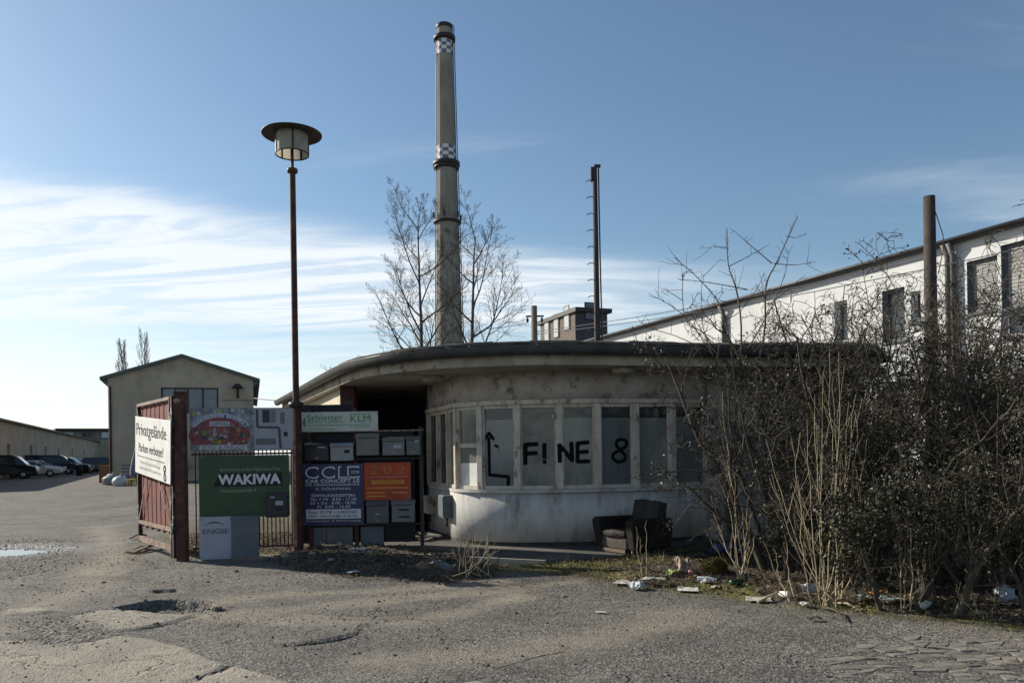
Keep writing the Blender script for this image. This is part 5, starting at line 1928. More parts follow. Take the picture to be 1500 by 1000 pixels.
for k, (ya, yb, lab) in enumerate(((486, 316, 'upper of two wires running from the utility pole to the right'), (489.5, 337, 'lower of two wires running from the utility pole to the right'))):
    A, B = at(784, ya, 31), at(1620, yb, 16.5)
    mb = MB()
    P2 = [A.lerp(B, i / 14) - Vector((0, 0, 0.25 * math.sin(PI * i / 14))) for i in range(15)]
    mb.tube([p - A for p in P2], 0.012, 4)
    tag(mb.build('overhead_wire', M_greysheet, loc=tuple(A)), lab, 'wire')
A, B = at(372, 583, 40), at(600, 536, 19.9)
B.z = 3.4
mb = MB(); P2 = [A.lerp(B, i / 10) - Vector((0, 0, 0.3 * math.sin(PI * i / 10))) for i in range(11)]; mb.tube([p - A for p in P2], 0.02, 4)
tag(mb.build('overhead_wire', M_dark, loc=tuple(A)), 'single dark wire from the gatehouse roof towards the warehouse', 'wire')

# ------------------------------------------------------------------ parked vehicles
M_plate = flat('number plate', (0.6, 0.6, 0.58), 0.4)
M_tyre = flat('tyre rubber', (0.015, 0.015, 0.016), 0.85)
M_rim = flat('alloy rim', (0.30, 0.30, 0.31), 0.35, metal=0.7)
M_lampred = flat('tail lamp', (0.25, 0.02, 0.015), 0.3)
M_lampclear = flat('head lamp', (0.6, 0.6, 0.6), 0.15)


def car_meshes(kind):
    """side profile stations: (x, z) lower body and cabin, x forward"""
    if kind == 'van':
        L_, W_, H_ = 4.9, 1.9, 1.95
        body = [(-2.42, 0.35), (2.40, 0.35), (2.44, 0.62), (2.36, 0.95), (1.75, 1.10), (1.05, 1.78), (0.75, 1.92), (-2.2, 1.95), (-2.42, 1.75)]
        glassp = [(1.62, 1.12), (1.02, 1.70), (0.75, 1.76), (-2.25, 1.74), (-2.36, 1.15)]
    elif kind == 'suv':
        L_, W_, H_ = 4.5, 1.82, 1.7
        body = [(-2.2, 0.35), (2.2, 0.35), (2.24, 0.6), (2.15, 0.9), (1.15, 1.05), (0.55, 1.58), (0.2, 1.68), (-1.9, 1.66), (-2.15, 1.1), (-2.24, 0.9)]
        glassp = [(1.02, 1.08), (0.50, 1.52), (0.2, 1.58), (-1.8, 1.55), (-2.05, 1.10)]
    else:
        L_, W_, H_ = 4.4, 1.76, 1.44
        body = [(-2.15, 0.32), (2.15, 0.32), (2.2, 0.5), (2.1, 0.72), (1.05, 0.90), (0.35, 1.36), (0.0, 1.43), (-1.0, 1.42), (-1.75, 1.02), (-2.1, 0.96), (-2.2, 0.7)]
        glassp = [(0.95, 0.93), (0.33, 1.31), (0.0, 1.36), (-0.95, 1.35), (-1.62, 1.0)]
    return L_, W_, H_, body, glassp


def make_car(kind, colour, label, loc, rz):
    L_, W_, H_, body, gl = car_meshes(kind)
    zc = 1.0 if kind != 'car' else 0.9
    o = thing('parked_car' if kind != 'van' else 'parked_van', label, 'car' if kind != 'van' else 'van', loc, rz, 'vehicles parked along the shed')
    mt = mat('car paint %.3f %.3f' % (colour[0], colour[2]), colour, tuple(c * 0.95 for c in colour), 2, 0.25, spec=0.5)
    mb = MB()
    n = len(body)

    def half(z):
        return W_ / 2 - max(0, z - zc) * 0.28 - (0.05 if z < 0.4 else 0)
    for s_ in (-1, 1):
        for (x, z) in body:
            mb.v.append((x, s_ * half(z), z))
    for i in range(n):
        j = (i + 1) % n
        mb.face((i, n + i, n + j, j))
    mb.face(range(n)); mb.face([n + i for i in range(n)][::-1])
    bo = mb.build('body', mt, o)
    bv = bo.modifiers.new('soft_edges', 'BEVEL'); bv.width = 0.06; bv.segments = 2
    for s_ in (-1, 1):
        mb = MB(); mb.poly([(x, s_ * (half(z) + 0.012), z) for x, z in (gl if s_ > 0 else gl[::-1])][::-1]); mb.build('side_window', M_pane_dark, o)
        for x in (0.35, -0.75):
            MB().bar((x, s_ * (half(zc + 0.05) + 0.016), zc + 0.03), (x - 0.02, s_ * (half(gl[1][1]) + 0.016), gl[1][1] + 0.03), 0.02, 0.06, up=(1, 0, 0)).build('pillar', mt, o)
    i0 = 4
    a, b = body[i0], body[i0 + 1]
    e = 0.02
    mb = MB(); mb.poly([(a[0] - 0.04, -half(a[1]) + 0.1, a[1] + 0.05 + e), (a[0] - 0.04, half(a[1]) - 0.1, a[1] + 0.05 + e), (b[0] + 0.06, half(b[1]) - 0.08, b[1] - 0.03 + e), (b[0] + 0.06, -half(b[1]) + 0.08, b[1] - 0.03 + e)]); mb.build('windscreen', M_pane_dark, o)
    wx = L_ * 0.30
    for x in (-wx, wx):
        for s_ in (-1, 1):
            mb = MB(); mb.lathe([(0.2, -0.1), (0.31, -0.1), (0.33, -0.06), (0.33, 0.06), (0.31, 0.1), (0.2, 0.1)], 16)
            w_ = mb.build('wheel', M_tyre, o, (x, s_ * (W_ / 2 - 0.10), 0.33)); w_.rotation_euler = (R(90), 0, 0)
            mb = MB(); mb.lathe([(0.0, 0.09), (0.12, 0.10), (0.205, 0.085), (0.205, -0.085), (0.12, -0.1), (0, -0.09)], 12); mb.build('rim', M_rim, w_)
    xf = max(p[0] for p in body)
    MB().cbox((xf - 0.01, -0.26, 0.46), (xf + 0.03, 0.26, 0.57), 0.005).build('number_plate', M_plate, o)
    MB().cbox((xf - 0.06, -W_ * 0.40, 0.34), (xf + 0.025, W_ * 0.40, 0.44), 0.02).build('bumper', M_dark, o)
    for s_ in (-1, 1):
        MB().cbox((xf - 0.14, s_ * W_ * 0.36 - 0.16, 0.66), (xf + 0.01, s_ * W_ * 0.36 + 0.16, 0.80), 0.02).build('headlight', M_lampclear, o)
        MB().cbox((-xf - 0.01, s_ * W_ * 0.40 - 0.08, 0.75), (-xf + 0.12, s_ * W_ * 0.40 + 0.08, 0.98), 0.02).build('tail_light', M_lampred, o)
        MB().cbox((0.75, s_ * (W_ / 2 + 0.02) - 0.06, zc + 0.05), (0.92, s_ * (W_ / 2 + 0.02) + 0.06, zc + 0.19), 0.02).build('mirror', mt, o)
    return o


crz = math.atan2(sd.y, sd.x) - PI / 2
for kind, colr, lab, px, py, drz in (
        ('van', (0.012, 0.013, 0.02), 'black van cut by the left edge of the picture', 5, 701, 0.0),
        ('car', (0.42, 0.45, 0.48), 'silver car parked right beside the black van at the left edge', 48, 698.5, 0.05),
        ('car', (0.50, 0.53, 0.56), 'second pale silver car parked behind the front silver one', 58, 695.5, 0.0),
        ('van', (0.016, 0.017, 0.022), 'dark van standing behind the two pale silver cars', 76, 694.5, 0.0),
        ('suv', (0.015, 0.016, 0.018), 'black car with low nose right of the dark van', 99, 693.5, -0.2),
        ('car', (0.45, 0.46, 0.48), 'small pale car parked farthest along the shed', 120, 691.0, -0.2),
        ('suv', (0.06, 0.065, 0.07), 'grey car with bright roof near the warehouse corner', 152, 691.5, 0.15)):
    p = gp(px, py)
    p.z = hz(p.x, p.y)
    make_car(kind, colr, lab, tuple(p), crz + drz)

# things heaped at the warehouse corner
p = gp(156, 706); b_ = thing('brown_cabinet', 'brown wooden cabinet at the warehouse corner', 'cabinet', (p.x, p.y, -0.02))
MB().cbox((-0.35, -0.25, 0), (0.35, 0.25, 1.1), 0.02).build('case', mat('brown cabinet wood', (0.17, 0.085, 0.045), None, 3), b_)
MB().box((-0.31, -0.27, 0.08), (0.31, -0.252, 1.04)).build('door', mat('brown cabinet wood', (0.17, 0.085, 0.045)), b_)
for k, (px, lab) in enumerate(((154, 'white plastic bucket left in the row before the warehouse'), (159, 'second white bucket beside the brown cabinet'))):
    p = gp(px, 709); b_ = thing('bucket', lab, 'bucket', (p.x, p.y, -0.02), group='buckets at the warehouse corner')
    mb = MB(); mb.lathe([(0.0, 0.0), (0.15, 0.0), (0.19, 0.36), (0.20, 0.37), (0.18, 0.37), (0.14, 0.03)], 14); mb.build('pail', flat('white plastic', (0.5, 0.5, 0.47)), b_)
    mb = MB(); mb.tube([(0.19 * math.cos(a), 0, 0.36 + 0.14 * math.sin(a)) for a in [PI * k / 8 for k in range(9)]], 0.008, 5); mb.build('handle', M_greysheet, b_)
rr_ = random.Random(4)
for k, (px, py, c_, s_, lab) in enumerate(((165, 709.5, (0.20, 0.20, 0.20), 0.5, 'grey rubbish sack slumped at the warehouse corner'), (176, 711, (0.42, 0.45, 0.46), 0.42, 'pale grey sack right of the slumped sack before the warehouse'), (183, 710, (0.13, 0.09, 0.18), 0.40, 'dark violet sack in the row before the warehouse'))):
    p = gp(px, py)
    bm = bmesh.new(); bmesh.ops.create_icosphere(bm, subdivisions=3, radius=1.0)
    for v in bm.verts:
        d = 1 + 0.25 * float(fbm(np.array([v.co.x * 2 + k * 9]), np.array([v.co.y * 2 + v.co.z]), 7, 3)[0])
        v.co = Vector((v.co.x * s_ * d, v.co.y * s_ * d, max(-0.1, v.co.z * 0.8 + 0.55) * s_ * d))
    mb = MB(); mb.add_bm(bm, smooth=True)
    mb.tube([(0, 0, s_ * 1.0), (0.02, 0, s_ * 1.25), (0.06, 0, s_ * 1.5)], [0.10 * s_, 0.05 * s_, 0.14 * s_], 7)
    tag(mb.build('rubbish_sack', flat('sack %d' % k, c_), loc=(p.x, p.y, -0.02)), lab, 'sack')
p = gp(193, 711); b_ = thing('yellow_stool', 'small yellow plastic stool before the warehouse', 'stool', (p.x, p.y, -0.02))
M_yel = flat('yellow plastic', (0.60, 0.45, 0.03))
MB().cbox((-0.22, -0.17, 0.34), (0.22, 0.17, 0.40), 0.015).build('seat', M_yel, b_)
for x in (-0.17, 0.17):
    for y in (-0.12, 0.12):
        MB().bar((x, y, 0), (x * 0.9, y * 0.9, 0.34), 0.05, 0.05).build('leg', M_yel, b_)
p = gp(199, 709); b_ = thing('folded_parasol', 'folded blue grey parasol half hidden behind the white parking sign', 'parasol', (p.x, p.y, -0.02))
mb = MB(); mb.lathe([(0.32, 0.55), (0.30, 0.9), (0.20, 1.4), (0.06, 1.9), (0.02, 2.0)], 12); mb.build('canopy', flat('blue grey cloth', (0.11, 0.12, 0.19)), b_)
mb = MB(); mb.tube([(0, 0, 0), (0, 0, 2.1)], 0.03, 8); mb.build('pole', M_greysheet, b_)
mb = MB(); mb.lathe([(0.3, 0), (0.3, 0.07), (0.05, 0.12)], 14); mb.build('base', M_concrete, b_)
p = gp(166, 708); b_ = thing('slatted_bench', 'grey slatted bench against the warehouse wall', 'bench', (p.x, p.y + 0.9, -0.02), R(18))
for k in range(4):
    MB().cbox((0, 0.3, 0.45 + 0.2 * k), (2.1, 0.34, 0.56 + 0.2 * k), 0.01).build('slat', M_greysheet, b_)
for k in range(3):
    MB().cbox((0, -0.2 + 0.16 * k, 0.42), (2.1, -0.08 + 0.16 * k, 0.45), 0.01).build('seat_slat', M_greysheet, b_)
for x in (0.1, 2.0):
    MB().cbox((x - 0.04, -0.2, 0), (x + 0.04, 0.36, 0.415), 0.01).build('leg', M_dark, b_)
p = gp(116.5, 696); b_ = thing('litter_bin', 'dark upright litter bin in front of the small pale car', 'bin', (p.x, p.y, -0.02))
mb = MB(); mb.lathe([(0.0, 0), (0.22, 0), (0.26, 0.85), (0.28, 0.87), (0.28, 0.92), (0.0, 1.0)], 14); mb.build('drum', M_dark, b_)
mb = MB(); mb.box((-0.3, -0.03, 0.0), (0.3, 0.03, 0.06)); mb.build('foot', M_dark, b_)
# ------------------------------------------------------------------ bare trees, shrubs, stems
class TreeGrow:
    def __init__(s, seed, sides=(8, 6, 5, 4, 3, 3)):
        s.r = random.Random(seed)
        s.trunk = MB()
        s.crown = MB()
        s.tips = []
        s.sides = sides
        s.count = 0

    def branch(s, p, d, L, r0, lev, P):
        """P: dict of per-level lists: seg, wob, up, kids, ratio, ang, start"""
        rnd = s.r
        n = P['seg'][lev]
        pts, rad, dirs = [p.copy()], [r0], [d.copy()]
        q = p.copy()
        d = d.normalized()
        tip = P.get('tip', 0.25)
        for i in range(n):
            w = P['wob'][lev]
            d = d + Vector((rnd.gauss(0, w), rnd.gauss(0, w), rnd.gauss(0, w) + P['up'][lev]))
            if q.z > P.get('zmax', 1e9):
                d.z = min(d.z, 0.0) - 0.25
            d.normalize()
            q = q + d * (L / n)
            pts.append(q.copy())
            dirs.append(d.copy())
            rad.append(max(P.get('rmin', 0.003), r0 * (1 - (1 - tip) * (i + 1) / n)))
        tgt = s.trunk if lev < P.get('trunk_levels', 1) else s.crown
        tgt.tube(pts, rad, s.sides[lev], caps=False)
        s.count += 1
        if lev >= P['levels'] - 1:
            for i in range(1, len(pts)):
                s.tips.append((pts[i], dirs[i]))
            return
        if lev >= P['levels'] - 2:
            for i in range(max(1, n // 2), len(pts)):
                s.tips.append((pts[i], dirs[i]))
        k = P['kids'][lev]
        k = max(1, int(k + rnd.uniform(-0.3, 0.3) * k))
        st = P['start'][lev]
        az0 = rnd.uniform(0, 2 * PI)
        for j in range(k):
            t = st + (1 - st) * (j + rnd.uniform(0.1, 0.9)) / k
            f = t * n
            i = min(int(f), n - 1)
            pp = pts[i].lerp(pts[i + 1], f - i)
            dd = dirs[i + 1]
            az = az0 + j * 2.4 + rnd.uniform(-0.4, 0.4)
            x = dd.orthogonal().normalized()
            y = dd.cross(x)
            an = R(P['ang'][lev] * rnd.uniform(0.7, 1.25))
            nd = dd * math.cos(an) + (x * math.cos(az) + y * math.sin(az)) * math.sin(an)
            fall = P.get('fall', 0.55)
            LL_ = L * P['ratio'][lev] * (1 - fall * t) * rnd.uniform(0.75, 1.2)
            rr = min(r0 * P.get('rr', 0.6) * (1 - 0.6 * t), (rad[i]) * 0.8)
            s.branch(pp, nd, LL_, max(rr, P.get('rmin', 0.003)), lev + 1, P)


def leaves_mesh(name, mats, pts, rnd, size, n, spread, weights=None, droop=0.2, aspect=0.45):
    """n small pointed leaves scattered around the given points"""
    pts = [(p, d) for p, d in pts]
    V = np.empty((n * 4, 3))
    idx = np.random.RandomState(rnd.randint(0, 99999))
    ch = idx.randint(0, len(pts), n)
    P = np.array([tuple(pts[i][0]) for i in ch]) + idx.normal(0, spread, (n, 3))
    D = idx.normal(0, 1, (n, 3)) + np.array([0, 0, -droop])
    D /= np.linalg.norm(D, axis=1, keepdims=True)
    S = idx.normal(0, 1, (n, 3))
    S -= (S * D).sum(1, keepdims=True) * D
    S /= np.linalg.norm(S, axis=1, keepdims=True)
    sz = size * idx.uniform(0.6, 1.35, (n, 1))
    V[0::4] = P
    V[1::4] = P + D * sz * 0.5 + S * sz * aspect * 0.5
    V[2::4] = P + D * sz
    V[3::4] = P + D * sz * 0.5 - S * sz * aspect * 0.5
    V[:, 2] = np.maximum(V[:, 2], 0.02)
    me = bpy.data.meshes.new(name)
    me.vertices.add(n * 4)
    me.vertices.foreach_set('co', V.ravel())
    me.loops.add(n * 4)
    me.loops.foreach_set('vertex_index', np.arange(n * 4, dtype=np.int32))
    me.polygons.add(n)
    me.polygons.foreach_set('loop_start', np.arange(0, n * 4, 4, dtype=np.int32))
    me.polygons.foreach_set('loop_total', np.full(n, 4, np.int32))
    for m_ in mats:
        me.materials.append(m_)
    if len(mats) > 1:
        w = weights or [1 / len(mats)] * len(mats)
        me.polygons.foreach_set('material_index', idx.choice(len(mats), n, p=w).astype(np.int32))
    me.update()
    return me


def leafmat(name, c, rough=0.55, spec=0.3):
    return mat(name, c, tuple(x * 0.7 for x in c), 3, rough, spec=spec)


M_leafA = leafmat('dark evergreen leaf', (0.026, 0.030, 0.015))
M_leafB = leafmat('dull olive leaf', (0.046, 0.047, 0.024))
M_leafC = leafmat('dry brown leaf', (0.085, 0.060, 0.038), 0.8)

# two tall bare trees in front of the chimney
for k, (px, d, ytop, lab, seed, hh) in enumerate(((622, 62, 262, 'bare tree left of the chimney foot behind the gatehouse', 11, 0.46), (690, 58, 275, 'bare tree right of the chimney foot behind the gatehouse', 27, 0.44))):
    b = at(px, 500, d)
    base = Vector((b.x, b.y, 0))
    top = at(px, ytop, d).z
    tr = thing('bare_tree', lab, 'tree', tuple(base), group='bare trees before the chimney')
    g = TreeGrow(seed)
    P = dict(levels=5, seg=[10, 7, 5, 4, 3], wob=[0.04, 0.08, 0.09, 0.10, 0.12], up=[0.05, 0.10, 0.08, 0.06, 0.05], kids=[16, 9, 9, 7], ratio=[0.54, 0.54, 0.5, 0.55], ang=[50, 42, 42, 42], start=[0.30, 0.2, 0.15, 0.1], fall=0.62, rr=0.5, rmin=0.0065, tip=0.15)
    lean = Vector((0.03 if k == 0 else 0.05, 0.0, 1))
    g.branch(Vector((0, 0, 0)), lean, top * 0.86, 0.24, 0, P)
    g.trunk.build('trunk', M_bark, tr)
    g.crown.build('crown', M_twig, tr)
# shrubby bare tree lower between
b = at(590, 520, 40)
tr = thing('bare_shrub', 'low bare shrub behind the left end of the gatehouse roof', 'shrub', (b.x, b.y, 0))
g = TreeGrow(44)
P = dict(levels=4, seg=[6, 5, 4, 3], wob=[0.1, 0.12, 0.15, 0.2], up=[0.06, 0.06, 0.05, 0.03], kids=[5, 5, 4], ratio=[0.6, 0.5, 0.5], ang=[40, 40, 42], start=[0.3, 0.2, 0.1], rr=0.55, rmin=0.008, tip=0.2)
for k in range(5):
    g.branch(Vector((k * 0.7 - 2.2, 0, 0)), Vector((-0.25 + 0.05 * k, 0, 1)), 5.4 + 0.3 * k, 0.06, 0, P)
g.trunk.build('stems', M_bark, tr)
g.crown.build('twigs', M_twig, tr)

# poplars behind the warehouse
for k, (px, yt, d, lab) in enumerate(((205, 492, 125, 'taller narrow bare poplar rising over the warehouse roof'), (189, 503, 128, 'shorter narrow bare poplar over the left of the warehouse roof'))):
    b = at(px, 540, d)
    tr = thing('bare_poplar', lab, 'tree', (b.x, b.y, 0), group='poplars behind the warehouse')
    g = TreeGrow(60 + k)
    P = dict(levels=4, seg=[8, 6, 4, 3], wob=[0.03, 0.05, 0.07, 0.1], up=[0.02, 0.30, 0.22, 0.15], kids=[44, 12, 7], ratio=[0.26, 0.5, 0.5], ang=[34, 24, 24], start=[0.2, 0.15, 0.1], fall=0.55, rr=0.4, rmin=0.009, tip=0.12)
    g.branch(Vector((0, 0, 0)), Vector((0, 0, 1)), at(px, yt, d).z * 0.95, 0.20, 0, P)
    g.trunk.build('trunk', M_bark, tr)
    g.crown.build('crown', M_twig, tr)


# tangled evergreen shrubs at the right
M_brush = mat('brown brushwood', (0.078, 0.064, 0.047), (0.048, 0.040, 0.030), 5, 0.9)


def tangled(name, label, base, height_, seed, n_stems, spread, leaves, lean=(0, 0), leafsize=0.040, twig=M_brush, kinds=(0.55, 0.35, 0.10), wob=1.0, lspread=0.045, levels=4, hi_step=3, rmin=0.0032, kids=(8, 7, 5), lo_h=0.6, zmax=3.9):
    tr = thing(name, label, 'shrub', (base.x, base.y, hz(base.x, base.y) - 0.03))
    g = TreeGrow(seed, sides=(6, 5, 4, 3, 3))
    rnd = random.Random(seed)
    for k in range(n_stems):
        a = rnd.uniform(0, 2 * PI)
        rr = spread * math.sqrt(rnd.random())
        p = Vector((rr * math.cos(a), rr * math.sin(a) * 0.6, 0))
        d = Vector((p.x * 0.35 + lean[0] + rnd.gauss(0, 0.15), p.y * 0.35 + lean[1] + rnd.gauss(0, 0.15), 1))
        P = dict(levels=levels, seg=[8, 6, 5, 3], wob=[0.12 * wob, 0.22 * wob, 0.26 * wob, 0.3], up=[0.06, 0.05, 0.03, 0.0], kids=list(kids), ratio=[0.52, 0.5, 0.45], ang=[48, 50, 50], start=[0.12, 0.1, 0.1], fall=0.5, rr=0.55, rmin=rmin, tip=0.25, zmax=zmax)
        g.branch(p, d, height_ * rnd.uniform(lo_h, 1.0), (rnd.uniform(0.016, 0.032) if k % 4 else rnd.uniform(0.04, 0.055)), 0, P)
    g.trunk.build('stems', twig, tr)
    g.crown.build('twigs', twig, tr)
    if leaves:
        TP = np.array([tuple(t[0]) for t in g.tips])
        kp = fbm(TP[:, 0] * 2.6 + seed, TP[:, 2] * 2.6 + TP[:, 1] * 1.9, seed, 2) > 0.05
        tips = [t for t, k_ in zip(g.tips, kp) if k_]
        low = [t for t in tips if t[0].z < height_ * 0.72]
        hi = [t for t in tips if height_ * 0.72 <= t[0].z < height_ * 1.05]
        me = leaves_mesh('foliage', [M_leafA, M_leafB, M_leafC], low + hi[::hi_step], rnd, leafsize, leaves, lspread, list(kinds))
        tag(obj_from('foliage', me, tr), kind='stuff')
    return tr


SHR = (
    ('leafy_shrub', 'dark leafy shrub overhanging the right end of the gatehouse windows', (1240, 838), 3.0, 101, 8, 0.5, 3500, (-0.03, 0.0)),
    ('leafy_shrub', 'dense dark shrub directly behind the large pale sapling clump', (1215, 842), 3.2, 102, 11, 0.8, 7500, (0, 0)),
    ('leafy_shrub', 'tall dark shrub around the foot of the thick steel pole', (1335, 850), 3.6, 103, 13, 0.85, 8000, (0, 0)),
    ('leafy_shrub', 'tall dark shrub filling the right edge of the picture', (1445, 858), 3.7, 104, 13, 0.85, 8000, (0, 0)),
    ('leafy_shrub', 'outermost dark shrub cut by the right edge of the picture', (1545, 870), 3.5, 105, 12, 0.85, 6500, (0.05, 0)),
    ('leafy_shrub', 'low dark bramble mass along the verge right of the saplings', (1390, 880), 1.7, 106, 14, 1.2, 13000, (0, -0.05)),
    ('leafy_shrub', 'low dark bramble mass between the two pale sapling clumps', (1180, 852), 1.4, 107, 7, 0.6, 3000, (0, -0.03)),
)
for nm, lab, (px, py), hh, sd_, ns, sp_, lv, ln in SHR:
    p = gp(px, py)
    o = tangled(nm, lab, p, hh, sd_, ns, sp_, lv, ln)
    o['group'] = 'dark shrubs on the verge'
# contorted bare shrubs poking above
p = Vector((6.15, 12.9, 0))
tangled('contorted_shrub', 'contorted dark bare shrub left of the thick steel pole', p, 4.1, 131, 15, 0.5, 1200, (-0.06, 0), lo_h=0.8, zmax=4.3, wob=1.5, leafsize=0.04, lspread=0.02, hi_step=60, rmin=0.0045, kids=(9, 7, 4))
p = Vector((7.8, 12.4, 0))
tangled('contorted_shrub', 'contorted dark bare shrub right of the thick steel pole', p, 3.6, 132, 16, 0.7, 1500, (-0.02, 0), lo_h=0.8, zmax=4.3, wob=1.5, leafsize=0.04, lspread=0.02, hi_step=60, rmin=0.0045, kids=(9, 7, 4))
p = Vector((4.75, 12.6, 0))
tangled('dense_twig_shrub', 'bushy bare shrub above the right end of the gatehouse roof', p, 4.2, 133, 9, 0.30, 900, (0.10, 0.02), lo_h=0.85, wob=1.3, leafsize=0.035, lspread=0.02, hi_step=10, rmin=0.004)
# open thin tree with long straight shoots above the roof
b = Vector((3.35, 12.35, 0))
tr = thing('wild_fruit_tree', 'open bare tree with long straight shoots above the right end of the roof', 'tree', (b.x, b.y, 0))
rw = random.Random(151)
SHOOTS = (
    ([(1075, 640), (1086, 500), (1080, 430), (1067, 388), (1065, 335)], 0.020),
    ([(1080, 640), (1118, 500), (1122, 420), (1140, 380), (1168, 318)], 0.022),
    ([(1131, 386), (1100, 360), (1075, 338)], 0.009), ([(1134, 386), (1165, 388), (1196, 383)], 0.008), ([(1152, 346), (1166, 348), (1181, 343)], 0.006),
    ([(1068, 390), (1095, 376), (1127, 358)], 0.008), ([(1065, 362), (1045, 362), (1024, 364)], 0.006),
    ([(1078, 560), (1060, 460), (1030, 415), (988, 377)], 0.014), ([(1095, 424), (1040, 414), (994, 409)], 0.009),
    ([(1070, 620), (1040, 500), (1005, 470), (1000, 408), (1006, 398)], 0.012), ([(1060, 560), (1030, 480), (1028, 412)], 0.010),
    ([(1045, 520), (1000, 460), (950, 430)], 0.010), ([(1040, 515), (990, 492), (950, 480), (940, 470)], 0.008), ([(1060, 470), (1085, 455), (1110, 420), (1120, 400)], 0.008),
    ([(1090, 520), (1130, 450), (1150, 400), (1155, 370)], 0.011), ([(1135, 440), (1180, 402)], 0.007), ([(1000, 440), (975, 425), (968, 428)], 0.006), ([(1030, 405), (1055, 380)], 0.006))
tk, cw = MB(), MB()
for k, (pl, r0) in enumerate(SHOOTS):
    dz_ = 12.35 + (rw.uniform(-0.35, 0.35) if k > 1 else 0.0)
    pts = catmull([at(x, y, dz_ + 0.1 * i) - b for i, (x, y) in enumerate(pl)], 4)
    n = len(pts)
    rad = [max(0.003, r0 * (1 - 0.75 * i / n)) for i in range(n)]
    (tk if r0 > 0.013 else cw).tube(pts, rad, 5, caps=False)
    for j in range(int(7 * sum((pts[i + 1] - pts[i]).length for i in range(n - 1)))):
        i = rw.randrange(n // 3, n - 1)
        q = pts[i].lerp(pts[i + 1], rw.random())
        L_ = rw.uniform(0.03, 0.16) if rw.random() < 0.8 else rw.uniform(0.2, 0.45)
        v_ = ((pts[i + 1] - pts[i]).normalized() * 0.6 + Vector((rw.gauss(0, 0.6), rw.gauss(0, 0.6), rw.gauss(0.1, 0.5)))).normalized()
        cw.tube([q, q + v_ * L_ * 0.5, q + v_ * L_ + Vector((0, 0, 0.1 * L_))], [0.0045, 0.0035, 0.0025], 3, caps=False)
for k in range(3):
    tk.tube([Vector((0.06 * k, 0.04 * k, 0)), Vector((0.08 * k - 0.05, 0, 0.9)), at((1075, 1080, 1070)[k], 640, 12.35) - b], [0.035, 0.028, 0.02], 7, caps=False)
tk.build('trunk', M_bark, tr)
cw.build('crown', M_bark, tr)


# pale sapling clumps on the verge
def clump(label, px, py, tops, seed, rad, matl, cat='sapling', name='sapling_clump', kids=5, sub=0.35, base_w=0.10):
    p = gpz(px, py)
    tr = thing(name, label, cat, (p.x, p.y, p.z - 0.02))
    rnd = random.Random(seed)
    d = p.y
    for k, (tx, ty) in enumerate(tops):
        tgt = at(tx, ty, d + rnd.uniform(-0.5, 0.5)) - p
        st = Vector((rnd.uniform(-base_w, base_w), rnd.uniform(-base_w, base_w), 0))
        g = TreeGrow(seed * 31 + k, sides=(5, 4, 3, 3))
        # stem bows outward then rises
        n = 9
        pts, rds = [], []
        for i in range(n + 1):
            t = i / n
            q = st.lerp(tgt, t)
            q.x = st.x + (tgt.x - st.x) * t ** 0.62
            q.y = st.y + (tgt.y - st.y) * t ** 0.62
            bow = math.sin(PI * min(t * 1.1, 1)) * 0.05
            q.x += bow * (tgt.x) * 0.9 + rnd.gauss(0, 0.009) * min(1, 4 * t)
            q.y += bow * (tgt.y) * 0.9 + rnd.gauss(0, 0.016) * min(1, 4 * t)
            pts.append(q)
            rds.append(rad * (1 - 0.75 * t))
        mb = MB(); mb.tube(pts, rds, 5, caps=False)
        for j in range(kids):
            t = rnd.uniform(0.18, 0.9)
            i = min(int(t * n), n - 1)
            q = pts[i].lerp(pts[i + 1], t * n - i)
            dd = (pts[i + 1] - pts[i]).normalized()
            side = Vector((rnd.gauss(0, 1), rnd.gauss(0, 1), rnd.uniform(0, 0.5))).normalized()
            L_ = tgt.length * sub * rnd.uniform(0.35, 1.0) * (1 - 0.5 * t)
            pp = [q]
            v_ = (dd * 0.75 + side * 0.65).normalized()
            for w in range(5):
                v_ = (v_ + Vector((rnd.gauss(0, 0.05), rnd.gauss(0, 0.05), 0.11))).normalized()
                pp.append(pp[-1] + v_ * L_ / 5)
            r_ = rds[i] * 0.55
            mb.tube(pp, [max(0.0018, r_ * (1 - 0.7 * w / 5)) for w in range(6)], 4, caps=False)
        mb.build('stem', matl, tr)
    return tr


clump('large clump of pale upright saplings in front of the dark shrubs', 1215, 884,
      [(1158, 640), (1170, 700), (1182, 610), (1192, 575), (1205, 540), (1214, 508), (1222, 560), (1231, 512), (1240, 585), (1250, 575), (1262, 580), (1270, 640), (1282, 700), (1300, 690), (1130, 690), (1122, 640), (1290, 740), (1200, 620), (1235, 640)], 5, 0.0065, M_pale, kids=5, base_w=0.14)
clump('thin pale sapling clump near the ochre moss lump', 1090, 848,
      [(1050, 760), (1040, 720), (1058, 570), (1075, 690), (1085, 735), (1095, 720), (1110, 760), (1064, 640), (1100, 745), (1031, 770)], 6, 0.0075, M_pale, kids=4)
clump('small thin sapling clump right of the large pale clump', 1334, 892,
      [(1318, 775), (1325, 790), (1334, 770), (1342, 780), (1352, 800), (1365, 800), (1375, 825)], 7, 0.0075, M_pale, kids=2)
clump('dry pale weed tuft in front of the rounded gatehouse corner', 690, 838,
      [(668, 775), (675, 770), (683, 768), (690, 790), (700, 795), (712, 772), (722, 780), (728, 788), (708, 785), (697, 775), (680, 790), (660, 800), (718, 795), (733, 800)], 8, 0.006, M_straw, cat='weed', name='dry_weed', kids=4, sub=0.5, base_w=0.28)
clump('two straight dry stalks in front of the armchair', 945, 842, [(931, 768), (946, 760), (938, 785)], 9, 0.007, M_straw, cat='weed', name='dry_weed', kids=1, sub=0.2)
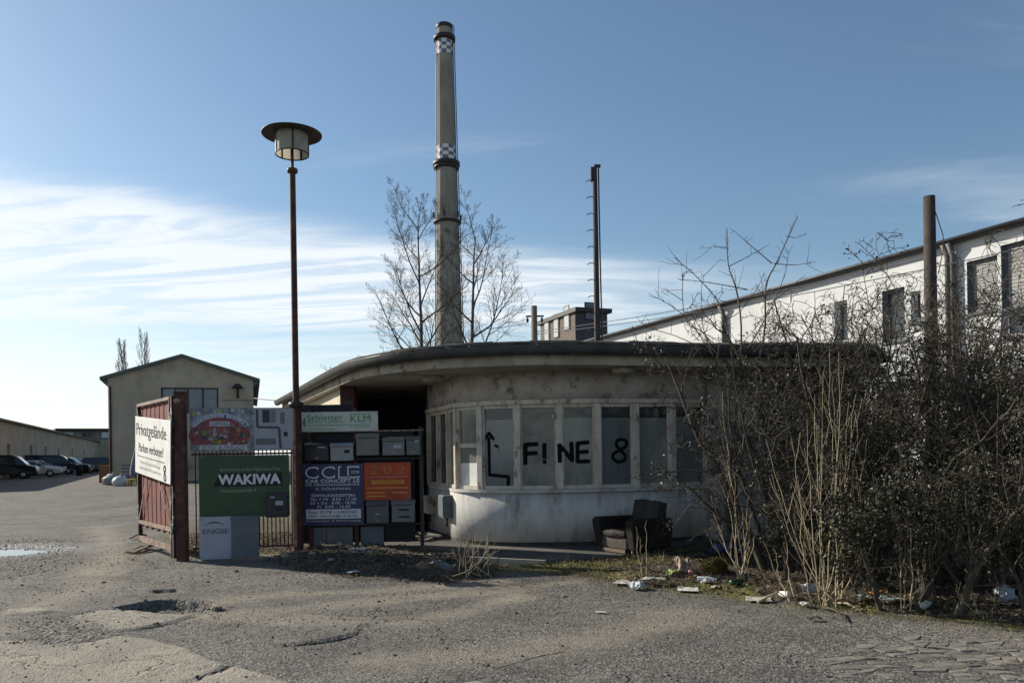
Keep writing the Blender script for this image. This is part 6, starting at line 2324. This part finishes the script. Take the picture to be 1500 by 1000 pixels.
clump('bowed dead stems on the verge left of the large sapling clump', 1165, 876, [(1120, 790), (1135, 800), (1105, 815), (1150, 780)], 12, 0.007, M_straw, cat='weed', name='dry_weed', kids=2)
clump('thin dead twigs at the far right verge edge', 1440, 898, [(1395, 850), (1415, 830), (1460, 840), (1425, 860)], 13, 0.006, M_straw, cat='weed', name='dry_weed', kids=2)
clump('dark seed-head weed at the gatehouse corner', 678, 832, [(684, 758), (674, 772), (688, 766)], 14, 0.006, M_twig, cat='weed', name='dry_weed', kids=9, sub=0.16)

# mossy ochre lump
p = gpz(1046, 838)
tr = thing('moss_cushion', 'round ochre moss cushion on the verge behind the torn carton', 'moss', tuple(p))
bm = bmesh.new(); bmesh.ops.create_icosphere(bm, subdivisions=4, radius=1.0)
surf = []
for v in bm.verts:
    q = v.co.copy()
    d = 1 + 0.6 * float(fbm(np.array([q.x * 2.2 + 5]), np.array([q.y * 2.2 + q.z * 1.7]), 17, 4)[0])
    v.co = Vector((q.x * 0.14 * d, q.y * 0.13 * d, max(-0.05, q.z * 0.12 * d + 0.06)))
    if q.z > -0.3:
        surf.append((v.co.copy(), q))
MM = [mat('ochre moss', (0.12, 0.085, 0.018), (0.075, 0.062, 0.018), 14, 0.95), leafmat('brown moss', (0.07, 0.045, 0.018), 0.9), leafmat('olive moss', (0.075, 0.07, 0.022), 0.9)]
mb = MB(); mb.add_bm(bm, smooth=True); mb.build('mound', MM[0], tr)
me = leaves_mesh('fronds', MM, surf, random.Random(3), 0.028, 4000, 0.008, None, droop=-0.3, aspect=0.3)
tag(obj_from('fronds', me, tr), kind='stuff')

# grass, leaf litter, gravel: uncounted
rs = np.random.RandomState(3)


def scatter(n, x0, x1, y0, y1, fn):
    out = []
    X = rs.uniform(x0, x1, n)
    Y = rs.uniform(y0, y1, n)
    keep = rs.uniform(0, 1, n) < fn(X, Y)
    X, Y = X[keep], Y[keep]
    return X, Y, height(X, Y)


def tris_object(name, V, nv, mats, mi=None, kind='stuff'):
    n = len(V) // nv
    me = bpy.data.meshes.new(name)
    me.vertices.add(len(V)); me.vertices.foreach_set('co', V.ravel())
    me.loops.add(n * nv); me.loops.foreach_set('vertex_index', np.arange(n * nv, dtype=np.int32))
    me.polygons.add(n)
    me.polygons.foreach_set('loop_start', np.arange(0, n * nv, nv, dtype=np.int32))
    me.polygons.foreach_set('loop_total', np.full(n, nv, np.int32))
    for m_ in mats:
        me.materials.append(m_)
    if mi is not None:
        me.polygons.foreach_set('material_index', mi.astype(np.int32))
    me.update()
    return obj_from(name, me)


def verge_band(x, y, c, w):
    return np.exp(-((poly_sd(x, y, VERGE) - c) / w) ** 2)


pmoss = gp(850, 830)
X, Y, Z = scatter(90000, -7, 9.5, 6.5, 15, lambda x, y: np.maximum.reduce([
    0.75 * verge_band(x, y, 0.30, 0.40) * (fbm(x * 1.5, y * 1.5, 71, 3) > -0.10),
    0.8 * (np.hypot((x - pmoss.x) * 0.7, (y - pmoss.y) * 1.5) < 0.9),
    0.45 * (poly_sd(x, y, BEHIND) > 0) * (fbm(x * 2, y * 2, 75, 3) > 0),
    0.35 * (np.hypot(x + 5.6, y - 12.1) < 0.8) * (fbm(x * 3, y * 3, 77, 3) > 0)]))
n = len(X)
A = rs.uniform(0, 2 * PI, n); H = rs.uniform(0.02, 0.075, n) * np.where(rs.uniform(0, 1, n) < 0.12, 2.2, 1.0); W = rs.uniform(0.002, 0.0045, n)
V = np.empty((n * 3, 3))
V[0::3] = np.stack([X - W * np.cos(A), Y - W * np.sin(A), Z - 0.005], 1)
V[1::3] = np.stack([X + W * np.cos(A), Y + W * np.sin(A), Z - 0.005], 1)
V[2::3] = np.stack([X + rs.normal(0, 0.025, n), Y + rs.normal(0, 0.025, n), Z + H], 1)
o = tris_object('verge_grass', V, 3, [leafmat('yellow green grass', (0.13, 0.125, 0.035), 0.8), leafmat('straw grass', (0.26, 0.21, 0.11), 0.85)], (rs.uniform(0, 1, n) < 0.4))
tag(o, 'short mossy grass along the verge', 'grass', kind='stuff')

X, Y, Z = scatter(60000, -6.5, 10.0, 6.8, 16, lambda x, y: np.maximum.reduce([
    0.75 * (poly_sd(x, y, VERGE) > 0.15), 0.45 * (poly_sd(x, y, MOUND) > -0.1), 1.0 * (poly_sd(x, y, BEHIND) > 0.05)]))
n = len(X)
A = rs.uniform(0, 2 * PI, n); S = rs.uniform(0.012, 0.034, n)
V = np.empty((n * 4, 3))
for k in range(4):
    a = A + k * PI / 2
    sc_ = S * (1.0 if k % 2 == 0 else 0.55)
    V[k::4] = np.stack([X + sc_ * np.cos(a), Y + sc_ * np.sin(a), Z + 0.006 + rs.uniform(0, 0.028, n)], 1)
o = tris_object('leaf_litter', V, 4, [leafmat('litter brown', (0.085, 0.060, 0.038), 0.9), leafmat('litter tan', (0.20, 0.15, 0.095), 0.9), leafmat('litter dark', (0.04, 0.032, 0.024), 0.9), leafmat('litter rust', (0.22, 0.13, 0.07), 0.9)], np.where((poly_sd(X, Y, BEHIND) > 0) & (rs.uniform(0, 1, n) < 0.65), 3, rs.choice(3, n, p=[0.5, 0.22, 0.28])))
tag(o, 'dead leaf litter under the shrubs and behind the fence', 'leaf litter', kind='stuff')


def stones_object(name, X, Y, Z, S, mats, seed):
    r = np.random.RandomState(seed)
    base = np.array([(1, 0, 0), (0, 1, 0), (-1, 0, 0), (0, -1, 0), (0, 0, 0.75), (0, 0, -0.6)], float)
    faces = np.array([(0, 1, 4), (1, 2, 4), (2, 3, 4), (3, 0, 4), (1, 0, 5), (2, 1, 5), (3, 2, 5), (0, 3, 5)])
    n = len(X)
    A = r.uniform(0, 2 * PI, n)
    B = base[None] * (1 + r.uniform(-0.35, 0.35, (n, 6, 1)))
    c, s_ = np.cos(A)[:, None], np.sin(A)[:, None]
    bx = B[:, :, 0] * c - B[:, :, 1] * s_
    by = B[:, :, 0] * s_ + B[:, :, 1] * c
    V = np.stack([bx * S[:, None] + X[:, None], by * S[:, None] * r.uniform(0.6, 1, (n, 1)) + Y[:, None], B[:, :, 2] * S[:, None] * 0.8 + Z[:, None] + S[:, None] * 0.2], -1)
    F = (faces[None] + (np.arange(n) * 6)[:, None, None]).reshape(-1, 3)
    me = bpy.data.meshes.new(name)
    me.vertices.add(n * 6); me.vertices.foreach_set('co', V.reshape(-1, 3).ravel())
    me.loops.add(F.size); me.loops.foreach_set('vertex_index', F.ravel().astype(np.int32))
    me.polygons.add(len(F))
    me.polygons.foreach_set('loop_start', np.arange(0, F.size, 3, dtype=np.int32))
    me.polygons.foreach_set('loop_total', np.full(len(F), 3, np.int32))
    for m_ in mats:
        me.materials.append(m_)
    me.polygons.foreach_set('material_index', np.repeat(r.randint(0, len(mats), n), 8).astype(np.int32))
    me.update()
    return obj_from(name, me)


def gravel_density(x, y):
    d = 0.10 + 0.25 * (fbm(x * 0.9, y * 0.9, 141, 4) > 0.03)
    d = np.maximum(d, 0.85 * (poly_sd(x, y, GRAVELLY) > -0.1))
    d = np.maximum(d, 0.9 * (poly_sd(x, y, RUBBLE) + 0.3 * fbm(x * 2, y * 2, 143, 3) > -0.05))
    d = np.maximum(d, 0.8 * (poly_sd(x, y, HOLE) > -0.06))
    d = np.maximum(d, 0.7 * np.exp(-((poly_sd(x, y, MOUND)) / 0.3) ** 2))
    d = np.maximum(d, 0.5 * np.exp(-((poly_sd(x, y, VERGE)) / 0.25) ** 2))
    return d


X, Y, Z = scatter(70000, -11, 9, 5.0, 16, gravel_density)
S = np.random.RandomState(5).lognormal(math.log(0.0075), 0.45, len(X))
S = np.clip(S, 0.003, 0.035)
GM = [mat('stone %d' % k, c_, None, 30, 0.9) for k, c_ in enumerate(((0.16, 0.15, 0.135), (0.10, 0.095, 0.088), (0.24, 0.22, 0.19), (0.07, 0.066, 0.06)))]
o = stones_object('loose_gravel', X, Y, Z, S, GM, 7)
tag(o, 'loose gravel strewn over the worn yard', 'gravel', kind='stuff')

# cracked plates of old paving, lower right: a jittered lattice with dark joints
rp = random.Random(33)
PMT = [mat('worn paving plate %d' % k, c1, c2, 12, 0.93, 0.6, 60, c3=(0.09, 0.083, 0.073), s3=7) for k, (c1, c2) in enumerate((((0.22, 0.205, 0.172), (0.15, 0.14, 0.12)), ((0.19, 0.176, 0.15), (0.13, 0.12, 0.105)), ((0.26, 0.235, 0.19), (0.175, 0.16, 0.132))))]
COB = [gp(*p) for p in ((1185, 962), (1260, 940), (1370, 926), (1500, 930), (1560, 945), (1560, 1010), (1380, 1012), (1330, 985), (1240, 985))]
SX, SY = 0.15, 0.115
lat = {}
for i in range(40):
    for j in range(30):
        lat[i, j] = (1.5 + i * SX + (j % 2) * SX * 0.5 + rp.uniform(-0.06, 0.06), 5.2 + j * SY + rp.uniform(-0.042, 0.042))
cnt = 0
for j in range(29):
    for i in range(38):
        o_ = j % 2
        quad = [lat[i, j], lat[i + 1, j], lat[i + 1 + (0 if o_ == 0 else 1), j + 1] if False else lat[i + 1, j + 1], lat[i, j + 1]]
        cx_, cy_ = sum(q[0] for q in quad) / 4, sum(q[1] for q in quad) / 4
        sdv = float(poly_sd(np.array([cx_]), np.array([cy_]), COB)[0]) + 0.35 * float(fbm(np.array([cx_ * 2]), np.array([cy_ * 2]), 151, 3)[0])
        if sdv < 0 or rp.random() < 0.24 or cnt >= 290:
            continue
        cnt += 1
        out = []
        for k in range(4):
            x0_, y0_ = quad[k]
            x1_, y1_ = quad[(k + 1) % 4]
            for t in (0.08, 0.5 + rp.uniform(-0.12, 0.12), 0.92):
                x, y = x0_ + (x1_ - x0_) * t, y0_ + (y1_ - y0_) * t
                sh_ = 0.06 + rp.uniform(-0.05, 0.06)
                out.append((x + (cx_ - x) * sh_ - cx_, y + (cy_ - y) * sh_ - cy_))
        n_ = len(out)
        mb = MB()
        tz = rp.uniform(-0.003, 0.009)
        mb.v += [(x, y, -0.04) for x, y in out] + [(x, y, tz - 0.003) for x, y in out] + [(x * 0.93, y * 0.93, tz) for x, y in out]
        for q in range(n_):
            r_ = (q + 1) % n_
            mb.face((q, r_, n_ + r_, n_ + q)); mb.face((n_ + q, n_ + r_, 2 * n_ + r_, 2 * n_ + q))
        mb.face([2 * n_ + q for q in range(n_)])
        o = mb.build('paving_stone', rp.choice(PMT), ground, (cx_, cy_, hz(cx_, cy_)))
        o.rotation_euler = (rp.uniform(-0.05, 0.05), rp.uniform(-0.05, 0.05), 0)

# ------------------------------------------------------------------ litter
rl = random.Random(77)


def crumple(name, label, px, py, w, d, h, colr, seed, cat='litter', flatness=0.0, tilt=0.0):
    p = gpz(px, py)
    bm = bmesh.new()
    bmesh.ops.create_grid(bm, x_segments=9, y_segments=7, size=0.5)
    r = random.Random(seed)
    for v in bm.verts:
        x, y = v.co.x, v.co.y
        e = float(fbm(np.array([x * 4 + seed]), np.array([y * 4]), seed, 3)[0])
        e2 = float(fbm(np.array([x * 5 + seed * 2]), np.array([y * 5 + 3]), seed + 5, 2)[0])
        v.co = Vector((x * w * (1 + e2 * 0.5), y * d * (1 + e * 0.5), h * (0.5 + e * (1.6 if not flatness else 0.5)) + (h * 0.6 * (0.5 - abs(x)) if not flatness else 0)))
    mb = MB(); mb.add_bm(bm)
    o = mb.build(name, mat('litter %s' % str(colr), colr, tuple(c * 0.7 for c in colr), 20, 0.7), loc=(p.x, p.y, p.z + 0.012))
    o.rotation_euler = (tilt, 0, r.uniform(-0.5, 0.5))
    sm = o.modifiers.new('sheet_thickness', 'SOLIDIFY'); sm.thickness = 0.003
    return tag(o, label, cat)


crumple('paper_sheet', 'flat white and pink paper on the verge edge below the armchair', 917, 854, 0.26, 0.30, 0.02, (0.60, 0.52, 0.50), 1, flatness=1)
crumple('plastic_wrap', 'crumpled pale blue plastic on the asphalt edge below the armchair', 935, 863, 0.17, 0.2, 0.07, (0.45, 0.48, 0.50), 2)
crumple('paper_sheet', 'flat white card lying on the moss right of the armchair', 1008, 864, 0.22, 0.28, 0.015, (0.68, 0.66, 0.62), 3, flatness=1)
crumple('torn_carton', 'torn brown and white carton upright right of the armchair', 998, 836, 0.18, 0.24, 0.10, (0.32, 0.24, 0.18), 4, tilt=0.9)
crumple('paper_scrap', 'pinkish paper scrap at the foot of the armchair', 970, 836, 0.13, 0.14, 0.05, (0.55, 0.38, 0.32), 5)
crumple('wrapper', 'yellow green wrapper beside the torn carton', 985, 842, 0.15, 0.14, 0.05, (0.28, 0.34, 0.09), 6)
crumple('wrapper', 'long white wrapper strip on the verge below the stalks', 957, 851, 0.28, 0.12, 0.03, (0.50, 0.48, 0.42), 7)
crumple('paper_sheet', 'pale cream sheet at the verge edge left of the large sapling clump', 1112, 880, 0.26, 0.24, 0.03, (0.50, 0.50, 0.42), 8, flatness=1)
crumple('carton', 'pale grey carton leaning at the foot of the large sapling clump', 1185, 866, 0.15, 0.16, 0.05, (0.40, 0.43, 0.42), 9, tilt=1.0)
crumple('paper_scrap', 'small white scrap at the asphalt edge by the saplings', 1179, 889, 0.09, 0.11, 0.04, (0.62, 0.60, 0.56), 10)
crumple('wrapper', 'small orange wrapper in the shade right of the large saplings', 1284, 872, 0.11, 0.11, 0.04, (0.55, 0.22, 0.05), 11)
crumple('plastic_bag', 'pale green plastic bag right of the large sapling clump', 1306, 884, 0.20, 0.2, 0.06, (0.48, 0.54, 0.46), 12)
crumple('plastic_bag', 'pale blue grey bag under the shrubs at the far right', 1474, 878, 0.19, 0.2, 0.09, (0.34, 0.38, 0.40), 13, tilt=0.6)
crumple('wrapper', 'thin white strip lying alone on the open asphalt', 880, 898, 0.12, 0.05, 0.01, (0.55, 0.54, 0.5), 14, flatness=1)
crumple('blue_tarp', 'dark blue tarpaulin scrap under the shrub by the thin saplings', 1063, 812, 0.45, 0.4, 0.14, (0.03, 0.055, 0.12), 15)
crumple('plastic_bag', 'crumpled silver black bag on the soil mound by the dry weed', 640, 836, 0.42, 0.3, 0.12, (0.14, 0.14, 0.15), 16)
crumple('paper_scrap', 'white scrap on the soil mound left of the silver bag', 518, 840, 0.16, 0.16, 0.03, (0.50, 0.52, 0.55), 17)
crumple('paper_scrap', 'white torn scraps on the soil in front of the notice frame', 525, 806, 0.3, 0.12, 0.03, (0.6, 0.58, 0.55), 18)
crumple('glass_shard', 'dark green bottle shard on the asphalt near the saplings', 1194, 909, 0.13, 0.07, 0.03, (0.04, 0.06, 0.05), 19)
crumple('paper_scrap', 'white scrap between ochre lump and thin saplings', 1036, 856, 0.13, 0.10, 0.05, (0.52, 0.49, 0.44), 20)
crumple('paper_scrap', 'small cream scrap right of the flat white card', 1048, 862, 0.10, 0.09, 0.03, (0.50, 0.46, 0.38), 21)
crumple('wrapper', 'pale crumpled wrapper under the saplings near the orange one', 1262, 878, 0.16, 0.12, 0.04, (0.42, 0.41, 0.38), 22)

# bottles, can, cup
M_gl = glass('green bottle glass', (0.03, 0.07, 0.03), 0.08, 0.5)
M_pet = mat('cloudy plastic bottle', (0.42, 0.46, 0.48), (0.34, 0.38, 0.40), 8, 0.25, spec=0.5)
M_can = mat('faded red can', (0.38, 0.06, 0.05), (0.45, 0.42, 0.40), 14, 0.35, metal=0.4)
M_cup = mat('paper cup', (0.58, 0.55, 0.50), (0.48, 0.45, 0.40), 9, 0.7)
for name, lab, px, py, mt, prof, rz, lid in (
        ('glass_bottle', 'green glass bottle lying on the verge left of the thin saplings', 1070, 858, M_gl, [(0.0, 0), (0.032, 0.0), (0.034, 0.02), (0.034, 0.14), (0.014, 0.19), (0.013, 0.235)], 0.4, M_print_y),
        ('plastic_bottle', 'cloudy plastic bottle lying on the verge below the ochre moss cushion', 1022, 852, M_pet, [(0.0, 0), (0.03, 0.0), (0.036, 0.02), (0.033, 0.08), (0.036, 0.13), (0.015, 0.20), (0.014, 0.225)], -0.5, M_blueboard),
        ('plastic_bottle', 'cloudy plastic bottle lying at the shrub foot right of the pale green bag', 1352, 893, M_pet, [(0.0, 0), (0.03, 0.0), (0.036, 0.02), (0.033, 0.08), (0.036, 0.13), (0.015, 0.20), (0.014, 0.225)], 0.8, M_print_w),
        ('drinks_can', 'faded red drinks can lying near the torn carton', 1012, 842, M_can, [(0.0, 0.0), (0.026, 0.002), (0.033, 0.012), (0.031, 0.06), (0.033, 0.105), (0.026, 0.115)], 1.2, M_rim0),
        ('paper_cup', 'pale paper cup lying on the verge left of the large sapling clump', 1142, 874, M_cup, [(0.0, 0.0), (0.027, 0.0), (0.040, 0.11), (0.042, 0.112)], -0.9, M_cup)):
    p = gpz(px, py)
    b_ = thing(name, lab, name.split('_')[1], (p.x, p.y, p.z + 0.036), rz)
    mb = MB(); mb.lathe(prof, 14); q = mb.build('body', mt, b_); q.rotation_euler = (0, R(88), 0)
    mb = MB(); mb.lathe([(prof[-1][0] + 0.002, 0), (prof[-1][0] + 0.002, 0.012), (0, 0.013)], 12); q = mb.build('lid', lid, b_, (prof[-1][1], 0, 0)); q.rotation_euler = (0, R(88), 0)

# heap of rubble and old boards at the gatehouse corner
hp = gpz(622, 797)
heap = thing('rubble_heap', 'heap of broken brown boards and rubble at the gatehouse corner', 'rubble', (hp.x, hp.y + 0.35, 0.02))
for k in range(26):
    x, y = rl.gauss(0, 0.28), rl.gauss(0, 0.25)
    z = max(0.02, 0.17 - 0.35 * math.hypot(x, y)) * rl.uniform(0.3, 1)
    a = rl.uniform(0, PI)
    L_ = rl.uniform(0.10, 0.32)
    mb = MB(); mb.bar((-L_ / 2 * math.cos(a), -L_ / 2 * math.sin(a), rl.uniform(-0.03, 0.03)), (L_ / 2 * math.cos(a), L_ / 2 * math.sin(a), rl.uniform(-0.03, 0.03)), rl.uniform(0.04, 0.1), rl.uniform(0.015, 0.04))
    mb.build('fragment', M_wood if k % 3 else M_concrete, heap, (x, y, z))
for k in range(5):
    px, py = 425 + 32 * k + rl.uniform(-10, 10), rl.uniform(802, 822)
    p = gpz(px, py)
    bm = bmesh.new(); bmesh.ops.create_icosphere(bm, subdivisions=2, radius=1.0)
    s_ = rl.uniform(0.03, 0.06)
    for v in bm.verts:
        e = 1 + 0.5 * float(fbm(np.array([v.co.x * 1.5 + k * 5]), np.array([v.co.y * 1.5 + v.co.z * 2]), 19, 2)[0])
        v.co = Vector((v.co.x * s_ * e * 1.3, v.co.y * s_ * e, v.co.z * s_ * e * 0.6))
    mb = MB(); mb.add_bm(bm)
    o = mb.build('rubble_stone', M_concrete, loc=(p.x, p.y, p.z + s_ * 0.25))
    tag(o, ('leftmost small rubble lump on the soil near the lamp foot', 'second rubble lump from the lamp foot on the soil', 'middle one of five rubble lumps on the soil mound', 'second rubble lump from the right on the soil mound', 'rightmost small rubble lump on the soil mound')[k], 'rubble', 'rubble lumps before the notice frame')
# broken asphalt chunks at the pothole rim
CH = ((282, 884, 0.17, 'large broken asphalt plate at the right rim of the pothole'), (303, 887, 0.10, 'smaller asphalt chunk right of the large plate at the pothole'), (262, 889, 0.06, 'asphalt crumb lying inside the pothole'),
      (206, 891, 0.055, 'asphalt crumb at the left rim of the pothole'), (232, 866, 0.05, 'asphalt crumb beside the small upper pothole'), (318, 893, 0.05, 'outermost asphalt crumb right of the pothole'))
for k, (px, py, s_, lab) in enumerate(CH):
    p = gpz(px, py)
    n_ = 7
    out = [(math.cos(2 * PI * (j + rl.uniform(-0.2, 0.2)) / n_) * s_ * rl.uniform(0.75, 1.25) * 1.3, math.sin(2 * PI * (j + rl.uniform(-0.2, 0.2)) / n_) * s_ * rl.uniform(0.7, 1.1)) for j in range(n_)]
    mb = MB()
    mb.v += [(x, y, -0.04) for x, y in out] + [(x, y, 0.018 + rl.uniform(-0.006, 0.006)) for x, y in out] + [(x * 0.85, y * 0.85, 0.028) for x, y in out]
    for i in range(n_):
        j = (i + 1) % n_
        mb.face((i, j, n_ + j, n_ + i)); mb.face((n_ + i, n_ + j, 2 * n_ + j, 2 * n_ + i))
    mb.face([2 * n_ + i for i in range(n_)])
    o = mb.build('asphalt_chunk', mat('broken asphalt', (0.19, 0.17, 0.14), (0.10, 0.092, 0.08), 22, 0.92, 0.7, 60), loc=(p.x, p.y, p.z + 0.012))
    o.rotation_euler = (rl.uniform(-0.12, 0.12), rl.uniform(-0.12, 0.12), rl.uniform(0, 3))
    tag(o, lab, 'rubble')
# long dead sticks
for k, (a, b, lab) in enumerate((((1110, 884), (1165, 866), 'bleached stick lying on the verge left of the large saplings'), ((1205, 892), (1240, 912), 'dark stick pointing onto the asphalt below the large saplings'), ((1218, 886), (1262, 898), 'curved pale stick at the foot of the large saplings'))):
    A, B = gpz(*a), gpz(*b)
    mb = MB(); mb.tube([Vector((0, 0, 0.02)), (B - A) * 0.5 + Vector((0.03, 0.05, 0.05)), (B - A) + Vector((0, 0, 0.02))], [0.014, 0.011, 0.005], 6)
    tag(mb.build('dead_stick', M_straw if k != 1 else M_twig, loc=tuple(A)), lab, 'stick')
